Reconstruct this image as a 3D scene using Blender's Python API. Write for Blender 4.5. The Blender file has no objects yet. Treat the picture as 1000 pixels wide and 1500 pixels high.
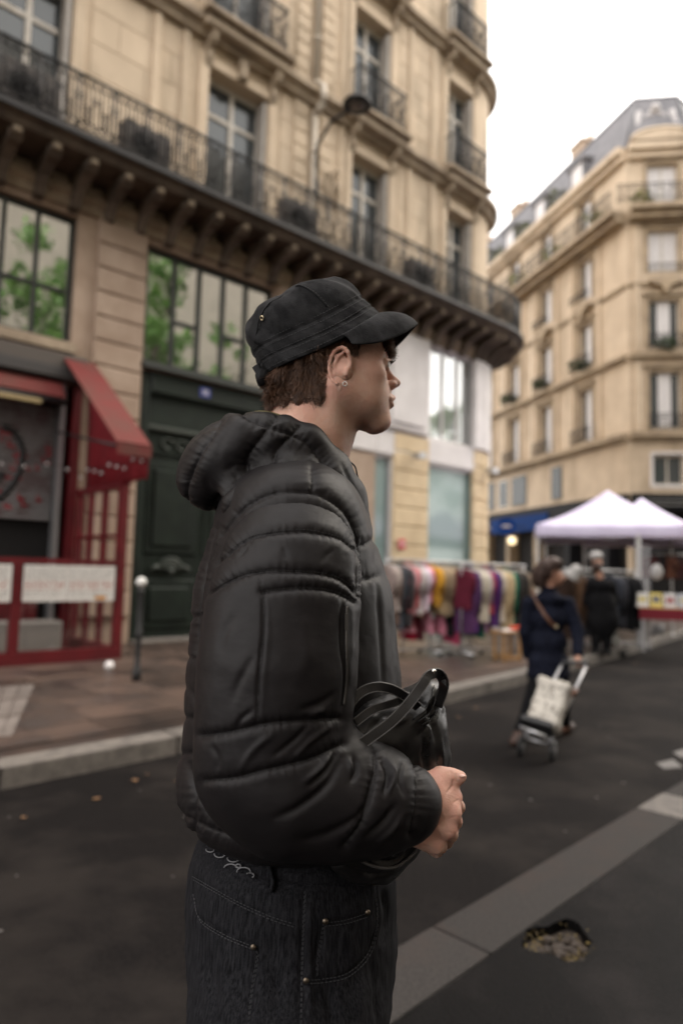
import bpy, math, random
import numpy as np
from mathutils import Matrix, Vector
rnd = random.Random(7)
SC = bpy.context.scene
COL = SC.collection
R_ = math.radians
# ---------------------------------------------------------------- camera, world, sun, exposure
CAM_H, F_PX, PITCH, ROLL = 1.5, 1000.0, math.atan(85/1000), 0.025
_fw = np.array([0, math.cos(PITCH), math.sin(PITCH)])
_u0 = np.array([0, -math.sin(PITCH), math.cos(PITCH)]); _r0 = np.array([1., 0, 0])
_R = _r0*math.cos(ROLL) + _u0*math.sin(ROLL)
_U = _u0*math.cos(ROLL) - _r0*math.sin(ROLL)
_C = np.array([0, 0, CAM_H])
cd = bpy.data.cameras.new('camera'); cam = bpy.data.objects.new('camera', cd); COL.objects.link(cam)
cam.matrix_world = Matrix(((_R[0], _U[0], -_fw[0], 0), (_R[1], _U[1], -_fw[1], 0), (_R[2], _U[2], -_fw[2], CAM_H), (0, 0, 0, 1)))
cd.sensor_fit = 'VERTICAL'; cd.sensor_height = 36; cd.sensor_width = 24; cd.lens = 24
cd.clip_start = 0.05; cd.clip_end = 2000
cd.dof.use_dof = True; cd.dof.focus_distance = 1.0; cd.dof.aperture_fstop = 2.2; cd.dof.aperture_blades = 0
SC.camera = cam
SUN_AZ, SUN_EL = 64.0, 42.0      # bearing clockwise from the viewing axis, elevation
W = bpy.data.worlds.new("World"); SC.world = W; W.use_nodes = True
nt = W.node_tree; nt.nodes.clear()
sky = nt.nodes.new('ShaderNodeTexSky'); sky.sky_type = 'NISHITA'; sky.sun_disc = False
sky.sun_elevation = R_(SUN_EL); sky.sun_rotation = R_(SUN_AZ); sky.dust_density = 4; sky.air_density = 1.2
# overcast: the blue sky shows only faintly through an even bright cloud layer
hsv = nt.nodes.new('ShaderNodeMix'); hsv.data_type = 'RGBA'; hsv.inputs[0].default_value = 0.9
hsv.inputs[7].default_value = (21.5, 20.6, 19.9, 1)
nt.links.new(sky.outputs[0], hsv.inputs[6])
bg = nt.nodes.new('ShaderNodeBackground'); bg.inputs[1].default_value = 0.10
out = nt.nodes.new('ShaderNodeOutputWorld')
nt.links.new(hsv.outputs[2], bg.inputs[0]); nt.links.new(bg.outputs[0], out.inputs[0])
sl = bpy.data.lights.new('sun', 'SUN'); sl.energy = 1.5; sl.angle = R_(36); sl.color = (1, .9, .76)
so = bpy.data.objects.new('sun', sl); COL.objects.link(so)
_sd = Vector((math.sin(R_(SUN_AZ))*math.cos(R_(SUN_EL)), math.cos(R_(SUN_AZ))*math.cos(R_(SUN_EL)), math.sin(R_(SUN_EL))))
so.rotation_euler = _sd.to_track_quat('Z', 'Y').to_euler()
SC.view_settings.view_transform = 'Standard'; SC.view_settings.look = 'None'
SC.view_settings.exposure = 0.58; SC.view_settings.gamma = 1; SC.view_settings.use_curve_mapping = False
SC.render.engine = 'CYCLES'
cy = SC.cycles
cy.use_denoising = True; cy.max_bounces = 6; cy.diffuse_bounces = 3; cy.glossy_bounces = 3
cy.transparent_max_bounces = 8; cy.transmission_bounces = 4; cy.caustics_reflective = False; cy.caustics_refractive = False
cy.sample_clamp_indirect = 8; cy.sample_clamp_direct = 0

# ---------------------------------------------------------------- measuring helpers
def ray(px, py): return _fw + _R*(px-500)/F_PX - _U*(py-750)/F_PX
def atz(px, py, z): r = ray(px, py); return _C + r*(z-CAM_H)/r[2]
def aty(px, py, y): r = ray(px, py); return _C + r*y/r[1]
def proj(p):
    v = np.asarray(p, float) - _C; d = v@_fw
    return np.stack([500 + F_PX*(v@_R)/d, 750 - F_PX*(v@_U)/d], -1)

# ---------------------------------------------------------------- object helpers
def link(o, parent=None):
    COL.objects.link(o)
    if parent is not None: o.parent = parent
    return o
def tag(o, label=None, cat=None, group=None, kind=None):
    if label: o['label'] = label
    if cat: o['category'] = cat
    if group: o['group'] = group
    if kind: o['kind'] = kind
    return o
def empty(name, loc=(0, 0, 0), rz=0, label=None, cat=None, group=None, kind=None):
    o = bpy.data.objects.new(name, None); o.empty_display_size = .1
    o.location = loc; o.rotation_euler = (0, 0, rz); link(o)
    return tag(o, label, cat, group, kind)
def mesh_obj(name, me, parent=None, loc=None, rot=None, scale=None):
    o = bpy.data.objects.new(name, me); link(o, parent)
    if loc is not None: o.location = loc
    if rot is not None: o.rotation_euler = rot
    if scale is not None: o.scale = scale
    return o
def copy_tree(o, parent=None):
    c = o.copy(); link(c, None); c.parent = parent
    for ch in list(o.children): copy_tree(ch, c)
    return c
class MB:
    def __init__(s): s.v = []; s.f = []; s.n = 0; s.sm = []
    def add(s, v, f, smooth=False):
        v = np.asarray(v, float); s.v.append(v)
        s.f += [tuple(int(i)+s.n for i in q) for q in f]; s.sm += [smooth]*len(f); s.n += len(v); return s
    def box(s, x0, x1, y0, y1, z0, z1, bev=0):
        if bev:
            b = bev
            v = []
            # front (-y) face bevelled: outer ring at y0+b, inner ring at y0, back at y1
            for (dx, y) in ((0, y1), (0, y0+b), (b, y0)):
                v += [(x0+dx, y, z0+dx), (x1-dx, y, z0+dx), (x1-dx, y, z1-dx), (x0+dx, y, z1-dx)]
            f = [(8, 9, 10, 11), (3, 2, 1, 0)]
            for k in range(2):
                for i in range(4):
                    a, c = k*4+i, k*4+(i+1) % 4
                    f.append((a, c, c+4, a+4))
            return s.add(v, f)
        v = [(x, y, z) for x in (x0, x1) for y in (y0, y1) for z in (z0, z1)]
        return s.add(v, [(0, 1, 3, 2), (4, 6, 7, 5), (0, 4, 5, 1), (2, 3, 7, 6), (0, 2, 6, 4), (1, 5, 7, 3)])
    def obox(s, c, ax, ay, az, hx, hy, hz):
        c, ax, ay, az = (np.asarray(k, float) for k in (c, ax, ay, az))
        v = [c+ax*hx*i+ay*hy*j+az*hz*k for i in (-1, 1) for j in (-1, 1) for k in (-1, 1)]
        return s.add(v, [(0, 1, 3, 2), (4, 6, 7, 5), (0, 4, 5, 1), (2, 3, 7, 6), (0, 2, 6, 4), (1, 5, 7, 3)])
    def quad(s, *p): return s.add(p, [tuple(range(len(p)))])
    def tube(s, pts, r, n=8, cap=True, closed=False, sy=1.0, up=None, smooth=True):
        pts = np.asarray(pts, float); m = len(pts)
        r = np.broadcast_to(np.asarray(r, float), (m,))
        if closed: t = np.roll(pts, -1, 0)-np.roll(pts, 1, 0)
        else: t = np.gradient(pts, axis=0)
        t /= np.linalg.norm(t, axis=1)[:, None]+1e-12
        u = np.array(up if up is not None else ((0, 0, 1.) if abs(t[0][2]) < .9 else (0, 1., 0)), float)
        V = []
        for i in range(m):
            if up is not None: u = np.array(up, float)
            u = u-t[i]*(u@t[i]); u /= np.linalg.norm(u)+1e-12; w = np.cross(t[i], u)
            for k in range(n):
                a = 2*math.pi*k/n
                V.append(pts[i]+r[i]*(u*math.cos(a)*sy+w*math.sin(a)))
        f = []
        for i in range(m if closed else m-1):
            j = (i+1) % m
            for k in range(n):
                l = (k+1) % n; f.append((i*n+k, i*n+l, j*n+l, j*n+k))
        if cap and not closed: f += [tuple(range(n-1, -1, -1)), tuple(range((m-1)*n, m*n))]
        return s.add(V, f, smooth)
    def lathe(s, prof, n=16, c=(0, 0, 0), smooth=True):
        V = []; m = len(prof)
        for (r, z) in prof:
            for k in range(n):
                a = 2*math.pi*k/n; V.append((c[0]+r*math.cos(a), c[1]+r*math.sin(a), c[2]+z))
        f = [(i*n+k, i*n+(k+1) % n, (i+1)*n+(k+1) % n, (i+1)*n+k) for i in range(m-1) for k in range(n)]
        f += [tuple(range(n-1, -1, -1)), tuple(range((m-1)*n, m*n))]
        return s.add(V, f, smooth)
    def ball(s, c, r, n=12, m=8):
        r = np.broadcast_to(np.asarray(r, float), (3,)); V = []
        for i in range(m+1):
            p = math.pi*i/m
            for k in range(n):
                a = 2*math.pi*k/n
                V.append((c[0]+r[0]*math.sin(p)*math.cos(a), c[1]+r[1]*math.sin(p)*math.sin(a), c[2]-r[2]*math.cos(p)))
        return s.add(V, [(i*n+k, i*n+(k+1) % n, (i+1)*n+(k+1) % n, (i+1)*n+k) for i in range(m) for k in range(n)], True)
    def prism(s, poly, a0, a1, axis='y', smooth=False):
        """poly in the plane across the axis, extruded from a0 to a1"""
        n = len(poly); V = []
        for a in (a0, a1):
            for (p, q) in poly:
                V.append({'y': (p, a, q), 'x': (a, p, q), 'z': (p, q, a)}[axis])
        f = [tuple(range(n)), tuple(range(2*n-1, n-1, -1))]+[(i, n+i, n+(i+1) % n, (i+1) % n) for i in range(n)]
        return s.add(V, f, smooth)
    def grid(s, P, closed_u=False, smooth=True):
        P = np.asarray(P, float); a, b = P.shape[:2]
        f = [(i*b+j, i*b+(j+1) % b, (i+1)*b+(j+1) % b, (i+1)*b+j) for i in range(a-1) for j in range(b if closed_u else b-1)]
        return s.add(P.reshape(-1, 3), f, smooth)
    def arrays(s): return np.concatenate(s.v), s.f
    def mesh(s, name, mat, xf=None):
        me = bpy.data.meshes.new(name)
        v = np.concatenate(s.v) if s.v else np.zeros((0, 3))
        if xf is not None: v = v@np.array(xf)[:3, :3].T+np.array(xf)[:3, 3]
        me.from_pydata(v.tolist(), [], s.f)
        me.polygons.foreach_set('use_smooth', s.sm)
        if mat: me.materials.append(mat)
        me.update(); return me
    def build(s, name, mat, parent=None, xf=None, **k):
        return mesh_obj(name, s.mesh(name, mat, xf), parent, **k)
def np_mesh(name, v, f, mat, smooth=True):
    me = bpy.data.meshes.new(name); v = np.asarray(v, np.float32); f = np.asarray(f, np.int32)
    me.vertices.add(len(v)); me.vertices.foreach_set('co', v.ravel())
    n, k = f.shape
    me.loops.add(n*k); me.loops.foreach_set('vertex_index', f.ravel())
    me.polygons.add(n); me.polygons.foreach_set('loop_start', np.arange(0, n*k, k, dtype=np.int32))
    me.polygons.foreach_set('use_smooth', np.full(n, smooth))
    me.update(calc_edges=True); me.validate()
    if mat: me.materials.append(mat)
    return me

# ---------------------------------------------------------------- materials
MATS = {}
def mat(name, col, rough=.7, col2=None, scale=4, detail=5, bump=0, bscale=None, spec=.5, metal=0, coord='world', stretch=(1, 1, 1),
        rnd_=0, sss=0, emit=None, sheen=0, thr=(.38, .62), col3=None, scale3=.6, thr3=(.5, .7), st3=None, rough2=None, sssr=(1, .35, .2), bdist=.01):
    if name in MATS: return MATS[name]
    m = bpy.data.materials.new(name); m.use_nodes = True; T = m.node_tree; N = T.nodes; L = T.links
    b = N['Principled BSDF']
    def c4(c): return tuple(c)+(1,)
    b.inputs['Base Color'].default_value = c4(col); b.inputs['Roughness'].default_value = rough
    b.inputs['Specular IOR Level'].default_value = spec; b.inputs['Metallic'].default_value = metal
    if sss:
        b.inputs['Subsurface Weight'].default_value = 1; b.inputs['Subsurface Scale'].default_value = sss
        b.inputs['Subsurface Radius'].default_value = sssr
    if sheen: b.inputs['Sheen Weight'].default_value = sheen; b.inputs['Sheen Roughness'].default_value = .5
    if emit: b.inputs['Emission Color'].default_value = c4(emit[:3]); b.inputs['Emission Strength'].default_value = emit[3]
    mp = N.new('ShaderNodeMapping'); mp.inputs['Scale'].default_value = stretch
    if coord == 'world': g = N.new('ShaderNodeNewGeometry'); L.new(g.outputs['Position'], mp.inputs[0])
    else: g = N.new('ShaderNodeTexCoord'); L.new(g.outputs['Object'], mp.inputs[0])
    cur = None
    mp3 = mp
    if st3:
        mp3 = N.new('ShaderNodeMapping'); mp3.inputs['Scale'].default_value = st3; L.new(g.outputs['Position' if coord == 'world' else 'Object'], mp3.inputs[0])
    def noise(sc, det, t, mp=mp):
        n = N.new('ShaderNodeTexNoise'); n.inputs['Scale'].default_value = sc; n.inputs['Detail'].default_value = det
        n.inputs['Roughness'].default_value = .6
        L.new(mp.outputs[0], n.inputs[0])
        r = N.new('ShaderNodeMapRange'); r.inputs[1].default_value = t[0]; r.inputs[2].default_value = t[1]
        L.new(n.outputs[0], r.inputs[0]); return r
    def mix(a, bcol, fac):
        x = N.new('ShaderNodeMix'); x.data_type = 'RGBA'
        if a is None: x.inputs[6].default_value = c4(col)
        else: L.new(a, x.inputs[6])
        x.inputs[7].default_value = c4(bcol); L.new(fac, x.inputs[0]); return x.outputs[2]
    if col2:
        r = noise(scale, detail, thr); cur = mix(cur, col2, r.outputs[0])
        if rough2 is not None:
            q = N.new('ShaderNodeMapRange'); q.inputs[3].default_value = rough; q.inputs[4].default_value = rough2
            L.new(r.outputs[0], q.inputs[0]); L.new(q.outputs[0], b.inputs['Roughness'])
    if col3: cur = mix(cur, col3, noise(scale3, 4, thr3, mp3).outputs[0])
    if rnd_:
        oi = N.new('ShaderNodeObjectInfo'); h = N.new('ShaderNodeHueSaturation')
        q = N.new('ShaderNodeMapRange'); q.inputs[3].default_value = 1-rnd_; q.inputs[4].default_value = 1+rnd_
        L.new(oi.outputs['Random'], q.inputs[0]); L.new(q.outputs[0], h.inputs['Value'])
        if cur is None: h.inputs['Color'].default_value = c4(col)
        else: L.new(cur, h.inputs['Color'])
        cur = h.outputs[0]
    if cur is not None: L.new(cur, b.inputs['Base Color'])
    if bump:
        n = N.new('ShaderNodeTexNoise'); n.inputs['Scale'].default_value = bscale or scale*6; n.inputs['Detail'].default_value = 6
        L.new(mp.outputs[0], n.inputs[0])
        bp = N.new('ShaderNodeBump'); bp.inputs['Strength'].default_value = bump; bp.inputs['Distance'].default_value = bdist
        L.new(n.outputs[0], bp.inputs['Height']); L.new(bp.outputs[0], b.inputs['Normal'])
    MATS[name] = m; return m
def glassy(name, col, fac=.45, rough=.03, col2=None):
    m = bpy.data.materials.new(name); m.use_nodes = True; T = m.node_tree; N = T.nodes; L = T.links
    N.clear(); o = N.new('ShaderNodeOutputMaterial'); d = N.new('ShaderNodeBsdfDiffuse'); g = N.new('ShaderNodeBsdfGlossy')
    d.inputs[0].default_value = tuple(col)+(1,); g.inputs[0].default_value = (.95, .97, .96, 1); g.inputs['Roughness'].default_value = rough
    lw = N.new('ShaderNodeLayerWeight'); lw.inputs[0].default_value = .25
    mr = N.new('ShaderNodeMapRange'); mr.inputs[3].default_value = fac; mr.inputs[4].default_value = 1
    mr.inputs[1].default_value = .05
    x = N.new('ShaderNodeMixShader'); L.new(lw.outputs['Fresnel'], mr.inputs[0]); L.new(mr.outputs[0], x.inputs[0])
    L.new(d.outputs[0], x.inputs[1]); L.new(g.outputs[0], x.inputs[2])
    # panes are never perfectly flat
    tc = N.new('ShaderNodeNewGeometry'); n = N.new('ShaderNodeTexNoise'); n.inputs['Scale'].default_value = 1.1; L.new(tc.outputs['Position'], n.inputs[0])
    bp = N.new('ShaderNodeBump'); bp.inputs['Strength'].default_value = .5; bp.inputs['Distance'].default_value = .02
    L.new(n.outputs[0], bp.inputs['Height']); L.new(bp.outputs[0], g.inputs['Normal'])
    L.new(x.outputs[0], o.inputs[0]); MATS[name] = m; return m
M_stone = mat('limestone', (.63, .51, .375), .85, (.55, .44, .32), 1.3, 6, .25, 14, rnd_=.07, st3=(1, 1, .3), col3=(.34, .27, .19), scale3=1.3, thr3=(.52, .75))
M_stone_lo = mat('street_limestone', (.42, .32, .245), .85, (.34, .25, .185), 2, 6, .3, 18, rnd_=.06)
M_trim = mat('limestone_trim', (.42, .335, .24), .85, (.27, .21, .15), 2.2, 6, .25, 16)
M_soffit = mat('dark_brown_soffit', (.15, .115, .085), .9, (.08, .06, .045), 2, 6, .2, 12)  # balcony slab and brackets, a darker brown than the trim
M_joint = mat('mortar_joint', (.10, .075, .05), .95)
M_iron = mat('wrought_iron', (.016, .015, .016), .55, spec=.4)
M_white = mat('white_painted_panel', (.78, .75, .74), .6, (.68, .65, .64), 1.5, 5)
M_tan = mat('tan_pier_stone', (.72, .58, .38), .8, (.63, .49, .31), 2.5, 5, .2, 18, rnd_=.05)
M_wood = mat('white_window_wood', (.62, .58, .52), .5, (.5, .46, .4), 5)
M_darkframe = mat('dark_window_frame', (.018, .022, .020), .4)
M_green = mat('dark_green_door_paint', (.011, .019, .013), .5, (.006, .011, .008), 3, 5, .1, 20, spec=.3)
M_red = mat('red_paint', (.12, .008, .012), .4, (.08, .006, .009), 3)
M_redcloth = mat('red_awning_cloth', (.17, .036, .034), .85, (.13, .05, .042), 2, 5, spec=.2)
M_redside = mat('red_awning_valance', (.20, .005, .012), .8, (.15, .004, .009), 2)
M_glass = glassy('window_glass', (.06, .068, .072), .06)
M_mezz = glassy('mirrored_window_glass', (.06, .07, .05), .62, .02)
M_shop = glassy('frosted_shop_glass', (.25, .36, .35), .12, .12)
M_dark = mat('dark_interior', (.008, .007, .007), .9)
M_metal = mat('galvanised_metal', (.45, .45, .46), .4, metal=.8)
M_zinc = mat('zinc_roof', (.20, .195, .205), .7, (.14, .14, .15), 2, 5, .1, 8, spec=.25)
M_curtain = mat('pale_curtain', (.7, .68, .66), .8, (.55, .53, .52), 6, 3, stretch=(6, 6, .4))
M_black = mat('black_paint', (.012, .012, .013), .5)
M_leaf = mat('green_leaf', (.09, .20, .03), .6, (.05, .12, .02), 3, rnd_=.2)
M_bark = mat('bark', (.12, .09, .07), .9, (.07, .05, .04), 8)
# ---------------------------------------------------------------- the ground
B_F = R_(47.5); FS = np.array([math.sin(B_F), math.cos(B_F), 0]); FN = np.array([-math.cos(B_F), math.sin(B_F), 0]); FD = 11.3
RZ_F = R_(90-47.5)
B_K = R_(44.6); KS = np.array([math.sin(B_K), math.cos(B_K), 0]); KN = np.array([-math.cos(B_K), math.sin(B_K), 0]); RZ_K = R_(90-44.6)
M_road = mat('road_asphalt', (.0135, .0118, .0115), .75, (.0065, .0058, .0058), 55, 6, .5, 160, col3=(.021, .018, .0165), scale3=1.1, thr3=(.45, .62), bdist=.004, spec=.05)
M_pave = mat('near_pavement_asphalt', (.0060, .0056, .0058), .6, (.0030, .0028, .0030), 70, 6, .5, 120, col3=(.012, .0105, .0105), scale3=2.2, thr3=(.5, .66), bdist=.004, spec=.07, rough2=.45)
M_kerb = mat('granite_kerb', (.044, .039, .037), .8, (.024, .022, .021), 90, 6, .3, 140, rnd_=.08, col3=(.040, .032, .029), scale3=4, thr3=(.5, .68), bdist=.003, spec=.2)
M_kerbf = mat('pale_granite_kerb', (.16, .142, .125), .8, (.10, .088, .078), 9, 6, .4, 60, rnd_=.1)
M_flag = mat('wet_flagstone', (.085, .056, .043), .45, (.048, .037, .033), 2.2, 6, .3, 30, rnd_=.38, rough2=.3)
M_flag2 = mat('pale_flagstone', (.20, .172, .155), .6, (.14, .118, .105), 2, 6, .3, 30, rnd_=.1)
g = MB(); g.quad((-400, -400, -.004), (400, -400, -.004), (400, 400, -.004), (-400, 400, -.004)); tag(g.build('ground', M_road), kind='structure')
def kpt(s, d, z): p = KS*s+KN*d; return (p[0], p[1], z)
g = MB()
g.quad(kpt(-30, 1.5, 0), kpt(60, 1.5, 0), kpt(60, 16, 0), kpt(-30, 16, 0)); tag(g.build('road', M_road), kind='structure')
# near pavement (camera side) with granite kerb slabs
g = MB(); g.v = []; pts = [kpt(-15, 1.415, .12), kpt(-15, -12, .12), kpt(40, -12, .12), kpt(40, 1.415, .12)]
# the asphalt is broken open round a leaf filled pit; ring of quads round the hole
hc = np.array([*atz(818, 1376, .12)[:2]]); hr = .122
ring = []; K = 32
for i in range(K):
    a = 2*math.pi*i/K; r = hr*(1+.16*math.sin(3*a+1)+.1*math.sin(5*a)+.05*rnd.uniform(-1, 1))
    ring.append(hc+r*(KS[:2]*math.cos(a)*1.25+KN[:2]*math.sin(a)*.95))
def ktos(p): return p@KS[:2], p@KN[:2]
hs, hd = ktos(hc); sq = .24
inner = [(p[0], p[1], .12) for p in ring]; outer = []
for i in range(K):
    a = 2*math.pi*i/K; c, s_ = math.cos(a), math.sin(a); m = max(abs(c), abs(s_)); outer.append(kpt(hs+sq*c/m, hd+min(sq*s_/m, 1.415-hd), .12))
for i in range(K):
    j = (i+1) % K; g.quad(inner[i], inner[j], outer[j], outer[i])
    a, b = ring[i], ring[j]; g.quad(inner[j], inner[i], (a[0], a[1], .075), (b[0], b[1], .075))
hd1 = min(hd+sq, 1.415)
def kq(s0, s1, d0, d1, z=.12): g.quad(kpt(s0, d0, z), kpt(s1, d0, z), kpt(s1, d1, z), kpt(s0, d1, z))
kq(-15, hs-sq, -12, 1.415); kq(hs+sq, 40, -12, 1.415); kq(hs-sq, hs+sq, -12, hd-sq)
if hd1 < 1.414: kq(hs-sq, hs+sq, hd1, 1.415)
pit = [(p[0], p[1], .076) for p in [hc+(q-hc)*1.05 for q in ring]]
tag(g.build('near_pavement', M_pave), kind='structure')
M_pit = mat('pit_earth', (.045, .03, .02), .8, (.016, .012, .009), 40, 6, .8, 60)
MB().add(pit, [tuple(range(K))]).build('pit_earth', M_pit); tag(bpy.data.objects['pit_earth'], kind='structure')
M_yl = mat('yellow_leaf', (.15, .105, .02), .7, (.05, .03, .012), 60)
g = MB(); rr = random.Random(3)
for i in range(200):
    a = rr.uniform(0, 6.28); q = math.sqrt(rr.uniform(.12, 1.02)); r = hr*q
    c = hc+r*(KS[:2]*math.cos(a)*1.3+KN[:2]*math.sin(a)); s = rr.uniform(.003, .009); t = rr.uniform(0, 6.28); z = .085+.03*q**3+rr.uniform(0, .008)
    g.add([(c[0]+s*math.cos(t+k*1.57)*(1 if k % 2 else .6), c[1]+s*math.sin(t+k*1.57)*(1 if k % 2 else .6), z+rr.uniform(-.004, .004)) for k in range(4)], [(0, 1, 2, 3)])
tag(g.build('fallen_yellow_leaves', M_yl), kind='stuff')
g = MB()
for i in range(34):
    a = rr.uniform(0, 6.28); r = hr*rr.uniform(0, .7); c = hc+r*(KS[:2]*math.cos(a)*1.2+KN[:2]*math.sin(a)); g.ball((c[0], c[1], .085), (rr.uniform(.01, .025), rr.uniform(.01, .02), .016), 7, 5)
tag(g.build('pit_rubble', mat('rubble', (.05, .036, .026), .8, (.03, .022, .018), 40)), kind='stuff')
kerb = empty('near_kerb', kind='structure')
lens = [(-6, -2.5)]; s = None
js = [-6.0, -4.4, -2.9, -1.35]
p = atz(645, 1362, .12)@KS; q = atz(222/1.0*.46+540, 1100+568*.46, .12)@KS; t = atz(912, 1178, .12)@KS
js += [q-1.15, q, p, t, t+.42]
while js[-1] < 30: js.append(js[-1]+rnd.uniform(1.0, 1.5))
for i in range(len(js)-1):
    s0, s1 = js[i]+.004, js[i+1]-.004
    me = MB().box(0, s1-s0, 0, .262, -.1, .122+rnd.uniform(-.002, .003))
    o = me.build('kerb_stone', mat('pale_kerb_patch', (.15, .135, .12), .8, (.09, .08, .075), 20) if abs(js[i]-t) < .01 else M_kerb, kerb)
    c = kpt(s0, 1.42, 0); o.location = (c[0], c[1], 0); o.rotation_euler = (0, 0, RZ_K)
    b = o.modifiers.new('b', 'BEVEL'); b.width = .008; b.segments = 2
# painted remnants on the road and spots of chewing gum
M_paint = mat('worn_road_paint', (.13, .125, .12), .7, (.10, .09, .085), 18, 6, thr=(.45, .6))
for (a, b, c, d) in ((960, 1118, 985, 1126), (985, 1102, 1003, 1110)):
    g = MB(); P = [atz(*k, .004) for k in ((a, b), (c, b-6), (c+14, d-2), (a+12, d))]; g.quad(*P); tag(g.build('road_marking', M_paint), kind='structure')
M_gum = mat('chewing_gum', (.10, .09, .085), .7)
g = MB()
for i in range(60):
    s, d = rr.uniform(-1, 8), rr.uniform(-2.5, 1.3); p = kpt(s, d, .1215)
    if np.linalg.norm(np.array(p[:2])-hc) < .25: continue
    g.lathe([(rr.uniform(.004, .011), 0), (.004, .002)], 7, p)
for i in range(70):
    s, d = rr.uniform(0, 14), rr.uniform(1.8, 4.7); p = kpt(s, d, .0015); g.lathe([(rr.uniform(.005, .015), 0), (.004, .002)], 7, p)
tag(g.build('chewing_gum_spots', M_gum), kind='stuff')
# second asphalt strip joint in the near pavement
g = MB()
for k in range(-10, 60):
    s0 = k*.5; w = .006+.003*math.sin(k*2.1); o1, o2 = .012*math.sin(k*.9), .012*math.sin((k+1)*.9)
    g.quad(kpt(s0, .62+o1, .1206), kpt(s0+.5, .62+o2, .1206), kpt(s0+.5, .62+o2+w, .1206), kpt(s0, .62+o1+w, .1206))
tag(g.build('pavement_joint', mat('tar_joint', (.008, .008, .008), .6)), kind='structure')

# far pavement: kerb line polyline in world coordinates
FK = [np.array(p) for p in ((-12.0, -5.3), (-2.2, 4.63), (-1.26, 5.60), (-.1, 6.75), (1.24, 7.95), (3.3, 10.45), (5.67, 13.45), (9.5, 18.6), (14, 24.3))]
wall_line = [FS[:2]*u+FN[:2]*(FD+.3) for u in (-14, -1, 1, 3, 5, 8, 11, 14, 15.2)]
g = MB(); P = np.array([[(a[0], a[1], .135), (b[0], b[1], .135)] for a, b in zip(FK, wall_line)])
V = []; nk = len(FK)
for i in range(nk): V += [(*FK[i], .135), (*wall_line[i], .135)]
g.add(V, [(2*i, 2*i+2, 2*i+3, 2*i+1) for i in range(nk-1)])
ex = [(*FK[-1], .135), (12, 40, .135), (2, 45, .135), (*wall_line[-1], .135)]; g.quad(*ex)
tag(g.build('far_pavement', M_flag), kind='structure')
fk = empty('far_kerb', kind='structure')
seg = []
for i in range(nk-1):
    L = np.linalg.norm(FK[i+1]-FK[i]); n = max(1, round(L/1.25))
    for k in range(n): seg.append((FK[i]+(FK[i+1]-FK[i])*k/n, FK[i]+(FK[i+1]-FK[i])*(k+1)/n))
for a, b in seg:
    if a[0] < -6: continue
    d = b-a; L = np.linalg.norm(d)
    o = MB().box(.006, L-.006, 0, .24, -.1, .15+rnd.uniform(-.004, .004)).build('kerb_stone', M_kerbf, fk)
    o.location = (a[0], a[1], 0); o.rotation_euler = (0, 0, math.atan2(d[1], d[0]))
    m = o.modifiers.new('b', 'BEVEL'); m.width = .018; m.segments = 2
# dark gutter strip behind the kerb, then flagstones laid one by one
fl = bpy.data.objects['far_pavement']
cache = {}
for r in range(12):
    off = rnd.uniform(0, .5); x = -4.5+off
    dd = 5.3+r*.5
    while x < 11:
        w = rnd.choice((.55, .7, .85))
        c = kpt(x, dd, 0); cc = kpt(x+w/2, dd+.24, 0)
        # inside between kerb and facade?
        if (np.array(cc[:2])@FN[:2]) < FD-.1:
            kx = np.interp(cc[0], [q[0] for q in FK], [q[1] for q in FK])
            if cc[1] > kx+.75 and cc[1] < 15:
                key = w
                if key not in cache:
                    cache[key] = MB().box(.004, w-.004, .004, .496, 0, .012).mesh('flagstone', M_flag)
                o = mesh_obj('flagstone', cache[key], fl, (c[0], c[1], .135), (rnd.uniform(-.003, .003), rnd.uniform(-.003, .003), RZ_K))
        x += w
# pale paved triangle at the left
g = MB(); P = [atz(*k, .152) for k in ((-90, 1012), (52, 1002), (18, 1078), (-90, 1095))]
for a in range(6):
    for b in range(3):
        f = lambda u, v: P[0]*(1-u)*(1-v)+P[1]*u*(1-v)+P[2]*u*v+P[3]*(1-u)*v
        u0, u1, v0, v1 = a/6+.008, (a+1)/6-.008, b/3+.015, (b+1)/3-.015
        q = [f(u0, v0), f(u1, v0), f(u1, v1), f(u0, v1)]
        mm = MB(); V = [k for k in q]+[k-np.array([0, 0, .01]) for k in q]
        mm.add(V, [(3, 2, 1, 0)]+[(i, (i+1) % 4, 4+(i+1) % 4, 4+i) for i in range(4)]); mm.build('pale_flagstone', M_flag2, fl)

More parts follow.
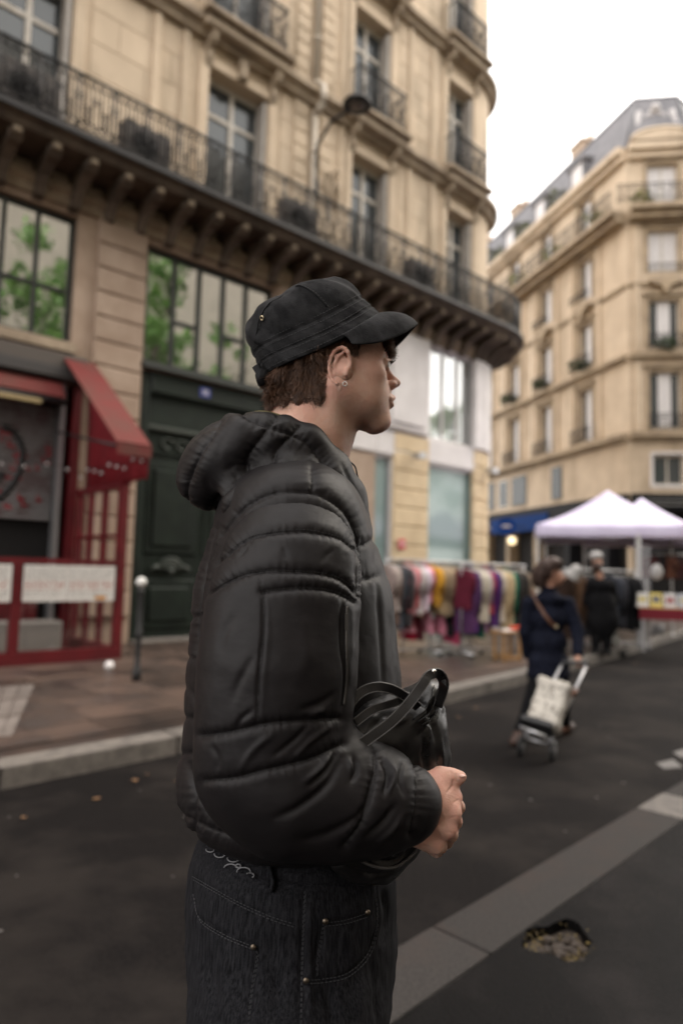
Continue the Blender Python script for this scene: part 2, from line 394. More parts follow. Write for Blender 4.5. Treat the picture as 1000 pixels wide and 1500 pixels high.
# ---------------------------------------------------------------- left building (corner block with long balcony)
def orig(u, d, z=0): p = FS*u+FN*d; return (p[0], p[1], z)
LB = empty('corner_apartment_building', orig(0, FD), RZ_F, 'cream limestone corner building with a long black iron balcony above green door and red shop', 'building')
CX, CR = 15.3, 1.6           # rounded corner: centre u, radius (local y positive goes into the block)
def arc_pts(r, a0, a1, n):   # angle turned from the facade direction
    return [(CX+r*math.sin(R_(a)), CR-r*math.cos(R_(a))) for a in np.linspace(a0, a1, n)]
def wallsheet(holes, u0, u1, z0, z1, y=0, depth=.35, m=None, back=True):
    g = m or MB()
    us = sorted({u0, u1, *[h[0] for h in holes], *[h[1] for h in holes]}); zs = sorted({z0, z1, *[h[2] for h in holes], *[h[3] for h in holes]})
    for i in range(len(us)-1):
        for j in range(len(zs)-1):
            uc, zc = (us[i]+us[i+1])/2, (zs[j]+zs[j+1])/2
            if any(h[0] < uc < h[1] and h[2] < zc < h[3] for h in holes): continue
            g.quad((us[i], y, zs[j]), (us[i+1], y, zs[j]), (us[i+1], y, zs[j+1]), (us[i], y, zs[j+1]))
    for (a, b, c, d) in holes:
        D = y+depth
        g.quad((a, y, c), (a, y, d), (a, D, d), (a, D, c)); g.quad((b, y, d), (b, y, c), (b, D, c), (b, D, d))
        g.quad((a, y, d), (b, y, d), (b, D, d), (a, D, d)); g.quad((a, D, c), (b, D, c), (b, y, c), (a, y, c))
    return g
# holes
upper = []
colsU = [(-2.0, -.55), (2.6, 3.85), (6.5, 7.95), (10.38, 11.65), (13.9, 15.05)]
for (a, b) in colsU:
    upper += [(a, b, 8.22, 11.35), (a, b, 12.45, 15.05), (a, b, 16.3, 18.9)]
mezz = [(-1.9, 1.1), (1.9, 4.15), (5.42, 8.3)]
hl = [(a, b, 5.15, 7.35) for a, b in mezz]+[(5.42, 8.3, .13, 5.03), (-1.9, 4.38, .13, 4.45)]
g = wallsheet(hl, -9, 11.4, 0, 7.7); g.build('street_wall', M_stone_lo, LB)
g = MB(); g = wallsheet([(13.3, 15.25, 4.95, 7.4), (13.35, 15.3, .3, 4.25), (10.2, 11.95, .3, 4.25)], 11.4, CX, 0, 7.7, depth=.2); g.build('street_wall', M_white, LB)
g = wallsheet(upper, -9, CX, 7.7, 22); 
g.build('upper_wall', M_stone, LB)
# rounded corner wall, then a return wall running away down the side street
def sweep(prof_fn, a0, a1, n): pass
def curved(z0, z1, r, mt, name='corner_wall', a1=80, parent=LB, smooth=True):
    P = arc_pts(r, 0, a1, 18); g = MB()
    t = R_(a1); d = (math.cos(t), math.sin(t)); e = (P[-1][0]+d[0]*16, P[-1][1]+d[1]*16); Q = P+[e]
    g.grid([[(x, y, z0) for x, y in Q], [(x, y, z1) for x, y in Q]], smooth=smooth); return g.build(name, mt, parent)
curved(0, 4.9, CR, M_tan); curved(4.9, 7.7, CR+.02, M_white); curved(7.7, 22, CR, M_stone)
def band(z0, z1, out, mt, name, u0=-9, chamfer=.0, parent=LB, a1=80):
    """moulding along the facade and round the corner; profile steps outwards with height"""
    prof = [(0, z0), (out*.45, z0), (out*.6, z0+(z1-z0)*.45), (out, z0+(z1-z0)*.6), (out, z1), (0, z1+.02)]
    g = MB(); rows = []
    for (o, z) in prof:
        Q = [(u0, -o), (CX, -o)]+arc_pts(CR+o, 4, a1, 16); t = R_(a1); Q.append((Q[-1][0]+16*math.cos(t), Q[-1][1]+16*math.sin(t)))
        rows.append([(x, y, z) for x, y in Q])
    g.grid(rows, smooth=False); return g.build(name, mt, parent)
band(7.45, 7.78, .16, M_trim, 'lower_cornice'); band(11.82, 12.15, .30, M_trim, 'string_course'); band(15.65, 15.95, .28, M_trim, 'string_course')
band(4.98, 5.12, .10, mat('grey_ledge', (.06, .058, .055), .7), 'street_ledge', u0=-9) if False else None
# pilaster blocks (one object for each stone)
def blocks(u0, u1, z0, z1, ch, bw, proud, mt, parent, bev=.012, skip=None, jit=.0):
    nz = max(1, round((z1-z0)/ch)); h = (z1-z0)/nz
    for j in range(nz):
        n = max(1, round((u1-u0)/bw)); w = (u1-u0)/n; off = (w/2 if (j % 2 and n > 1) else 0)
        es = [u0]+[u0+off+w*k for k in range(1 if off == 0 else 0, n+1) if u0+.05 < u0+off+w*k < u1-.05]+[u1]
        for a, b in zip(es[:-1], es[1:]):
            if skip and skip(a, b, z0+j*h, z0+(j+1)*h): continue
            key = ('blk', round(b-a, 3), round(h, 3), proud, mt.name)
            if key not in cache: cache[key] = MB().box(.006, b-a-.006, -proud, .02, .006, h-.006, bev).mesh('stone_block', mt)
            mesh_obj('stone_block', cache[key], parent, (a, 0, z0+j*h))
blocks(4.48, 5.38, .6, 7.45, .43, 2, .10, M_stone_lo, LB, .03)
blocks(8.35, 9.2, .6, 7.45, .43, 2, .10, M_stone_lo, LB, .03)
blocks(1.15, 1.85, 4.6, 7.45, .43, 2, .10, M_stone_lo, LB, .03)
# upper facade ashlar
for (a, b) in zip([-9]+[c[1]+.32 for c in colsU], [c[0]-.32 for c in colsU]+[CX]):
    if b-a < .15 or b < 1: continue
    a = max(a, .2)
    for z0, z1 in ((8.75, 11.8), (12.2, 15.62), (16, 19.9)):
        blocks(a, b, z0, z1, .56, .95, .015, M_stone, LB, .004)
# quoin strip at u 9.5..10 (chained rustication beside drainpipe)
blocks(8.62, 9.0, 9.0, 11.8, .33, 2, .07, M_stone, LB, .02); blocks(9.35, 9.72, 9.0, 11.8, .33, 2, .07, M_stone, LB, .02)
blocks(8.62, 9.0, 12.2, 19, .33, 2, .07, M_stone, LB, .02); blocks(9.35, 9.72, 12.2, 19, .33, 2, .07, M_stone, LB, .02)
# tan piers with rusticated blocks
for (a, b) in ((11.98, 13.3), (15.34, 15.36+.0)):
    if b-a > .1: blocks(a, b, .3, 4.9, .46, 3, .07, M_tan, LB, .03)
# corner tan pier blocks (curved: short boxes turned round the arc)
for j in range(10):
    for k, aa in enumerate((4, 22, 40)):
        w = .5; z = .3+j*.46
        key = ('cb',)
        if key not in cache: cache[key] = MB().box(-w/2, w/2, -.06, .05, .006, .45, .03).mesh('stone_block', M_tan)
        x, y = arc_pts(CR, aa, aa, 1)[0]; mesh_obj('stone_block', cache[key], LB, (x, y, z), (0, 0, R_(aa)))
# white cladding pilasters of the corner shop
def wbox(name, a, b, y0, y1, z0, z1, mt, bev=.0): o = MB().box(a, b, y0, y1, z0, z1, bev).build(name, mt, LB); return o
wbox('white_pilaster', 11.45, 11.5+1.72, -.14, .0, 4.95, 7.44, M_white, .03)
wbox('white_pilaster', 11.75, 12.95, -.19, -.145, 5.1, 7.3, M_white, .03)
for aa in (3, 20, 37):
    x, y = arc_pts(CR+.02, aa, aa, 1)[0]; o = MB().box(-.25, .25, -.10, .03, 4.92, 7.44, .02).build('white_pilaster', M_white, LB, loc=(x, y, 0), rot=(0, 0, R_(aa)))
wbox('white_fascia', 11.4, 15.3, -.05, .0, 4.30, 4.90, M_white, .02)
wbox('white_fascia', 9.2, 11.4, -.05, .0, 4.30, 4.90, M_white, .02)
wbox('white_pilaster', 9.25, 10.1, -.10, .0, .3, 7.4, M_white, .02)
# windows ------------------------------------------------------------
def window(parent, a, b, c, d, y=.22, frame=M_wood, pane=M_glass, cols=2, rows=(), bar=.05, curtain=False, fr=.07, xf=None, name='window'):
    g = MB(); y1 = y+.06
    g.box(a, b, y, y1, d-fr, d); g.box(a, b, y, y1, c, c+fr); g.box(a, a+fr, y, y1, c+fr, d-fr); g.box(b-fr, b, y, y1, c+fr, d-fr)
    us = [a+fr+(b-a-2*fr)*k/cols for k in range(cols+1)]
    for k in range(1, cols): g.box(us[k]-bar/2, us[k]+bar/2, y-.01, y1-.003, c+fr, d-fr)
    for r in rows:
        for k in range(cols):
            if isinstance(r, tuple):
                z, which = r
                if k not in which: continue
            else: z = r
            g.box(us[k]+bar/2, us[k+1]-bar/2, y+.004, y1-.006, z-bar/2, z+bar/2)
    w = g.build(name, frame, parent, xf)
    for k in range(cols):
        zc = [c+fr]+[q for q in sorted([(r if not isinstance(r, tuple) else (r[0] if k in r[1] else -1)) for r in rows]) if q > 0]+[d-fr]
        for z0, z1 in zip(zc[:-1], zc[1:]):
            p = MB().quad((us[k], y1-.02, z0), (us[k+1], y1-.02, z0), (us[k+1], y1-.02, z1), (us[k], y1-.02, z1)).build('pane', pane, w, xf)
    return w
# mezzanine windows with dark frames
window(LB, 1.9, 4.15, 5.15, 7.35, .12, M_darkframe, M_mezz, 4, ((6.05, (0, 1, 2, 3)),), .06, fr=.08)
window(LB, -1.9, 1.1, 5.15, 7.35, .12, M_darkframe, M_mezz, 5, ((6.05, (1, 3)),), .06, fr=.08)
window(LB, 5.42, 8.3, 5.15, 7.35, .12, M_darkframe, M_mezz, 5, ((6.08, (1, 3)),), .07, fr=.09)
wbox('window_sill', 5.39, 8.4, -.12, .1, 5.04, 5.15, mat('grey_paint', (.035, .04, .036), .5)); wbox('window_sill', -2, 4.2, -.1, .1, 4.98, 5.14, M_trim)
# shop corner windows
window(LB, 13.3, 15.25, 4.95, 7.4, .08, M_white, glassy('bright_window_glass', (.40, .42, .41), .45, .02), 3, (), .04, fr=.05)
window(LB, 13.35, 15.3, .3, 4.25, .08, M_metal, M_shop, 1, (), .04, fr=.05)
window(LB, 10.2, 11.95, .3, 4.25, .08, M_metal, M_shop, 1, (), .04, fr=.05)
# french windows with surrounds, ledges
def archivolt(g, a, b, c, d, o=.07, w=.22):
    g.box(a-w, a-.005, -o, 0, c, d+w, .02); g.box(b+.005, b+w, -o, 0, c, d+w, .02); g.box(a-.004, b+.004, -o, 0, d+.003, d+w, .02)
M_shut = mat('grey_louvre', (.45, .42, .38), .6, (.36, .33, .3), 3)
for (a, b, c, d) in upper:
    if b < 1: continue
    window(LB, a, b, c, d, .26, M_wood, M_glass, 2, (d-.75,), .09, fr=.1)
    g = MB(); archivolt(g, a, b, c, d); g.build('window_surround', M_stone, LB)
    # folded shutters standing in the right reveal
    g = MB()
    g.box(b-.11, b-.03, .0, .25, c+.04, d-.05)
    for z in np.arange(c+.15, d-.15, .09): g.box(b-.125, b-.11, .03, .22, z, z+.05)
    g.build('shutter', M_shut, LB)
# window ledges with consoles on the two upper floors
for (a, b) in colsU[1:]:
    for z in (12.15, 15.95):
        g = MB(); g.box(a-.35, b+.35, -.5, 0, z, z+.14, .04); g.box(a-.28, b+.28, -.38, 0, z-.22, z-.003, .04)
        g.build('window_ledge', M_trim, LB)
        for uu in (a-.12, b+.0):
            g = MB(); prof = [(0, 0), (-.3, 0), (-.34, -.08), (-.28, -.2), (-.14, -.3), (-.15, -.45), (-.08, -.62), (0, -.66)]
            g.prism([(p, z-.222+q) for p, q in prof], uu, uu+.14, 'x'); g.build('console', M_trim, LB)
for (a, b) in colsU[1:3]:   # carved keystone scroll
    g = MB(); g.box((a+b)/2-.1, (a+b)/2+.1, -.2, 0, 11.38, 11.8, .04); g.build('keystone', M_trim, LB)
# pilaster strips, upper part
for u in (5.3, 5.9, 9.95, 12.3, 13.2):
    for z0, z1 in ((8.75, 11.8), (12.2, 15.6)):
        wbox('wall_strip', u, u+.16, -.075, -.016, z0, z1, M_stone, .02)
# ---- the long balcony: slab > brackets, rail panels
def slab_rows(prof, a1=75):
    rows = []
    for (o, z) in prof:
        Q = [(-9, -o), (CX, -o)]+arc_pts(CR+o, 4, a1, 18); rows.append([(x, y, z) for x, y in Q])
    return rows
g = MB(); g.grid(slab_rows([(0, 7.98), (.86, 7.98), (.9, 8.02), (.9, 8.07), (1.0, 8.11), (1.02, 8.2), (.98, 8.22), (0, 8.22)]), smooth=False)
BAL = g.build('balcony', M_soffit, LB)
g = MB(); g.grid(slab_rows([(1.021, 8.12), (1.05, 8.12), (1.05, 8.21), (1.0, 8.24), (.97, 8.24)]), smooth=False); g.build('balcony_edge', M_iron, BAL)
g = MB(); prof = [(0, 0), (-.78, 0), (-.80, -.1), (-.72, -.17), (-.55, -.2), (-.36, -.3), (-.22, -.46), (-.17, -.56), (0, -.6)]
g.prism([(p, q) for p, q in prof], -.075, .075, 'x'); g.prism([(p*1.01-.006, q) for p, q in prof[:6]]+[(0, -.25)], -.09, .09, 'x')
for sx in (-.09, .09): g.tube([(sx-.012, -.7, -.09), (sx+.012, -.7, -.09)], .075, 12)
g.prism([(-.81, -.005), (-.86, -.03), (-.86, -.1), (-.8, -.12)], -.07, .07, 'x')
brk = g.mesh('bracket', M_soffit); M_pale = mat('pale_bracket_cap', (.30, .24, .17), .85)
cap_me = MB().box(-.06, .06, -.88, -.82, -.11, -.01, .02).mesh('bracket_cap', M_pale)
k = 0
for i in range(-6, 28):
    u = 2.28+.585*(i-0)-.585
    if u > CX-.15: break
    o = mesh_obj('bracket', brk, BAL, (u, 0, 7.975)); mesh_obj('bracket_cap', cap_me, BAL, (u, 0, 7.975))
for a in np.arange(3, 72, 13):
    x, y = arc_pts(CR, a, a, 1)[0]; mesh_obj('bracket', brk, BAL, (x, y, 7.975), (0, 0, R_(a))); mesh_obj('bracket_cap', cap_me, BAL, (x, y, 7.975), (0, 0, R_(a)))
# ironwork panel, .58 m wide, .98 high
def spiral(c, r, t0, turns, n=14, sgn=1):
    return [(c[0]+r*(1-.75*k/n)*math.cos(t0+sgn*turns*2*math.pi*k/n), 0, c[1]+r*(1-.75*k/n)*math.sin(t0+sgn*turns*2*math.pi*k/n)) for k in range(n+1)]
def ironpanel(w=.58, h=.98, dens=4):
    g = MB()
    g.tube([(0, 0, h), (w, 0, h)], .032, 6, sy=.7); g.tube([(0, 0, h-.13), (w, 0, h-.13)], .013, 5); g.tube([(0, 0, .09), (w, 0, .09)], .012, 5); g.tube([(0, 0, .22), (w, 0, .22)], .012, 5)
    g.tube([(0, 0, 0), (0, 0, h)], .02, 5)
    c = w/dens
    for i in range(dens):
        x = c*(i+.5)
        th = np.linspace(0, 2*math.pi, 9)[:-1]
        g.tube([(x+.04*math.cos(t), 0, h-.07+.04*math.sin(t)) for t in th], .012, 4, closed=True)
        g.tube([(x+.045*math.cos(t), 0, .155+.045*math.sin(t)) for t in th], .012, 4, closed=True)
        s = 1 if i % 2 else -1
        g.tube([(x, 0, .22), (x, 0, h-.13)], .013, 4)
        g.tube(spiral((x+s*.035, .62), .06, math.pi/2, 1.1, 12, s), .012, 4)
        g.tube(spiral((x-s*.035, .44), .06, -math.pi/2, 1.1, 12, s), .012, 4)
        g.tube([(x-s*.06, 0, .24), (x-s*.02, 0, .3), (x-s*.06, 0, .37)], .012, 4)
        g.ball((x, 0, .53), .028, 5, 4); g.tube([(x+c/2, 0, .09), (x+c/2, 0, h-.13)], .010, 4)
    return g
pan = ironpanel().mesh('railing_panel', M_iron)
n = round((CX+2)/.58)
for i in range(n): mesh_obj('railing_panel', pan, BAL, (CX-(i+1)*.58, -.93, 8.22))
for a in np.arange(0, 70, 13.4):
    x, y = arc_pts(CR+.93, a+6.7, a+6.7, 1)[0]; mesh_obj('railing_panel', pan, BAL, (x-.29*math.cos(R_(a+6.7)), y-.29*math.sin(R_(a+6.7)), 8.22), (0, 0, R_(a+6.7)))
# small balconies on the floors above
for (a, b) in colsU[1:]:
    for z in (12.29, 16.09):
        w = b-a+.3; bp = empty('small_balcony'); bp.parent = LB; 
        gg = ironpanel(w, .95, max(6, round(w/.15))).build('railing_panel', M_iron, bp, loc=(a-.15, -.42, z))
        for xx in (a-.15, b+.15):
            g = MB(); g.tube([(xx, -.42, z+.95), (xx, 0, z+.95)], .018, 5); g.tube([(xx, -.42, z+.1), (xx, 0, z+.1)], .012, 5)
            for yy in (-.32, -.22, -.12): g.tube([(xx, yy, z), (xx, yy, z+.95)], .013, 4)
            g.build('railing_side', M_iron, bp)
# drainpipe
g = MB(); g.tube([(9.17, -.10, 8.3), (9.17, -.10, 11.7)], .07, 10); g.tube([(9.17, -.36, 11.75), (9.17, -.36, 12.2)], .07, 10); g.tube([(9.17, -.10, 12.3), (9.17, -.10, 22)], .07, 10)
g.tube([(9.17, -.10, 11.6), (9.17, -.36, 11.8)], .07, 10); g.tube([(9.17, -.36, 12.15), (9.17, -.10, 12.4)], .07, 10)
for z in (9.2, 10.7, 13.4, 15.0, 17): g.lathe([(.085, 0), (.085, .06)], 10, (9.17, -.10, z))
g.build('drainpipe', mat('cream_pipe', (.50, .44, .36), .5), LB)
# carved iron/stone flourish beside the pipe
g = MB()
for s in (-1, 1): g.tube([(9.75+.12*s+.25*p[0], -.09, 10.1+.9*(p[2])) for p in spiral((0, 0), .6, 1.2*s, 1.3, 20, s)], .03, 5)
g.build('carved_scroll', M_trim, LB)
# ground floor behind: door leaf, surround
D = LB
def dbox(name, a, b, y0, y1, z0, z1, mt=M_green, bev=.0, parent=LB): return MB().box(a, b, y0, y1, z0, z1, bev).build(name, mt, parent)
door = dbox('carriage_door', 5.62, 8.1, .18, .26, .2, 3.55)
dbox('door_surround', 5.42, 5.62, .02, .26, .13, 5.03, bev=.03); dbox('door_surround', 8.1, 8.3, .02, .26, .13, 5.03, bev=.03)
dbox('door_lintel', 5.62, 8.1, .0, .26, 4.62, 5.03, bev=.04); dbox('door_lintel', 5.62, 8.1, .04, .26, 3.96, 4.05, mat('worn_green_rail', (.05, .06, .05), .5), .02)
dbox('transom_panel', 5.62, 8.1, .12, .26, 4.052, 4.618); dbox('carved_panel', 5.62, 8.1, .14, .26, 3.552, 3.958)
for k in range(2):
    x0 = 5.68+k*1.22
    for (z0, z1) in ((.35, 1.25), (1.7, 3.4)):
        g = MB(); g.box(x0, x0+1.1, .14, .178, z0, z1, .03); g.box(x0+.14, x0+.96, .10, .138, z0+.14, z1-.14, .03); g.build('door_panel', M_green, door)
    g = MB(); cx = x0+.55     # carved fan ornament between the panels
    for r in (.08, .15, .22): g.tube([(cx+r*math.cos(t), .11, 1.42+r*math.sin(t)) for t in np.linspace(0, math.pi, 12)], .03, 6)
    g.ball((cx, .1, 1.4), .06); g.tube([(cx-.4, .12, 1.42), (cx-.25, .12, 1.5)], .04, 6); g.tube([(cx+.4, .12, 1.42), (cx+.25, .12, 1.5)], .04, 6)
    g.build('carved_fan', mat('worn_green', (.045, .055, .045), .4), door)
g = MB()   # carved garland in the transom
for s in (-1, 1):
    for q in range(3): g.tube([(6.86+s*(.2+.3*q)+.12*math.cos(t), .12, 3.75+.09*math.sin(t)) for t in np.linspace(0, 5, 12)], .022, 5)
g.ball((6.86, .12, 3.77), .09); g.build('carved_garland', mat('worn_green', (.045, .055, .045), .4), LB)
g = MB(); g.box(6.62, 6.84, -.012, .0, 4.74, 4.92, .004); npl = g.build('house_number_plate', mat('blue_enamel', (.05, .07, .32), .3), LB, loc=(.0, -.002, 0))
g = MB(); g.box(6.68, 6.71, -.017, -.013, 4.78, 4.88); g.box(6.74, 6.78, -.017, -.013, 4.78, 4.88); g.build('number', M_white, npl, loc=(0, -.002, 0))
dbox('door_step', 5.42, 8.3, -.2, .3, .13, .19, M_kerbf, .02)
# head carving beside the awning
g = MB(); g.ball((4.95, -.22, 3.85), (.15, .14, .2)); g.ball((4.95, -.18, 4.03), (.18, .12, .08)); g.box(4.86, 5.04, -.3, 0, 3.5, 3.62, .03); g.build('carved_head', mat('ochre_stone', (.45, .27, .12), .8, (.2, .12, .07), 12), LB)
# grey horizontal shop ledge above the awning
wbox('shop_fascia', -2.2, 4.42, -.28, -.005, 4.46, 4.66, mat('dark_grey_wood', (.05, .046, .045), .6), .02)
wbox('shop_fascia_trim', -2.2, 4.38, -.2, -.005, 4.662, 4.90, mat('brown_grey_wood', (.09, .075, .065), .6), .02)
# shop interior: dark box, roller shutter, counter
wbox('shop_back', -1.9, 4.38, .34, .36, .13, 4.45, M_dark)
M_slat = mat('roller_shutter_metal', (.26, .25, .25), .6, (.17, .13, .13), 3, 5, metal=.15, thr=(.45, .6))
sh = empty('roller_shutter'); sh.parent = LB
cache['sl'] = MB().box(1.2, 4.04, -.02, .012, .004, .070, .018).mesh('slat', M_slat)
for k in range(21): mesh_obj('slat', cache['sl'], sh, (0, .2, 2.18+.09*k))
# painted graffiti on the shutter: a wide black loop and red strokes
g = MB(); P = []
for t in np.linspace(-.6, 2.2, 18): P.append((3.0+.45*math.cos(t-.9)+.1, .18, 3.0+.62*math.sin(t-.6)))
g.tube(P, .06, 6, sy=.3, up=(0, 1, 0)); g.tube([(2.2, .18, 2.5), (2.6, .18, 2.35), (3.0, .18, 2.5), (3.3, .18, 2.9)], .055, 6, sy=.3, up=(0, 1, 0)); g.build('black_graffiti', M_black, sh)
g = MB(); rr = random.Random(11)
for i in range(34):
    x, z = rr.uniform(2.9, 3.95), rr.uniform(2.25, 3.5); g.box(x, x+rr.uniform(.05, .16), .172, .178, z, z+rr.uniform(.02, .045)); g.box(x, x+.025, .1722, .1778, z, z+rr.uniform(.05, .12))
tag(g.build('red_graffiti', mat('red_spray', (.28, .02, .03), .7), sh), kind='stuff')
dbox('shop_post', 4.24, 4.38, -.02, .3, .13, 4.45, M_red); dbox('shop_post', 1.05, 1.15, -.02, .3, .13, 4.45, M_red)
dbox('grey_post', 4.05, 4.12, .0, .2, .13, 4.45, M_metal)
dbox('shop_counter', 1.15, 3.9, .1, .3, .13, 1.15, M_red, .02)
dbox('shutter_box', 1.15, 4.0, .0, .3, 4.1, 4.44, mat('brown_box', (.05, .03, .03), .6))
# ---------------------------------------------------------------- building across the junction (right of picture)
A0 = np.array([12.3, 29.0, 0])
RB = empty('junction_apartment_building', tuple(A0), 0, 'tan limestone building beyond the white tents with a flat-topped slate corner roof and window boxes', 'building')
def fmat(org, x): x = np.array([x[0], x[1], 0.]); x /= np.linalg.norm(x); y = np.array([-x[1], x[0], 0]); return Matrix(((x[0], y[0], 0, org[0]), (x[1], y[1], 0, org[1]), (0, 0, 1, 0), (0, 0, 0, 1)))
XL = fmat((0, 0), (.25, -.968)); XF = fmat((0, 0), (.99, -.139)); CW = 2.9
XR = fmat((.99*CW, -.139*CW), (.80, .60))
zz = lambda y: float(aty(960, y, 28.8)[2])
M_rb = mat('junction_limestone', (.62, .505, .375), .85, (.53, .425, .31), 1.1, 6, .25, 12, st3=(1, 1, .3), col3=(.36, .28, .195), scale3=.9, thr3=(.5, .75))
M_rb2 = mat('junction_moulding', (.42, .33, .225), .85, (.28, .215, .15), 1.6, 5, .2, 12)
M_curt = mat('white_curtain', (.72, .70, .70), .7, (.6, .58, .58), 8, 2, stretch=(5, 5, .3))
ZF = [7.64, 11.13, 14.35, 17.6, 20.35]      # string courses / floors
panS = ironpanel(1.5, .8, 6).mesh('railing_panel', M_iron); panL = ironpanel(1.16, .85, 4).mesh('railing_panel', M_iron)
M_flow = mat('window_box_greenery', (.05, .08, .03), .7, (.03, .05, .02), 6)
def leafclump(c, r, n, seed, mt, parent, name='foliage', s=(.02, .05), squash=(1, 1, 1)):
    q = np.random.RandomState(seed); d = q.normal(size=(n, 3)); d /= np.linalg.norm(d, axis=1)[:, None]
    rad = q.uniform(.35, 1, n)**.6; P = np.array(c)+d*rad[:, None]*r*np.array(squash)*(1+.25*np.sin(d[:, :1]*5+seed)+.2*np.sin(d[:, 2:]*7))
    a = q.normal(size=(n, 3)); a /= np.linalg.norm(a, axis=1)[:, None]; b = np.cross(a, q.normal(size=(n, 3))); b /= np.linalg.norm(b, axis=1)[:, None]
    sz = q.uniform(s[0], s[1], n)[:, None]
    V = np.stack([P-a*sz, P+b*sz*.6, P+a*sz, P-b*sz*.6], 1).reshape(-1, 3); f = np.arange(4*n).reshape(-1, 4)
    o = mesh_obj(name, np_mesh(name, V, f, mt, False), parent); o['kind'] = 'stuff'; return o
def rface(xf, x0, x1, cols, w=1.15, seed=0, boxes=(), corner=False, mezz=True):
    holes = []
    for c in cols:
        a, b = c-w/2, c+w/2
        holes += [(a, b, ZF[0]+.25, ZF[0]+2.75), (a, b, ZF[1]+.35, ZF[1]+2.45), (a, b, ZF[2]+.5, ZF[2]+2.4), (a, b, ZF[3]+.2, ZF[3]+2.2)]
        if corner: holes += [(a+.1, b+.05, 5.45, 6.75)]
    g = wallsheet(holes, x0, x1, 5.0, ZF[4], depth=.3); g.build('facade_wall', M_rb, RB, xf)
    for (a, b, c, d) in holes:
        window(RB, a, b, c, d, .2, M_wood, M_curt if (corner and c > 13.5) else M_glass, 2, (), .07, fr=.08, xf=xf)
        if not (corner and c > 13.5) and d-c > 1.5:
            MB().quad((a+.38, .17, c+.05), (b-.38, .17, c+.05), (b-.38, .17, d-.05), (a+.38, .17, d-.05)).build('curtain', M_curt, RB, xf)
        g = MB()
        if d-c > 1.5: g.box(a-.16, a, -.06, 0, c, d+.14); g.box(b, b+.16, -.06, 0, c, d+.14); g.box(a, b, -.06, 0, d, d+.14); g.box(a-.25, b+.25, -.16, 0, d+.18, d+.3)
        else: g.box(a-.12, b+.12, -.05, 0, c-.12, c); g.box(a-.12, a, -.05, 0, c, d+.12); g.box(b, b+.12, -.05, 0, c, d+.12); g.box(a, b, -.05, 0, d, d+.12)
        g.build('window_surround', M_rb2 if d-c > 1.5 else M_white, RB, xf)
    # mouldings
    for z, h, o in ((ZF[0]-.3, .35, .35), (ZF[1]-.25, .28, .25), (ZF[2]-.2, .2, .12)):
        g = MB(); g.box(x0, x1, -o, 0, z+h*.4, z+h); g.box(x0, x1, -o*.5, 0, z, z+h*.4-.002); g.build('string_course', M_rb2, RB, xf)
    g = MB(); g.box(x0, x1, -.85, 0, ZF[3]-.22, ZF[3]); g.box(x0, x1, -.55, 0, ZF[3]-.5, ZF[3]-.223)
    bal = g.build('attic_balcony', M_rb2, RB, xf)
    x = x1
    while x > x0+.3:
        o = mesh_obj('railing_panel', panL, RB); o.matrix_local = xf@Matrix.Translation((x-1.16, -.8, ZF[3])); x -= 1.16
    g = MB(); g.box(x0, x1, -.45, 0, ZF[4]-.05, ZF[4]+.25); g.box(x0, x1, -.25, 0, ZF[4]-.35, ZF[4]-.053); g.build('roof_cornice', M_rb, RB, xf)
    # pilaster strips and carved consoles
    for c in cols:
        for s in (-1, 1):
            for z0, z1 in ((ZF[0]+.1, ZF[1]-.3), (ZF[1]+.1, ZF[3]-.6)):
                MB().box(c+s*(w/2+.5)-.14, c+s*(w/2+.5)+.14, -.1, 0, z0, z1, .02).build('pilaster', M_rb, RB, xf)
        g = MB(); g.prism([(-.7, 0), (.7, 0), (.55, -.12), (.2, -.25), (0, -.6), (-.2, -.25), (-.55, -.12)], -.35, 0, 'y'); g.build('carved_console', M_rb2, RB, xf@Matrix.Translation((c, 0, ZF[2]-.0)))
    for i, c in enumerate(cols):
        for k, (z, kind) in enumerate(((ZF[0]+.05, 1), (ZF[1]+.05, 1), (ZF[2]+.3, 0))):
            o = mesh_obj('railing_panel', panS, RB); o.matrix_local = xf@Matrix.Translation((c-.75, -.38, z))@Matrix.Scale(.95 if kind else .5, 4, (0, 0, 1))
            if k == 1:
                p = xf@Vector((c, -.33, z+.35)); leafclump(p, .42, 260, seed+i*3+k, M_flow, RB, 'window_box_plants', (.04, .1), (1.3, .5, .7))
MB().box(-.2, .03, -.02, .3, 0, ZF[4]).build('corner_stone', M_rb, RB, XL); MB().box(-.03, .25, .0, .3, 0, ZF[4]).build('corner_stone', M_rb, RB, XR)
rface(XL, -26, -.02, [-3.1, -6.6, -10.0, -13.3, -16.7, -20, -23.4], seed=10)
rface(XF, .02, CW-.02, [CW/2+.05], 1.3, seed=50, corner=True)
rface(XR, .02, 12, [2.2, 5.6, 9], seed=80)
for k, (X, x) in enumerate(((XL, -4.9), (XL, -8.4), (XL, -1.4), (XF, .5), (XL, -15))):
    p = X@Vector((x, -.55, ZF[3]+.35)); leafclump(p, .45, 200, 200+k, mat('yellow_green_plant', (.28, .27, .05), .7, (.12, .14, .04), 6), RB, 'balcony_plant', (.04, .1), (1.3, .8, .9))
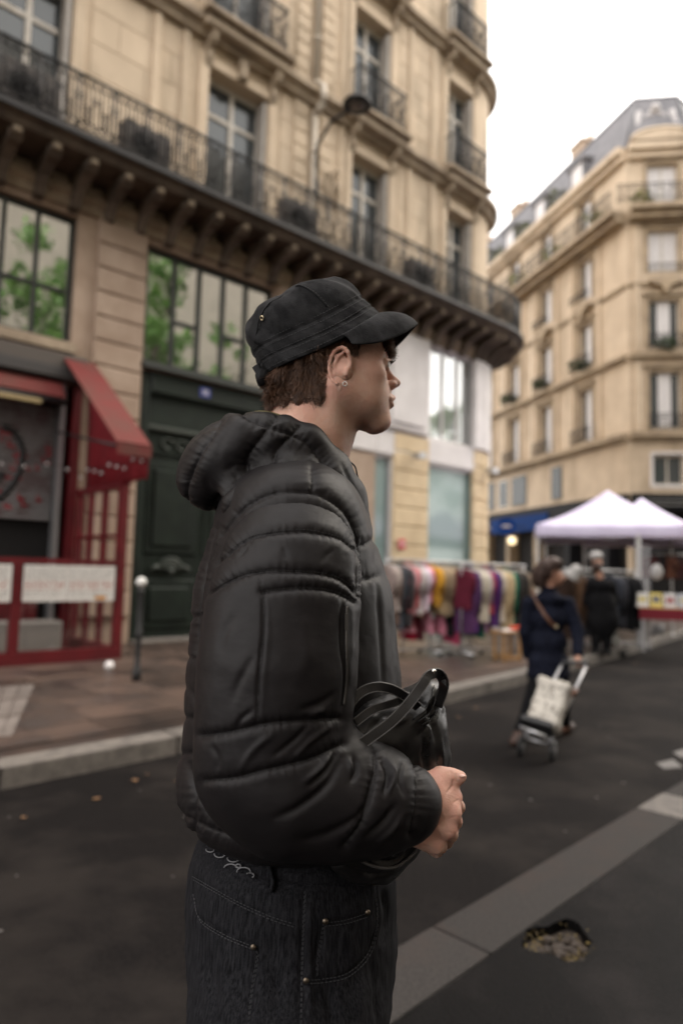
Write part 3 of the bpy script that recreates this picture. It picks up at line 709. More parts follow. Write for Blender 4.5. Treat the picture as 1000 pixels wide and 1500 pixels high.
# mezzanine windows and the ground floor shopfronts
for c, ww, mt in ((-5.6, .9, M_darkframe), (-9.4, 1.6, M_darkframe), (-11.2, 1.2, M_wood), (-13.1, 1.5, M_darkframe)):
    g = MB(); g.box(c-ww/2, c+ww/2, -.05, 0, 5.35, 7.0); w_ = g.build('mezzanine_window', mt, RB, XL); MB().quad((c-ww/2+.1, -.055, 5.45), (c+ww/2-.1, -.055, 5.45), (c+ww/2-.1, -.055, 6.9), (c-ww/2+.1, -.055, 6.9)).build('pane', M_glass, w_, XL)
M_fasc = mat('black_shop_fascia', (.012, .012, .014), .6, spec=.15); M_blue = mat('blue_shop_sign', (.006, .035, .15), .7, spec=.1)
for (X, a, b) in ((XL, -26, -.02), (XF, .02, CW-.02), (XR, .02, 12)):
    MB().box(a, b, -.25, .1, 4.35, 5.05).build('shop_fascia', M_fasc, RB, X)
    MB().quad((a, .5, 0), (b, .5, 0), (b, .5, 4.4), (a, .5, 4.4)).build('shop_interior', M_dark, RB, X)
    x = a+.3
    while x < b:
        MB().box(x, min(x+.35, b), -.12, .5, 0, 4.35).build('shop_pier', M_fasc if X is not XL or x > -6 else M_rb2, RB, X); x += 3.0
    MB().box(a, b, .05, .15, .0, .6).build('shop_stallriser', M_fasc, RB, X)
MB().box(-12.2, -6.0, -.32, -.252, 3.85, 4.7).build('blue_sign_board', M_blue, RB, XL)
for z in (4.55, 4.75): MB().box(0.1, CW, -.30, -.252, z, z+.04).build('fascia_stripe', M_metal, RB, XF)
# roof: steep slate slopes, pavilion over the corner
P3 = lambda X, x, y, z: tuple(X@Vector((x, y, z)))
zr = ZF[4]+.25; zt = 1.5+(zz(154)-1.5)*1.05; ins = 1.0; g = MB()
def inner(Xa, Xb, org):
    na, nb_ = np.array(Xa.col[1][:3]), np.array(Xb.col[1][:3]); v = ins*(na+nb_)/(1+na@nb_); return np.array(org)+v
cA, cB = np.array([0, 0, 0.]), np.array([.99*CW, -.139*CW, 0])
iA, iB = inner(XL, XF, cA), inner(XF, XR, cB); Zv = lambda p, z: (p[0], p[1], z)
lf, rt_ = P3(XL, -26, 0, zr), P3(XR, 12, 0, zr); lfi, rti = P3(XL, -26, ins, zt), P3(XR, 12, ins, zt)
g.quad(lf, Zv(cA, zr), Zv(iA, zt), lfi); g.quad(Zv(cA, zr), Zv(cB, zr), Zv(iB, zt), Zv(iA, zt)); g.quad(Zv(cB, zr), rt_, rti, Zv(iB, zt)); g.add([lfi, Zv(iA, zt), Zv(iB, zt), rti, P3(XR, 12, 8, zt), P3(XL, -26, 8, zt)], [(0, 1, 2, 3, 4, 5)])
g.build('slate_roof', M_zinc, RB)
g = MB(); g.tube([lfi, Zv(iA, zt), Zv(iB, zt), rti], .07, 6); g.tube([Zv(cA, zr), Zv(iA, zt)], .06, 5); g.tube([Zv(cB, zr), Zv(iB, zt)], .06, 5); g.build('roof_ridge', mat('dark_lead', (.09, .09, .10), .5), RB)
# carved cartouche dormer on the pavilion and arched pediment below it
g = MB(); oc = P3(XF, CW/2, 0, 0); fm = XF@Matrix.Translation((CW/2, 0, zr))
g.tube([(.55*math.cos(t), .75+.0*math.sin(t), 1.5+.55*math.sin(t)) for t in np.linspace(0, 6.0, 16)], .16, 7, closed=True)
g.box(-.75, .75, .25, 1.2, .1, .9, .1); g.tube([(-1.0, .6, .5), (-.85, .6, 1.3), (-.7, .7, 2.1)], .16, 7); g.tube([(1.0, .6, .5), (.85, .6, 1.3), (.7, .7, 2.1)], .16, 7); g.ball((0, .7, 2.25), .25)
g.box(-.45, .45, .8, 1.0, 1.0, 2.0); g.build('carved_cartouche', mat('pale_zinc_carving', (.48, .46, .45), .6, (.35, .33, .33), 4), RB, fm)
g = MB(); ar = [(1.25*math.cos(t), .05+.48*math.sin(t)) for t in np.linspace(0, math.pi, 15)]
g.prism(ar, -.5, .2, 'y'); g.tube([(x*1.06, -.45, z*1.06) for x, z in ar], .1, 6); g.build('arched_pediment', M_rb, RB, fm)
# dormers along the left slope
for x in (-3.9, -7.4, -10.8, -14.2, -17.6, -21):
    g = MB(); g.box(x-.65, x+.65, .1, 1.6, zr, zr+1.5); ar = [(x+.8*math.cos(t), zr+1.5+.45*math.sin(t)) for t in np.linspace(0, math.pi, 9)]; g.prism(ar, -.02, 1.7, 'y')
    d_ = g.build('dormer', M_zinc, RB, XL); MB().quad((x-.42, .095, zr+.15), (x+.42, .095, zr+.15), (x+.42, .095, zr+1.45), (x-.42, .095, zr+1.45)).build('dormer_window', M_curt, d_, XL)
for k, x in enumerate((-5.7, -9.2, -12.5, -16)):
    leafclump(XL@Vector((x, .2, zr+.7)), .6, 260, 300+k, mat('dusty_green_plant', (.14, .15, .06), .7, (.07, .08, .04), 6), RB, 'roof_plant', (.05, .12))
for x in (-6.2, -13.0, -18):
    g = MB(); g.box(x-.5, x+.5, 1.6, 3.0, zt-.6, zt+1.3); g.box(x-.6, x+.6, 1.5, 3.1, zt+1.303, zt+1.42)
    for q in (-.3, 0, .3): g.tube([(x+q, 2.3, zt+1.4), (x+q, 2.3, zt+1.95)], .11, 8)
    g.build('chimney', mat('chimney_plaster', (.46, .36, .27), .8, (.38, .28, .2), 4), RB, XL)
# round lamp in the blue shop, glowing
o = MB().ball(P3(XL, -9.2, -.55, 3.35), .22, 14, 10); M_glow = mat('warm_globe', (.9, .8, .6), .5, emit=(1, .78, .45, 1.3))
lw = o.build('globe_lamp', M_glow); lw.parent = RB; tag(lw, None)
# blue circular shop sign and wall lantern
g = MB(); th = np.linspace(0, 2*math.pi, 17)[:-1]; g.prism([(.42*math.cos(t), .42*math.sin(t)) for t in th], -.05, .05, 'y')
sg = g.build('round_shop_sign', mat('round_sign_blue', (.006, .05, .26), .6, spec=.1), loc=tuple(aty(741, 771, 32)), rot=(0, 0, -.1)); tag(sg, 'round blue projecting sign on the shop left of the white tent', 'sign')
g = MB(); g.box(-.2, .2, -.06, -.052, -.05, .06); g.build('sign_mark', M_white, sg)
MB().box(.4, .9, -.02, .02, -.03, .03).build('bracket', M_black, sg)

# ---------------------------------------------------------------- the other side of the street, behind the camera (seen in window reflections)
M_pb = mat('pale_render', (.46, .41, .34), .85, (.38, .34, .28), .8)
OB = empty('cream_rendered_building', orig(0, -9), RZ_F, 'pale cream building mirrored in the mezzanine windows behind the green trees', 'building')
g = MB(); g.box(-14, 34, -12, 0, 0, 25); g.build('facade_wall', M_pb, OB)
wme = MB().box(-.6, .6, .0, .05, 0, 2.1).mesh('window', M_darkframe)
for k in range(16):
    for z in (1.5, 5.2, 8.6, 18.2): 
        mesh_obj('window', wme, OB, (-12+k*3, 0.0, z-.5))
TR = []
M_trleaf = mat('plane_tree_leaf', (.16, .34, .05), .6, (.08, .20, .03), 1.5, thr=(.4, .6))
for i, (u, d, h, r) in enumerate(((8.6, -3.4, 14.6, 2.1), (13.0, -3.3, 15.4, 2.0), (17.0, -3.4, 12.6, 1.9), (33, -3, 12.5, 3.0))):
    p = orig(u, d); t = empty('street_tree', p, 0, ('bushy green tree', 'tall forked green tree', 'slim light green tree', 'broad green tree reflected in the white corner shop window')[i]+('' if i == 3 else ' reflected in the '+('mezzanine window at far left', 'left panes of the window over the green door', 'right panes of the window over the green door')[i]), 'tree', 'trees across the street')
    g = MB(); g.tube([(0, 0, 0), (.05, .02, h*.3), (.0, .1, h*.55), (.1, 0, h*.85)], [.16, .13, .09, .03], 8)
    for k in range(7):
        a = k*2.4; z = h*(.35+.07*k); g.tube([(0, 0, z), (r*.4*math.cos(a), r*.4*math.sin(a), z+.6), (r*.75*math.cos(a), r*.75*math.sin(a), z+1.3)], [.06, .04, .015], 5)
    g.build('trunk', M_bark, t)
    q = np.random.RandomState(i); P = []
    for k in range(26):
        a = q.uniform(0, 6.28); zc = h*q.uniform(.38, .98); rr_ = r*q.uniform(.2, .85)*(1.15-.5*abs(zc/h-.65)*2); P.append((rr_*math.cos(a), rr_*math.sin(a), zc, q.uniform(.5, .95)))
    V = []
    for (x, y, z, s) in P:
        n = 150; d = q.normal(size=(n, 3)); d /= np.linalg.norm(d, axis=1)[:, None]; c = np.array([x, y, z])+d*s*q.uniform(.3, 1, (n, 1))
        a = q.normal(size=(n, 3)); a /= np.linalg.norm(a, axis=1)[:, None]; b = np.cross(a, q.normal(size=(n, 3))); b /= np.linalg.norm(b, axis=1)[:, None]; sz = q.uniform(.07, .14, (n, 1))
        V.append(np.stack([c-a*sz, c+b*sz*.7, c+a*sz, c-b*sz*.7], 1).reshape(-1, 3))
    V = np.concatenate(V); mesh_obj('crown', np_mesh('crown', V, np.arange(len(V)).reshape(-1, 4), M_trleaf, False), t)

# ---------------------------------------------------------------- things on the left building
def fo(u, d, z): return orig(u, d, z)      # d = distance from the camera line
# awning
aw = empty('red_awning', orig(0, FD), RZ_F, 'faded red shop awning with hanging side curtain beside the green door', 'awning')
def awp(u, D_, z): return (u, D_-FD, z)
def sheet(name, P, mt, th=.015, parent=None, n=1):
    """solid sheet from a quad of points"""
    P = [np.array(p, float) for p in P]; nn = np.cross(P[1]-P[0], P[3]-P[0]); nn /= np.linalg.norm(nn)
    V = P+[p+nn*th for p in P]; g = MB(); g.add(V, [(0, 3, 2, 1), (4, 5, 6, 7)]+[(i, (i+1) % 4, 4+(i+1) % 4, 4+i) for i in range(4)]); return g.build(name, mt, parent)
sheet('sloping_cloth', [awp(3.93, 8.85, 3.16), awp(4.44, 8.85, 3.16), awp(4.50, 11.15, 4.84), awp(3.98, 11.15, 4.84)], M_redcloth, .02, aw)
sheet('front_hem', [awp(3.93, 8.83, 3.0), awp(4.44, 8.83, 3.0), awp(4.44, 8.83, 3.155), awp(3.93, 8.83, 3.155)], M_redcloth, .01, aw)
g = MB()
rows = []
for k in range(13):
    t = k/12; D_ = 8.87+(11.1-8.87)*t; zt_ = 3.13+(4.80-3.13)*t; zb = 2.70+.03*math.sin(k*1.7); o = .03*math.sin(k*2.3)
    rows.append([(4.42+o*.2, D_-FD, zt_), (4.42+o, D_-FD, (zt_+zb)/2), (4.42+o*1.4, D_-FD, zb)])
g.grid(rows); sc_ = g.build('side_curtain', M_redside, aw); sm = sc_.modifiers.new('s', 'SOLIDIFY'); sm.thickness = .012
sheet('retracted_cloth', [awp(-2, 10.95, 4.12), awp(3.97, 10.95, 4.12), awp(3.97, 11.15, 4.40), awp(-2, 11.15, 4.40)], M_redcloth, .03, aw)
g = MB(); g.tube([awp(-2, 10.8, 4.02), awp(3.95, 10.8, 4.02)], .05, 8); g.tube([awp(3.95, 11.1, 3.6), awp(3.95, 8.9, 3.12)], .02, 6); g.build('awning_arm', M_black, aw)
MB().box(-1.5, 3.4, 10.3-FD, 10.42-FD, 3.84, 3.90).build('tube_light', mat('unlit_tube', (.35, .27, .14), .4), aw)
g = MB()
for k, (x, y) in enumerate(((372*.353, 762), (364*.353, 690), (428*.353, 684), (466*.353, 692), (262*.353, 688), (210*.353, 696))): pass
bulbs = empty('bulb_string', orig(0, FD), RZ_F, 'string of small white bulbs along the red awning curtain', 'string lights')
bm_ = MB().ball((0, 0, 0), .026, 8, 6).mesh('bulb', M_white); pts = []
for k in range(9):
    D_ = 8.95+k*.27; z = 2.96+.06*math.sin(k*2.1); mesh_obj('bulb', bm_, bulbs, (4.36, D_-FD, z)); pts.append((4.375, D_-FD, z+.05))
for k in range(6):
    u = 4.1-k*.33; mesh_obj('bulb', bm_, bulbs, (u, 11.0-FD, 3.0+.05*math.sin(k*1.9))); pts.append((u, 11.0-FD, 3.05))
MB().tube(pts, .006, 4).build('wire', M_black, bulbs)
# red terrace enclosure
en = empty('red_terrace_enclosure', orig(0, 9.56), RZ_F, 'red painted steel and glass terrace enclosure with white menu sheets under the awning', 'terrace enclosure')
def eb(name, a, b, y0, y1, z0, z1, mt=M_red, bev=0): return MB().box(a, b, y0, y1, z0, z1, bev).build(name, mt, en)
eb('base_beam', -2, 4.46, -.06, .06, .135, .32); eb('top_rail', -2, 4.46, -.05, .05, 1.49, 1.56)
for u in (-.9, .35, 1.7, 2.98): eb('post', u-.06, u+.06, -.052, .052, .322, 1.488)
eb('corner_post', 4.34, 4.46, -.055, .055, .322, 2.72)
for y in (.62, 1.15, 1.6): eb('side_post', 4.36, 4.44, y-.04, y+.04, .322, 2.62)
eb('side_top_rail', 4.35, 4.45, .06, 1.64, 2.62, 2.72); eb('side_base', 4.35, 4.45, .062, 1.64, .135, .32)
for z in (1.2, 1.9): eb('side_rail', 4.37, 4.43, .06, 1.62, z, z+.05)
M_clear = bpy.data.materials.new('clear_glass'); M_clear.use_nodes = True; T = M_clear.node_tree; T.nodes.clear()
o_ = T.nodes.new('ShaderNodeOutputMaterial'); x_ = T.nodes.new('ShaderNodeMixShader'); a_ = T.nodes.new('ShaderNodeBsdfTransparent'); b_ = T.nodes.new('ShaderNodeBsdfGlossy'); b_.inputs['Roughness'].default_value = .03
x_.inputs[0].default_value = .12; T.links.new(a_.outputs[0], x_.inputs[1]); T.links.new(b_.outputs[0], x_.inputs[2]); T.links.new(x_.outputs[0], o_.inputs[0])
for (a, b) in ((.06, .58), (.66, 1.11), (1.19, 1.56)):
    MB().quad((4.4, a, .33), (4.4, b, .33), (4.4, b, 2.6), (4.4, a, 2.6)).build('side_pane', M_clear, en)
for (a, b) in ((.41, 1.64), (1.76, 2.92), (3.04, 4.33)):
    MB().quad((a, 0, .33), (b, 0, .33), (b, 0, 1.48), (a, 0, 1.48)).build('front_pane', M_clear, en)
# menu sheets: white board with printed rows (flat print)
M_sheet = mat('menu_sheet', (.62, .60, .57), .6); M_pr1 = mat('menu_print_red', (.35, .08, .06), .7); M_pr2 = mat('menu_print_grey', (.2, .2, .2), .7); M_pr3 = mat('menu_print_orange', (.5, .22, .04), .7)
for (a, b) in ((3.05, 3.62), (3.63, 4.30), (1.75, 2.35), (2.36, 2.9)):
    s = MB().box(a, b, -.075, -.056, .98, 1.47).build('menu_sheet', M_sheet, en)
    rr = random.Random(int(a*100)); g1, g2, g3 = MB(), MB(), MB()
    for r in range(9):
        z = 1.43-r*.045; x = a+.03
        while x < b-.06:
            w = rr.uniform(.01, .05); (g1 if r in (4, 5, 6) else g2).box(x, min(x+w, b-.02), -.0775, -.0752, z-.018, z-.004 if r not in (5,) else z+.01); x += w+rr.uniform(.012, .05)
    g1.build('menu_print_red', M_pr1, s); g2.build('menu_print', M_pr2, s)
    if a > 3.6: MB().box(b-.28, b-.12, -.0775, -.0752, 1.0, 1.05).build('menu_picture', M_pr3, s)
# low counter inside
cb = MB().box(2.0, 4.0, 1.0, 1.5, .135, .62, .02).build('pale_bench', mat('pale_counter', (.22, .20, .18), .7), None); cb.location = orig(0, 9.56); cb.rotation_euler = (0, 0, RZ_F); tag(cb, 'low grey bench inside the red terrace enclosure', 'bench')
gb = MB().ball((0, 0, .06), .06).build('highlight_ball', M_white, None, loc=tuple(atz(160, 982, .14))); tag(gb, 'small white ball added for a blurred highlight at the foot of the red enclosure', 'highlight')  # added white ball stands in for a blurred highlight on the ground
# air conditioning units on the balcony
acs = []
def ac_unit(u, lab, s=1.0, D_=10.65):
    t = empty('air_conditioner', orig(u, D_, 8.222), RZ_F, lab, 'air conditioner', 'air conditioners on the long balcony')
    MB().box(-.42*s, .42*s, -.16, .16, .03, .72*s, .02).build('casing', mat('ac_casing', (.15, .13, .12), .6), t)
    g = MB()
    for r in (.06, .12, .18, .24): g.tube([(r*math.cos(a)-.06, -.175, .37*s+r*math.sin(a)) for a in np.linspace(0, 6.28, 17)[:-1]], .007, 4, closed=True)
    for a in np.linspace(0, 6.28, 9)[:-1]: g.tube([(-.06, -.178, .37*s), (-.06+.25*math.cos(a), -.178, .37*s+.25*math.sin(a))], .005, 4)
    g.build('fan_grille', M_iron, t); g = MB(); g.lathe([(.21, 0), (.21, .01)], 20); 
    d_ = g.build('fan_opening', M_dark, t, loc=(-.06, -.162, .37*s), rot=(R_(90), 0, 0)); return t
ac_unit(3.0, 'grey air conditioning unit by the tall window at far left of the balcony', 1.1); ac_unit(4.95, 'dark air conditioning unit alone against the wall between the left and middle windows')
ac_unit(8.35, 'air conditioning unit standing behind the railing left of the drainpipe'); ac_unit(12.1, 'brown air conditioning unit on the balcony near the rounded corner')
# street lamp on its wall bracket
b_ = orig(9.2, 11.15); hd_ = aty(523, 152, b_[1]-.9)
def raypt(px, py, D_): r = ray(px, py); return _C+r*(D_/(r@FN))
p0, p1, p2, p3 = raypt(463, 250, 11.15), raypt(465, 212, 11.0), raypt(485, 178, 10.4), raypt(512, 160, 9.9); pc = raypt(523, 152, 9.75)
lt = empty('wall_street_lamp', tuple(p0), 0, 'black saucer-shaped street lamp on a bent wall arm beside the drainpipe', 'street lamp')
off = lambda p: np.array(p)-p0
g = MB(); g.tube([off(p0)+np.array([0, 0, -.5]), off(p0), off(p1), off(p2), off(p3), off(pc)+np.array([0, 0, .1])], .035, 8); g.box(-.06, .06, -.04, .1, -.6, -.2); g.build('arm', M_black, lt)
g = MB(); g.lathe([(.02, .16), (.10, .15), (.22, .09), (.30, .0), (.30, -.04), (.27, -.045)], 24, tuple(off(pc))); g.build('lamp_shade', M_black, lt)
g = MB(); g.ball(tuple(off(pc)+np.array([0, 0, -.045])), (.16, .16, .05)); g.build('lens', mat('dull_lamp_lens', (.12, .10, .09), .3), lt)
# shop wall lamps on the tan piers
for (px, lab) in ((609, 'small grey floodlight on the left tan pier of the corner shop'), (716, 'small grey floodlight on the rounded corner pier')):
    p = raypt(px, 668 if px < 650 else 690, 11.1 if px < 650 else 11.25); t = empty('floodlight', tuple(p), RZ_F, lab, 'floodlight', 'floodlights on the corner shop')
    g = MB(); g.prism([(-.14, -.08), (.14, -.08), (.1, .1), (-.1, .06)], -.22, .0, 'y'); g.build('housing', M_metal, t); MB().tube([(0, 0, 0), (0, .15, .08), (0, .22, .08)], .02, 6).build('arm', M_metal, t)
# parking bollard
bo = empty('bollard', tuple(atz(200, 998, .14)), 0, 'slim dark bollard with a white ball top in front of the green door', 'bollard')
g = MB(); g.lathe([(.055, 0), (.055, .12), (.035, .16), (.032, .5), (.045, .53), (.045, .57), (.032, .6), (.032, 1.02), (.045, 1.05), (.03, 1.1)], 12); g.build('post', M_black, bo)
MB().ball((0, 0, 1.16), .06, 14, 10).build('ball_top', mat('white_ball', (.75, .75, .72), .4), bo)
# dark arch reflected in the left shop pane, put in as a flat grey shape
g = MB(); g.prism([(10.3, .35), (11.2, .35)]+[(10.3+.95*math.cos(t), 2.3+.7*math.sin(t)) for t in np.linspace(0, math.pi/2, 9)], -.0, .012, 'y'); va = g.build('grey_reflection_arch', mat('reflection_grey', (.10, .10, .14), .5), LB, xf=Matrix.Translation((0, .05, 0)))
# small red notice on the tan pier
nt_ = MB().box(-.12, .12, -.02, 0, -.12, .12, .004).build('paper_notice', mat('pink_red_notice', (.62, .08, .10), .6), None, loc=tuple(raypt(588, 797, 11.2)), rot=(0, 0, RZ_F)); tag(nt_, 'small red paper notice on the tan pier above the clothes', 'notice')
MB().box(-.08, .08, -.025, -.021, -.02, .03).build('notice_print', M_white, nt_)
MB().box(-.07, .07, -.02, .0, -.22, .22, .01).build('blue_plaque', M_blue, LB, xf=Matrix.Translation((15.9, .0, 2.2))) if False else None
# leaves and litter by the far kerb
g = MB(); rr = random.Random(5)
for i in range(26):
    t = rr.uniform(0, 6); k = int(t); a = FK[k]+(FK[k+1]-FK[k])*(t-k); p = a+np.array([rr.uniform(.02, .5), -rr.uniform(.02, .5)]); s = rr.uniform(.012, .03); th = rr.uniform(0, 6)
    g.add([(p[0]+s*math.cos(th+q*1.57), p[1]+s*math.sin(th+q*1.57), .008+rr.uniform(0, .012)) for q in range(4)], [(0, 1, 2, 3)])
tag(g.build('fallen_leaves', mat('brown_leaf', (.22, .12, .05), .7, (.12, .06, .03), 30)), kind='stuff')
# ---------------------------------------------------------------- implicit modelling of bodies and cloth
def surfnets(F, xs, ys, zs):
    nx, ny, nz = F.shape; ins = F < 0
    cnt = np.zeros((nx-1, ny-1, nz-1), np.int8)
    for i in (0, 1):
        for j in (0, 1):
            for k in (0, 1): cnt += ins[i:nx-1+i, j:ny-1+j, k:nz-1+k]
    act = (cnt > 0) & (cnt < 8); I, J, K = np.nonzero(act); idx = -np.ones(act.shape, np.int64); idx[I, J, K] = np.arange(len(I))
    acc = np.zeros((len(I), 3)); n = np.zeros(len(I))
    g = [np.asarray(xs, float), np.asarray(ys, float), np.asarray(zs, float)]
    cor = [(a, b, c) for a in (0, 1) for b in (0, 1) for c in (0, 1)]
    for a in cor:
        for ax in range(3):
            if a[ax]: continue
            b = list(a); b[ax] = 1
            fa = F[I+a[0], J+a[1], K+a[2]]; fb = F[I+b[0], J+b[1], K+b[2]]; m = (fa < 0) != (fb < 0)
            t = np.where(m, fa/np.where(m, fa-fb, 1), 0)
            P = np.stack([g[0][I+a[0]], g[1][J+a[1]], g[2][K+a[2]]], 1); ind = (I, J, K)[ax]
            P[:, ax] = g[ax][ind]+(g[ax][ind+1]-g[ax][ind])*t
            acc[m] += P[m]; n[m] += 1
    V = acc/n[:, None]; faces = []
    for ax in range(3):
        s0 = [slice(None)]*3; s1 = [slice(None)]*3; s0[ax] = slice(0, -1); s1[ax] = slice(1, None)
        A, B = ins[tuple(s0)], ins[tuple(s1)]; o = [k for k in range(3) if k != ax]
        sl = [slice(None)]*3
        for k in o: sl[k] = slice(1, -1)
        cr = np.zeros(A.shape, bool); cr[tuple(sl)] = (A != B)[tuple(sl)]
        q = np.array(np.nonzero(cr)).T
        if not len(q): continue
        flip = A[q[:, 0], q[:, 1], q[:, 2]]
        d1 = np.zeros(3, int); d2 = np.zeros(3, int); d1[o[0]] = 1; d2[o[1]] = 1
        def at(p): return idx[p[:, 0], p[:, 1], p[:, 2]]
        f = np.stack([at(q-d1-d2), at(q-d2), at(q), at(q-d1)], 1)
        if ax == 1: flip = ~flip
        f[~flip] = f[~flip][:, ::-1]; faces.append(f)
    return V, np.concatenate(faces)
def smin(a, b, k):
    if k <= 0: return np.minimum(a, b)
    h = np.maximum(k-np.abs(a-b), 0)/k; return np.minimum(a, b)-h*h*k*.25
def smax(a, b, k): return -smin(-a, -b, k)
class Sdf:
    def __init__(s): s.ops = []
    def cap(s, a, b, ra, rb=None, k=.02, sub=False): s.ops.append(('c', np.array(a, float), np.array(b, float), ra, ra if rb is None else rb, k, sub)); return s
    def chain(s, pts, rs, k=.02, sub=False):
        rs = np.broadcast_to(rs, (len(pts),))
        for i in range(len(pts)-1): s.cap(pts[i], pts[i+1], float(rs[i]), float(rs[i+1]), k, sub)
        return s
    def ell(s, c, r, k=.02, sub=False, rot=None): s.ops.append(('e', np.array(c, float), np.array(r, float), rot, k, sub)); return s
    def bx(s, c, h, rd, k=.02, sub=False, rot=None): s.ops.append(('b', np.array(c, float), np.array(h, float), rd, rot, k, sub)); return s
    def ev(s, P):
        d = np.full(len(P), 1., np.float64)
        for o in s.ops:
            if o[0] == 'c':
                _, a, b, ra, rb, k, sub = o; ba = b-a; t = np.clip(((P-a)@ba)/max(ba@ba, 1e-12), 0, 1)
                q = np.linalg.norm(P-a-t[:, None]*ba, axis=1)-(ra+(rb-ra)*t)
            elif o[0] == 'e':
                _, c, r, rot, k, sub = o; X = P-c
                if rot is not None: X = X@rot
                k0 = np.linalg.norm(X/r, axis=1); k1 = np.linalg.norm(X/(r*r), axis=1); q = k0*(k0-1)/np.maximum(k1, 1e-9)
            else:
                _, c, h, rd, rot, k, sub = o; X = P-c
                if rot is not None: X = X@rot
                Q = np.abs(X)-h+rd; q = np.linalg.norm(np.maximum(Q, 0), axis=1)+np.minimum(Q.max(1), 0)-rd
            d = smax(d, -q, k) if sub else smin(d, q, k)
        return d
    def mesh(s, lo, hi, cell):
        xs, ys, zs = (np.arange(lo[i], hi[i]+cell, cell) for i in range(3))
        out = np.empty((len(xs), len(ys), len(zs)))
        Y, Z = np.meshgrid(ys, zs, indexing='ij'); yz = np.stack([Y.ravel(), Z.ravel()], 1)
        st = max(1, 400000//len(yz))
        for i in range(0, len(xs), st):
            xx = xs[i:i+st]; P = np.empty((len(xx)*len(yz), 3)); P[:, 0] = np.repeat(xx, len(yz)); P[:, 1:] = np.tile(yz, (len(xx), 1))
            out[i:i+st] = s.ev(P).reshape(len(xx), len(ys), len(zs))
        return surfnets(out, xs, ys, zs)
def smooth_v(V, f, it=2, lam=.5):
    e = np.concatenate([f[:, [0, 1]], f[:, [1, 2]], f[:, [2, 3]], f[:, [3, 0]]]); e = np.concatenate([e, e[:, ::-1]])
    n = np.bincount(e[:, 0], minlength=len(V))[:, None]
    for _ in range(it):
        A = np.stack([np.bincount(e[:, 0], weights=V[e[:, 1], k], minlength=len(V)) for k in range(3)], 1)/np.maximum(n, 1); V = V+(A-V)*lam
    return V
def vnormals(V, f):
    n = np.cross(V[f[:, 2]]-V[f[:, 0]], V[f[:, 3]]-V[f[:, 1]]); N = np.zeros_like(V)
    for k in range(4):
        for c in range(3): N[:, c] += np.bincount(f[:, k], weights=n[:, c], minlength=len(V))
    return N/(np.linalg.norm(N, axis=1)[:, None]+1e-12)
def pdist(p, poly):
    """distance and arc length along a 2-D polyline"""
    poly = np.asarray(poly, float); best = np.full(len(p), 1e9); S = np.zeros(len(p)); L = 0
    for a, b in zip(poly[:-1], poly[1:]):
        ba = b-a; l = np.linalg.norm(ba); t = np.clip(((p-a)@ba)/(l*l+1e-9), 0, 1); d = np.linalg.norm(p-a-t[:, None]*ba, axis=1)
        m = d < best; best[m] = d[m]; S[m] = (L+t*l)[m]; L += l
    return best, S
def vnoise(P, f, seed=0):
    """cheap smooth value noise"""
    q = np.random.RandomState(seed); T = q.uniform(-1, 1, 4096); X = np.asarray(P)*f; i = np.floor(X).astype(np.int64); w = X-i; w = w*w*(3-2*w); r = 0
    for a in (0, 1):
        for b in (0, 1):
            for c in (0, 1):
                h = ((i[:, 0]+a)*73856093 ^ (i[:, 1]+b)*19349663 ^ (i[:, 2]+c)*83492791) & 4095
                r = r+T[h]*(w[:, 0] if a else 1-w[:, 0])*(w[:, 1] if b else 1-w[:, 1])*(w[:, 2] if c else 1-w[:, 2])
    return r
def PX(px, py, y): return aty(px, py, y)
def interp_poly(poly, n=40):
    """Catmull-Rom resample of a polyline"""
    P = np.asarray(poly, float); m = len(P)
    if m < 3: 
        t = np.linspace(0, 1, n)[:, None]; return P[0]*(1-t)+P[1]*t
    Q = np.vstack([2*P[0]-P[1], P, 2*P[-1]-P[-2]]); out = []
    for s in np.linspace(0, m-1-1e-6, n):
        i = int(s); t = s-i; a, b, c, d = Q[i], Q[i+1], Q[i+2], Q[i+3]
        out.append(.5*((2*b)+(c-a)*t+(2*a-5*b+4*c-d)*t*t+(-a+3*b-3*c+d)*t**3))
    return np.array(out)
# cloth relief: seams pull in, padding swells between them, small gathers run across the seams, drawn folds
def quilt(V, f, seams, folds=(), puff=.008, wd=20, gather=.0016, gl=12, freq=.28, near_only=None, base_noise=.0007, scale=None):
    N = vnormals(V, f); p = proj(V); D = np.full(len(V), 1e9); G = np.zeros(len(V)); rs = np.random.RandomState(4)
    for i, s in enumerate(seams):
        s = interp_poly(s, 24); d, S = pdist(p, s); D = np.minimum(D, d)
        ph = rs.uniform(0, 99); w = np.sin(S*freq+ph+2*np.sin(S*.09+ph))*.5+np.sin(S*freq*2.6+ph*2+1.5*np.sin(S*.13))*.38
        G += w*np.exp(-d/gl)*(d > .0)*np.minimum(d/3, 1)
    t = np.clip(D/wd, 0, 1); h = puff*(np.sqrt(1-(1-t)**2)-1)
    h = h+gather*G+base_noise*vnoise(V*np.array([1, 1, 1.6]), 26, 3)+base_noise*.6*vnoise(V, 60, 5)
    for (s, w, a) in folds:
        s = interp_poly(s, 24); d, S = pdist(p, s); L = S.max()+1e-6; tp = np.sin(np.clip(S/L, 0.02, .98)*math.pi)**.5
        h = h+a*np.exp(-(d/w)**2)*tp
    if near_only is not None: h = h*near_only(V, N)
    return V+N*h[:, None]
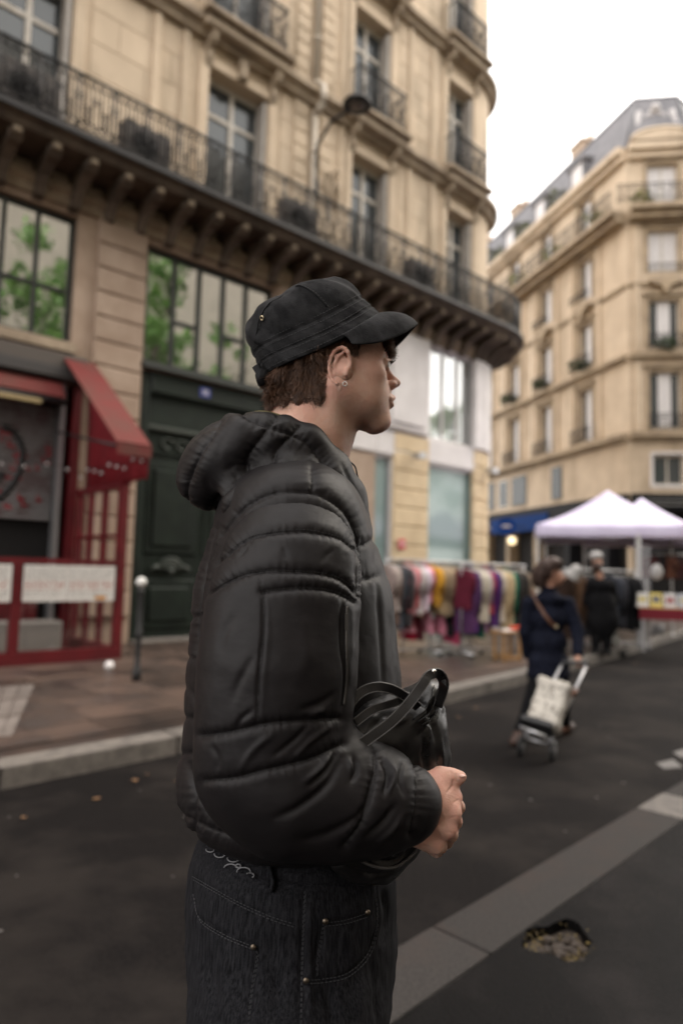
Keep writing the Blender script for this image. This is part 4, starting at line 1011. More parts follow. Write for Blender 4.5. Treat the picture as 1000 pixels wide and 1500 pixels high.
# ---------------------------------------------------------------- the man in the foreground
M_skin = mat('skin', (.60, .385, .295), .58, (.54, .315, .235), 30, 5, .35, 200, spec=.3, coord='obj', bdist=.002, col3=(.58, .30, .24), scale3=9, thr3=(.45, .75))
for q in M_skin.node_tree.nodes:
    if q.type == 'BSDF_PRINCIPLED': q.inputs['Subsurface Weight'].default_value = .25; q.inputs['Subsurface Scale'].default_value = .006; q.inputs['Subsurface Radius'].default_value = (1, .35, .2)
M_jk = mat('black_nylon', (.0115, .0098, .0104), .50, (.0090, .0078, .0083), 14, 4, .16, 45, spec=.20, coord='obj', stretch=(1, 1, 1.8), bdist=.004)
M_jk2 = mat('black_nylon_stitch', (.012, .011, .011), .8)
MAN = empty('person', (-.05, 1.1, .122), 0, 'young man in dark puffer jacket and black cap holding a black leather bag', 'person')
def addm(name, V, f, m, smooth=True, parent=MAN):
    V = np.asarray(V)-np.array(parent.matrix_world.translation if False else MAN.location); return mesh_obj(name, np_mesh(name, V, f, m, smooth), parent)
# --- head frame: a forward, b to the far side, c up; origin between the ears
HC = PX(482, 541, 1.115); YAW = R_(11); ha = np.array([math.cos(YAW), math.sin(YAW), 0]); hb = np.array([-math.sin(YAW), math.cos(YAW), 0]); hcv = np.array([0, 0, 1.])
HR = np.stack([ha, hb, hcv], 1)
def H(a, b, c): return HC+HR@np.array([a, b, c])
S_ = Sdf()
mm = .001
def he(c, r, k=18, sub=False): S_.ell(H(*[q*mm for q in c]), [q*mm for q in r], k*mm, sub, HR)
def hc_(a, b, ra, rb=None, k=14, sub=False): S_.cap(H(*[q*mm for q in a]), H(*[q*mm for q in b]), ra*mm, None if rb is None else rb*mm, k*mm, sub)
he((-14, 0, 46), (98, 76, 88)); he((52, 0, 28), (44, 60, 52), 20); he((42, 0, -22), (50, 56, 56), 22)
for s in (-1, 1):
    hc_((18, s*50, -48), (80, s*14, -88), 17, 14, 26)                     # jaw
    he((58, s*42, -14), (26, 20, 17), 22); hc_((84, s*10, 25), (74, s*38, 24), 8, 8, 16)   # cheekbone, brow
    hc_((8, s*56, -8), (10, s*52, -52), 15, 15, 24)
    he((36, s*42, -50), (32, 16, 26), 24); he((62, s*28, -46), (26, 18, 28), 24)
he((92.5, 0, -82), (15, 19, 14.5), 14); he((80, 0, -42), (24, 27, 30), 18); hc_((101, 0, -30), (104, 0, -38), 4.5, 4, 8); he((74, 0, -68), (22, 24, 20), 16)
for s in (-1, 1): he((102, s*31, 6), (21, 18, 15), 12, True)
# nose
hc_((89, 0, 17), (110, 0, -10), 5.2, 7.0, 10); he((115.5, 0, -14.5), (9, 7, 6.5), 8); hc_((111, 0, -20), (100, 0, -28), 4.5, 5, 6)
for s in (-1, 1): he((105, s*10.5, -20), (10, 5.5, 6.5), 6)
for s in (-1, 1): he((107, s*6.5, -27.5), (4.0, 2.6, 2.6), 2, True)
# lips
hc_((101.0, -20, -46.0), (108.5, -5, -42.0), 3.4, 5, 3); hc_((101.0, 20, -46.0), (108.5, 5, -42.0), 3.4, 5, 3); hc_((108.5, -5, -42.0), (108.5, 5, -42.0), 5, 5, 3)
hc_((99.0, -18, -48.0), (106.5, -5, -54.0), 3.0, 5.0, 3); hc_((99.0, 18, -48.0), (106.5, 5, -54.0), 3.0, 5.0, 3); hc_((106.5, -5, -54.0), (106.5, 5, -54.0), 5.0, 5.0, 3)
hc_((106.0, -22, -47.5), (114.0, 0, -47.8), 1.1, 1.4, 1.5, True); hc_((114.0, 0, -47.8), (106.0, 22, -47.5), 1.4, 1.1, 1.5, True)
hc_((109.0, 0, -31.0), (113.0, 0, -36.0), 2, 2, 3, True)
# eyes and lids
for s in (-1, 1):
    he((83, s*31, 6), (12.5, 12.5, 12.5), 1.5); hc_((86, s*18, 10.5), (95, s*30, 14), 2.5, 3, 4); hc_((95, s*30, 14), (86, s*43, 10), 3, 2.5, 4); hc_((88, s*20, 1), (93, s*32, -2.5), 2, 2, 4); hc_((93, s*32, -2.5), (84, s*43, 2), 2, 2, 4)
# neck
neck_f, neck_b = None, None
S_.cap(H(-.022, 0, -.03), H(-.040, 0, -.125), .058, .060, .03); S_.cap(H(-.040, 0, -.125), H(-.055, 0, -.21), .060, .075, .03)
S_.cap(H(.004, 0, -.07), H(-.016, 0, -.155), .046, .045, .03); hc_((26, 0, -116), (22, 0, -128), 12, 10, 14)
S_.cap(H(-.005, -.064, -.045), H(.0, -.03, -.16), .011, .011, .02)
hv, hf = S_.mesh(HC+np.array([-.15, -.12, -.24]), HC+np.array([.15, .14, .16]), .0026)
hv = smooth_v(hv, hf, 3)
# --- near ear, modelled finer
E0 = H(.006, -.0735, -.024)
ea = ha*.94-hb*.34; ea /= np.linalg.norm(ea); eb_ = np.cross(np.array([0, 0, 1.]), ea); ec = np.array([0, 0, 1.])
tl = R_(8); ea2 = ea*math.cos(tl)+ec*math.sin(tl)*-1; 
def E(a, b, c):  # a forward, c up, b inward; mm
    a, b, c = a*1.1*mm, b*mm, c*1.2*mm; ct, st = math.cos(R_(-6)), math.sin(R_(-6)); return E0+ea*(a*ct-c*st)+eb_*b+ec*(a*st+c*ct)
es = Sdf(); th = np.linspace(-35, 262, 15)
hel = []
for t in th:
    tr = R_(t); hel.append(E(-1+15.5*math.cos(tr)*(1 if math.cos(tr) < 0 else .85), -3-4*abs(math.sin(tr*.5)) if t > 30 else 0+4*(1-t/30)*.5, 8+22*math.sin(tr) if math.sin(tr) > 0 else 8+26*math.sin(tr)))
es.chain(hel, [2.6*mm]*3+[3.0*mm]*8+[2.8*mm]*4, .002)
es.ell(E(-2, 3, 4), [14*mm, 5*mm, 25*mm], .004, rot=np.stack([ea, eb_, ec], 1))       # plate
es.chain([E(-8, -3, -8), E(-10, -3, 6), E(-7, -3, 18), E(0, -2, 24)], [3*mm, 3.2*mm, 3*mm, 2.5*mm], .004)   # antihelix
es.ell(E(2, -5, 3), [8*mm, 6*mm, 12*mm], .004, True, np.stack([ea, eb_, ec], 1))     # concha
es.ell(E(-2, -1.5, -22), [8*mm, 3.6*mm, 9*mm], .005, rot=np.stack([ea, eb_, ec], 1))   # lobe
es.cap(E(10, -3, 4), E(9, -3, -4), 3.2*mm, 3*mm, .004); es.cap(E(0, 8, 0), E(2, 14, 0), .014, .016, .006)
ev_, ef_ = es.mesh(E0-np.array([.034, .03, .05]), E0+np.array([.034, .034, .05]), .0011)
ev_ = smooth_v(ev_, ef_, 2)
# --- right hand (thumb up, fingers closing round the bottom of the bag)
hs = Sdf(); yh = .955
def Q(px, py, dy=0): return PX(px, py, yh+dy)
hs.chain([Q(585, 1165, .035), Q(612, 1168, .02), Q(628, 1172, .012)], [.031, .030, .028], .02)
wr = [Q(606, 1150, .014), Q(606, 1172, .004), Q(606, 1195, .002), Q(606, 1219, .010)]
kn = [Q(661, 1168, .022), Q(661, 1190, .006), Q(653, 1214, .002), Q(638, 1235, .010)]
for i in range(4): hs.cap(wr[i], kn[i], .0165, .0116-.0004*i, .018)
hs.cap(Q(612, 1165, .02), Q(650, 1200, .022), .02, .015, .018); hs.cap(Q(606, 1210, .02), Q(632, 1236, .024), .018, .012, .018)
pp = [[Q(670, 1182, .050), Q(666, 1192, .074), Q(656, 1198, .084)], [Q(666, 1203, .040), Q(662, 1214, .066), Q(650, 1216, .078)],
      [Q(660, 1222, .034), Q(654, 1233, .058), Q(643, 1232, .070)], [Q(645, 1240, .036), Q(639, 1247, .054), Q(630, 1245, .064)]]
for i in range(4):
    r = (.0095, .0097, .0092, .0084)[i]; c = [kn[i]]+pp[i]; hs.chain(c, [r*1.1, r, r*.92, r*.8], .005)
    hs.ell(kn[i], [.0112, .0110, .0112], .008)
hs.chain([Q(622, 1146, .020), Q(644, 1139, .024), Q(661, 1138, .026), Q(672, 1139, .028)], [.0145, .0130, .0100, .0085], .010)
hs.cap(Q(632, 1152, .016), Q(656, 1166, .022), .015, .012, .014)
hs.ell(Q(671, 1138, .024), [.011, .0085, .0080], .004)
# tendons
for i in range(4): hs.cap(wr[i]*.55+kn[i]*.45-np.array([0, .0145, 0]), kn[i]-np.array([0, .0090, 0]), .0016, .0026, .005)
gv, gf = hs.mesh(np.array([Q(575, 1262, 0)[0], yh-.05, Q(600, 1285, 0)[2]]), np.array([Q(705, 1200, 0)[0], yh+.13, Q(600, 1090, 0)[2]]), .0017)
gv = smooth_v(gv, gf, 2)
gn = vnormals(gv, gf); gp = proj(gv); hh_ = np.zeros(len(gv))
for s_, w_, a_ in (([(628, 1150), (640, 1172), (650, 1196)], 1.6, .0011), ([(622, 1190), (636, 1200), (646, 1222)], 1.6, .0011), ([(640, 1172), (634, 1196)], 1.4, .0009), ([(668, 1134), (669, 1145)], 1.2, -.0012), ([(660, 1130), (661, 1146)], 1.2, -.0008), ([(664, 1176), (670, 1172)], 1.2, -.001), ([(660, 1198), (667, 1196)], 1.2, -.001), ([(652, 1219), (660, 1220)], 1.2, -.001), ([(655, 1160), (662, 1152), (664, 1144)], 1.8, -.0014)):
    hh_ += a_*np.exp(-(pdist(gp, interp_poly(s_, 12))[0]/w_)**2)
gv = gv+gn*(hh_+.0004*vnoise(gv, 120, 3))[:, None]
# --- rest of the body (under the clothes), legs to the pavement
bs = Sdf(); mid = 1.115
BX = lambda px, py, y=mid: PX(px, py, y)
bs.chain([BX(440, 730), BX(432, 850), BX(438, 1000), BX(440, 1150), BX(430, 1260)], [.07, .10, .11, .105, .09], .06)
for s in (-1, 1):
    bs.cap(BX(440, 760), BX(432, 775, mid+s*.13), .06, .05, .05)
    hip = BX(425, 1300, mid+s*.075); kne = hip+np.array([.01+.02*s, s*.015, -.44]); ank = kne+np.array([-.02, 0, -.42]); ank[2] = .21
    bs.chain([hip, kne, ank], [.075, .05, .035], .04); bs.cap(ank+np.array([-.03, 0, -.05]), ank+np.array([.16, s*.02, -.055]), .035, .03, .03)
bs.chain([BX(432, 785, 1.0), BX(402, 1115, .93), PX(592, 1176, .965)], [.05, .04, .028], .02)
bs.chain([BX(432, 785, 1.23), BX(430, 1090, 1.33), PX(560, 1180, 1.22)], [.055, .045, .03], .03)
bv, bf = bs.mesh((-.30, .80, .11), (.18, 1.46, 1.62), .016)
n0, n1, n2 = len(hv), len(hv)+len(ev_), len(hv)+len(ev_)+len(gv)
bodyV = np.concatenate([hv, ev_, gv, bv]); bodyF = np.concatenate([hf, ef_+n0, gf+n1, bf+n2])
body = addm('body', bodyV, bodyF, M_skin)
# lips, eye
g = MB(); tq = Q(676, 1136.5, .018)-np.array(MAN.location); g.ball(tq, (.0052, .0045, .0024), 12, 8); g.build('thumb_nail', mat('nail', (.62, .40, .33), .3), MAN)
g = MB(); M_lip = mat('lips', (.42, .17, .14), .4)
def Hl(a, b, c): return H(a*mm, b*mm, c*mm)-np.array(MAN.location)
for s in (-1, 1):
    g = MB(); g.ball(Hl(83.6, s*31, 6), 12.6*mm, 16, 12); e = g.build('eyeball', mat('eye_white', (.65, .62, .6), .2), MAN)
    MB().ball(Hl(92.4, s*31, 6), (4.6*mm, 5.5*mm, 5.5*mm), 10, 8).build('iris', mat('iris', (.10, .12, .10), .2), e)
    g = MB()
    for k in range(16):
        b = s*(20+k*1.5); c = 9.5+1.6*math.sin(k/15*math.pi); g.tube([Hl(95-abs(b-s*31)*.25, b, c), Hl(101-abs(b-s*31)*.2, b+s*.8, c-.5), Hl(105-abs(b-s*31)*.2, b+s*2, c+2.5)], [.0005, .0004, .0001], 3)
    g.build('eyelashes', mat('dark_brown_hair', (.030, .016, .009), .5), MAN)
    g = MB()
    for k in range(60):
        t = k/59; b = s*(12+36*t); a = 94-12*t*t; c = 24+3*math.sin(t*3)+rnd.uniform(-2.5, 2.5); g.tube([Hl(a, b, c), Hl(a+1.5, b+s*4, c+2)], .0005, 3)
    g.build('eyebrow', MATS['dark_brown_hair'], MAN)
# earring
er = E(9, -5, -17)-np.array(MAN.location); g = MB(); g.tube([er+ea*(.0034*math.cos(t))+ec*(.0034*math.sin(t)) for t in np.linspace(0, 6.28, 17)[:-1]], .0008, 6, closed=True)
g.build('hoop_earring', mat('dull_silver', (.45, .43, .40), .3, metal=1), MAN)

# --- cap ------------------------------------------------------------
M_cap = mat('washed_black_cotton', (.022, .022, .023), .92, (.012, .012, .013), 60, 6, .5, 500, coord='obj', col3=(.036, .036, .038), scale3=26, thr3=(.45, .7), spec=.12, bdist=.0015)
# frame: band circle centre/tilt
tilt = R_(31); ca = ha*math.cos(tilt)+hcv*math.sin(tilt); cc = -ha*math.sin(tilt)+hcv*math.cos(tilt); CO = H(-.028, 0, .062)
def CP(a, b, c): return CO+ca*a+hb*b+cc*c-np.array(MAN.location)
NA = 128; th = np.linspace(0, 2*math.pi, NA, endpoint=False)
ct, st = np.cos(th), np.sin(th)
def ringp(h, s=1.0):
    """band / crown ring at height h above the brim plane"""
    ra = np.interp(h, [-.030, 0, .014, .040, .058, .068, .075, .079], [.111, .104, .101, .096, .084, .064, .035, .002])*s
    da = np.interp(h, [-.030, 0, .014, .058, .079], [0, -.003, -.005, -.010, -.018])
    e = 2.25; r = (np.abs(ct)**e+np.abs(st)**e)**(-1/e); rb = ra*.80
    if h > .058: rb = ra*.82
    dip = -.018*st**2*np.interp(h, [.0, .06], [1, .15])
    return ra*ct*r+da, rb*st*r, h+dip
rows = []
base = [(.985, -.031), (1.0, -.029), (1.006, -.020), (1.0, -.0115), (.986, -.010), (1.0, -.0085), (1.008, .0), (1.0, .0085), (.984, .010), (1.003, .0118), (1.02, .020), (1.03, .032), (1.03, .044), (1.01, .053), (.985, .0585), (.995, .060), (.985, .063), (1, .068), (1, .0725), (1, .0765), (1, .079)]
for i, (s_, h) in enumerate(base):
    a, b, c = ringp(h, s_)
    soft = 1 if 9 < i < 17 else .25
    k = 1+(.0024*np.sin(th*7+1+h*60)*soft+.0016*np.sin(th*13+h*120+2)*(soft+.1)+.0009*np.sin(th*29+h*200))/.09
    rows.append(np.stack([a*k, b*k, c+.0022*np.sin(th*5+2)*(i > 14)*(i < 20)], 1))
R3 = np.array(rows)
# densify between rings for smoother shape
W3 = np.array([[CP(*p) for p in r] for r in R3])
g = MB(); g.grid(W3, closed_u=True); g.f.append(tuple(range(len(W3)*NA-NA, len(W3)*NA))); g.sm.append(True)
cap = g.build('cap', M_cap, MAN); so_ = cap.modifiers.new('s', 'SUBSURF'); so_.levels = 1; so_.render_levels = 1
# inner sweat band so the cap has thickness
g = MB(); g.grid(np.array([[CP(*(p*np.array([.93, .93, 1])+np.array([0, 0, dz]))) for p in R3[1]] for dz in (-.003, .012)]), closed_u=True); g.build('sweatband', M_jk2, cap)
# brim: crescent curved down at the sides
nb, nw = 41, 9; P = np.zeros((nb, nw, 3))
for i in range(nb):
    an = (-1+2*i/(nb-1))*R_(86); e = 2.25; cA, sA = math.cos(an), math.sin(an); r = (abs(cA)**e+abs(sA)**e)**(-1/e)
    pin = CO+ca*(.111*cA*r)+hb*(.0888*sA*r)+cc*(-.026-.018*sA*sA)
    pout = H(-.004+.153*cA**.72, .092*sA, .013+.074*cA**1.8)
    for j in range(nw):
        w = j/(nw-1); p = pin*(1-w)+pout*w; n_ = hcv*.8+ha*.6
        P[i, j] = p+n_*(.010*math.sin(w*math.pi)*cA**.5+.004*w*(1-w))-np.array(MAN.location)
g = MB(); g.grid(P); br = g.build('brim', M_cap, cap); m = br.modifiers.new('s', 'SOLIDIFY'); m.thickness = .0035; m.offset = 0; m = br.modifiers.new('b', 'SUBSURF'); m.levels = 1; m.render_levels = 1
# stitching, eyelet, back strap
M_st = mat('grey_thread', (.05, .05, .052), .8)
def stitch(parent, pts, r=.00045, L=.0032, gap=.0022, mt=M_st):
    pts = np.asarray(pts); d = np.r_[0, np.cumsum(np.linalg.norm(np.diff(pts, axis=0), axis=1))]; g = MB(); s = 0
    while s < d[-1]-L:
        a = [np.interp(s, d, pts[:, k]) for k in range(3)]; b = [np.interp(s+L, d, pts[:, k]) for k in range(3)]; g.tube([a, b], r, 4, smooth=False); s += L+gap
    if g.v: tag(g.build('stitching', mt, parent), kind='stuff')
for (zc, s_) in ((-.026, 1.010), (-.0135, 1.008), (-.0065, 1.010), (.0060, 1.010), (.0145, 1.012)):
    a, b, c = ringp(zc, s_); stitch(cap, [CP(a[k], b[k], c[k]) for k in list(range(64, 128))+[0]])
for w in (.90, .82): 
    q = []
    for i in range(3, nb-3): q.append(P[i, int(w*(nw-1))]*(1-(w*(nw-1) % 1))+P[i, min(nw-1, int(w*(nw-1))+1)]*(w*(nw-1) % 1)+np.array([0, 0, .0022]))
    stitch(br, q)
eyp = 80; e0 = np.array(W3[12][eyp]); nn_ = e0-np.array(CP(0, 0, .04)); nn_ /= np.linalg.norm(nn_); t1 = np.cross(nn_, [0, 0, 1]); t1 /= np.linalg.norm(t1); t2 = np.cross(nn_, t1); e0 = e0+nn_*.0012
g = MB(); g.tube([e0+t1*.0032*math.cos(t)+t2*.0032*math.sin(t) for t in np.linspace(0, 6.28, 13)[:-1]], .0011, 6, closed=True); g.build('eyelet', mat('brass', (.5, .42, .28), .35, metal=1), cap)
# panel seam from the eyelet panel down to the band and over the crown
for (i0, i1) in ((72, 90), (100, 97)):
    q = [];
    for k, r in enumerate(range(10, 17)):
        t = k/6; j = i0+(i1-i0)*(t if i0 == 72 else t); j0 = int(j); fr = j-j0; p = np.array(W3[r][j0])*(1-fr)+np.array(W3[r][(j0+1) % NA])*fr; c0 = np.array(CP(0, 0, .03)); q.append(p+(p-c0)/np.linalg.norm(p-c0)*.0006)
    g = MB(); g.tube(interp_poly(q, 16), .0012, 5); g.build('panel_seam', M_cap, cap)
    stitch(cap, interp_poly([p+np.array([.003, -.0012, 0]) for p in q], 20))
g = MB(); g.tube([CP(-.113, -.022, -.034), CP(-.116, -.012, -.030), CP(-.116, 0, -.030), CP(-.113, .022, -.034)], .0095, 8, up=cc, sy=1.3); g.build('back_strap', M_cap, cap)
g = MB(); g.tube([CP(-.1165, -.016, -.044), CP(-.1175, -.016, -.012)], .0068, 6); g.build('strap_tab', M_cap, cap)

# --- hair -----------------------------------------------------------
M_hair = mat('brown_hair', (.16, .078, .042), .5, (.07, .034, .019), 90, 3, spec=.5, coord='obj')
N = vnormals(hv, hf); loc = (hv-HC)@HR     # a b c
pv = proj(hv)
def inpoly(p, poly):
    poly = np.asarray(poly, float); x, y = p[:, 0], p[:, 1]; r = np.zeros(len(p), bool); j = len(poly)-1
    for i in range(len(poly)):
        xi, yi = poly[i]; xj, yj = poly[j]; c = ((yi > y) != (yj > y)) & (x < (xj-xi)*(y-yi)/(yj-yi+1e-12)+xi); r ^= c; j = i
    return r
capz = (hv-CO)@cc+.022        # below the cap's band only
hairreg = (loc[:, 2] > -.068) & (loc[:, 0] < .010+.0*loc[:, 2]) & ~((loc[:, 0] > -.016) & (loc[:, 2] < -.012)) & (capz < -.014)
hl_ = loc[:, 0]+.55*(loc[:, 2]+.03)
hairreg |= (loc[:, 0] > -.02) & (loc[:, 0] < .036) & (loc[:, 2] > .012) & (capz < -.022)
hairreg |= (loc[:, 0] > .078) & (loc[:, 2] > .028) & (loc[:, 2] < .058) & (capz < -.022)
hairreg &= loc[:, 2] > -.078-.35*np.clip(-loc[:, 0]-.06, 0, 1)
epx = proj(E0); hairreg &= ~(((pv[:, 0]-epx[0]-1)/15)**2+((pv[:, 1]-epx[1]+2)/27)**2 < 1)
idxs = np.nonzero(hairreg)[0]; q = np.random.RandomState(2)
strands = []
for i in q.choice(idxs, 15000):
    p = hv[i]+q.normal(size=3)*.0012; n = N[i]; a, b, c = loc[i]
    if a > .07:      # fringe curls under the brim
        d = ha*.55+hb*q.uniform(-.4, .4)-hcv*.45; L = q.uniform(.005, .014); curl = .004; lift = .5
    elif a > -.016 and c > 0: d = -hcv*.8-ha*.2; L = q.uniform(.006, .012); curl = .001; lift = .15
    else:
        d = -hcv*.9-ha*(.35+.4*max(0, -a*8)); fade = np.clip((a+.095)/.08, 0, 1); L = q.uniform(.014, .034)*(1-.55*fade)+.004; curl = .0055; lift = .50-.30*fade
        if c < -.045: L *= .7; lift *= .6
    d = d+.38*np.array([math.sin(p[0]*160+p[2]*90), math.sin(p[1]*150+1), .6*math.sin(p[2]*170+p[0]*110)])*(1 if a < -.016 else .1)+q.normal(size=3)*.16
    ph = q.uniform(0, 6.28)*.3+9*math.sin(p[0]*120)*.3; side = np.cross(n, d); pts = []
    dd = d+n*lift; dd /= np.linalg.norm(dd); m = 5
    for k in range(m):
        t = k/(m-1); pts.append(p+n*.0008+dd*L*t+n*.004*t*(1-t)+side*curl*math.sin(ph+t*4)*t+n*curl*.8*math.cos(ph+t*4)*t*(lift > .1)+q.normal(size=3)*.0006*t)
    strands.append(pts)
# three-sided tapering strands
S3 = np.array(strands)-np.array(MAN.location); ns, m, _ = S3.shape
T = np.gradient(S3, axis=1); T /= np.linalg.norm(T, axis=2)[:, :, None]+1e-9; A = np.cross(T, np.array([.3, 1, .2])); A /= np.linalg.norm(A, axis=2)[:, :, None]+1e-9; B = np.cross(T, A)
rad = np.linspace(.00055, .0002, m)[None, :, None]
ringv = np.stack([S3+(A*math.cos(t)+B*math.sin(t))*rad for t in (0, 2.09, 4.19)], 2); V = ringv.reshape(-1, 3); base_ = np.arange(ns)[:, None, None, None]*m*3
kk = np.arange(m-1)[None, :, None, None]*3; jj = np.arange(3)[None, None, :, None]; nx_ = (jj+1) % 3
F_ = np.concatenate([base_+kk+jj, base_+kk+nx_, base_+kk+3+nx_, base_+kk+3+jj], 3).reshape(-1, 4)
hair = mesh_obj('hair', np_mesh('hair', V, F_, M_hair), MAN)
# scalp layer beneath the strands
vm = np.zeros(len(hv), bool); vm[idxs] = True; fm_ = vm[hf].all(1); ff = hf[fm_]; u, inv = np.unique(ff, return_inverse=True)
sc2 = mesh_obj('hair_base', np_mesh('hair_base', hv[u]+N[u]*(.0022+.0015*vnoise(hv[u], 300, 1))[:, None]-np.array(MAN.location), inv.reshape(ff.shape), M_hair), hair)
# ---------------------------------------------------------------- clothes of the man
CELL = .0042
# torso shell
ts = Sdf()
for (px, py, hx, hy, hz, y) in ((428, 745, .105, .19, .07, 1.115), (430, 800, .125, .20, .09, 1.115), (430, 870, .156, .205, .10, 1.115), (432, 960, .166, .203, .12, 1.115), (431, 1050, .168, .200, .12, 1.115), (430, 1125, .170, .200, .085, 1.115), (433, 1163, .166, .198, .066, 1.115)):
    ts.ell(PX(px, py, y), [hx, hy, hz], .06)
ts.cap(PX(440, 768, .995), PX(440, 768, 1.235), .080, .080, .05)
jv, jf = ts.mesh(PX(427, 1290, 1.115)*np.array([1, 0, 1])+np.array([-.23, .86, 0]), PX(427, 640, 1.115)*np.array([1, 0, 1])+np.array([.23, 1.38, 0]), .0032)
jv = smooth_v(jv, jf, 2)
seams_t = [[(457, 682), (458, 721)], [(322, 785), (343, 759), (369, 736), (403, 722), (430, 720), (458, 721), (483, 732), (506, 751), (521, 778), (527, 808)], [(262, 906), (272, 906), (300, 900)], [(258, 964), (264, 962), (300, 966)], [(258, 1050), (275, 1052), (300, 1055)], [(255, 1105), (275, 1104), (302, 1107)], [(283, 1120), (285, 1160), (283, 1235)], [(255, 1190), (330, 1222), (430, 1236), (560, 1236)],
           [(315, 775), (300, 830), (290, 900), (288, 960)], [(516, 797), (532, 799), (550, 790)], [(520, 846), (535, 849), (556, 843)]]
jv = quilt(jv, jf, seams_t, [([(548, 780), (553, 846), (557, 920), (562, 1020)], 4, -.004), ([(570, 900), (576, 950), (578, 1000)], 3, -.002), ([(583, 920), (586, 980)], 2.5, -.002), ([(270, 1110), (285, 1150), (310, 1200)], 5, -.004), ([(265, 1000), (285, 1020), (297, 1040)], 5, -.003)], puff=.0062, wd=15, gather=.0018)
jacket = addm('jacket', jv, jf, M_jk)
# sleeves
def sleeve(ptsr, k=.03):
    q = Sdf(); P = [p for p, r in ptsr]; q.chain(P, [r for p, r in ptsr], k); lo = np.min(P, 0)-.125; hi = np.max(P, 0)+.125; v, f = q.mesh(lo, hi, CELL); return smooth_v(v, f, 3), f
CELL = .0025
near = [(PX(432, 778, .985), .082), (PX(426, 838, .955), .093), (PX(413, 900, .935), .097), (PX(407, 980, .922), .099), (PX(400, 1060, .915), .094), (PX(392, 1118, .912), .086), (PX(430, 1150, .905), .083), (PX(500, 1166, .912), .072), (PX(553, 1171, .925), .060), (PX(592, 1176, .942), .050)]
sv, sf = sleeve(near)
# open cuff: cut the end flat
seams_s = [[(457, 682), (458, 721)], [(310, 823), (322, 785), (343, 759), (369, 736), (403, 722), (430, 720), (458, 721), (483, 732), (506, 751), (521, 778), (527, 808), (525, 870)],
           [(314, 826), (339, 804), (365, 787), (400, 779), (445, 776), (476, 781), (502, 789), (526, 808)],
           [(305, 868), (343, 846), (381, 836), (430, 836), (476, 840), (506, 852), (527, 875)],
           [(384, 866), (430, 861), (476, 863), (502, 871), (520, 882)],
           [(294, 1078), (336, 1073), (384, 1062), (419, 1058), (458, 1055), (497, 1053)], [(300, 1144), (346, 1140), (384, 1130), (419, 1122), (458, 1111), (503, 1090)],
           [(546, 1092), (551, 1118), (545, 1158), (536, 1191), (527, 1212), (505, 1240)], [(604, 1105), (613, 1135), (612, 1180), (602, 1225)]]
folds_s = [([(378, 846), (385, 870), (386, 924), (381, 972), (378, 1020), (378, 1062)], 2.6, -.0042), ([(390, 872), (391, 930), (386, 990), (383, 1050)], 5, .0012), ([(502, 878), (501, 940), (506, 988), (502, 1042)], 2.8, -.0045), ([(515, 890), (516, 940), (512, 1000)], 4, .002), ([(452, 1062), (430, 1085), (400, 1108)], 4, -.003), ([(488, 1062), (455, 1085), (430, 1112)], 4, .003), ([(495, 1100), (478, 1128), (454, 1150)], 4.5, -.006), ([(486, 1104), (470, 1126), (448, 1144)], 5, .005),
           ([(500, 1110), (478, 1150), (440, 1182), (404, 1198)], 6, -.005), ([(518, 1108), (522, 1128), (514, 1147)], 3.5, -.005), ([(512, 1112), (514, 1132)], 3.5, .004),
           ([(538, 1120), (544, 1150), (534, 1185), (505, 1210)], 5, -.003), ([(559, 1112), (569, 1138), (562, 1164)], 3.5, -.007), ([(566, 1112), (577, 1134), (570, 1158)], 3.5, .005),
           ([(590, 1116), (586, 1142), (592, 1166)], 3.5, -.004), ([(578, 1180), (560, 1206), (535, 1226)], 5, -.005), ([(590, 1192), (574, 1216), (550, 1236)], 4, .004), ([(520, 1200), (480, 1222), (440, 1232)], 7, -.004),
           ([(372, 960), (350, 1000), (340, 1030)], 6, -.0025), ([(345, 900), (330, 925), (322, 960)], 7, -.002), ([(440, 900), (450, 960), (430, 1010)], 12, .002), ([(370, 1040), (352, 1055), (344, 1070)], 4, -.003), ([(310, 1090), (320, 1110), (318, 1130)], 4, -.002), ([(400, 1075), (370, 1100), (352, 1128)], 5, .0025),
           ([(335, 720), (400, 700), (450, 700)], 6, -.001), ([(420, 820), (415, 800)], 4, -.0015), ([(350, 815), (362, 800)], 3, -.002), ([(470, 826), (480, 812), (490, 805)], 4, -.0015), ([(440, 1040), (470, 1030), (490, 1015)], 5, -.003), ([(455, 1048), (475, 1040)], 3, .0025)]
sv = quilt(sv, sf, seams_s, folds_s, puff=.0078, wd=15, gather=.0019, gl=8, freq=.42)
sl_ = addm('sleeve', sv, sf, M_jk); sl_.parent = jacket
far_ = [(PX(432, 790, 1.245), .078), (PX(430, 838, 1.285), .092), (PX(430, 920, 1.31), .095), (PX(430, 1020, 1.33), .092), (PX(435, 1090, 1.34), .085), (PX(480, 1130, 1.31), .075), (PX(540, 1165, 1.24), .055), (PX(560, 1175, 1.20), .05)]
CELL = .005
fv, ff_ = sleeve(far_); fv = quilt(fv, ff_, seams_s[2:5]+seams_s[6:8], (), puff=.009, wd=24); o = addm('sleeve', fv, ff_, M_jk); o.parent = jacket
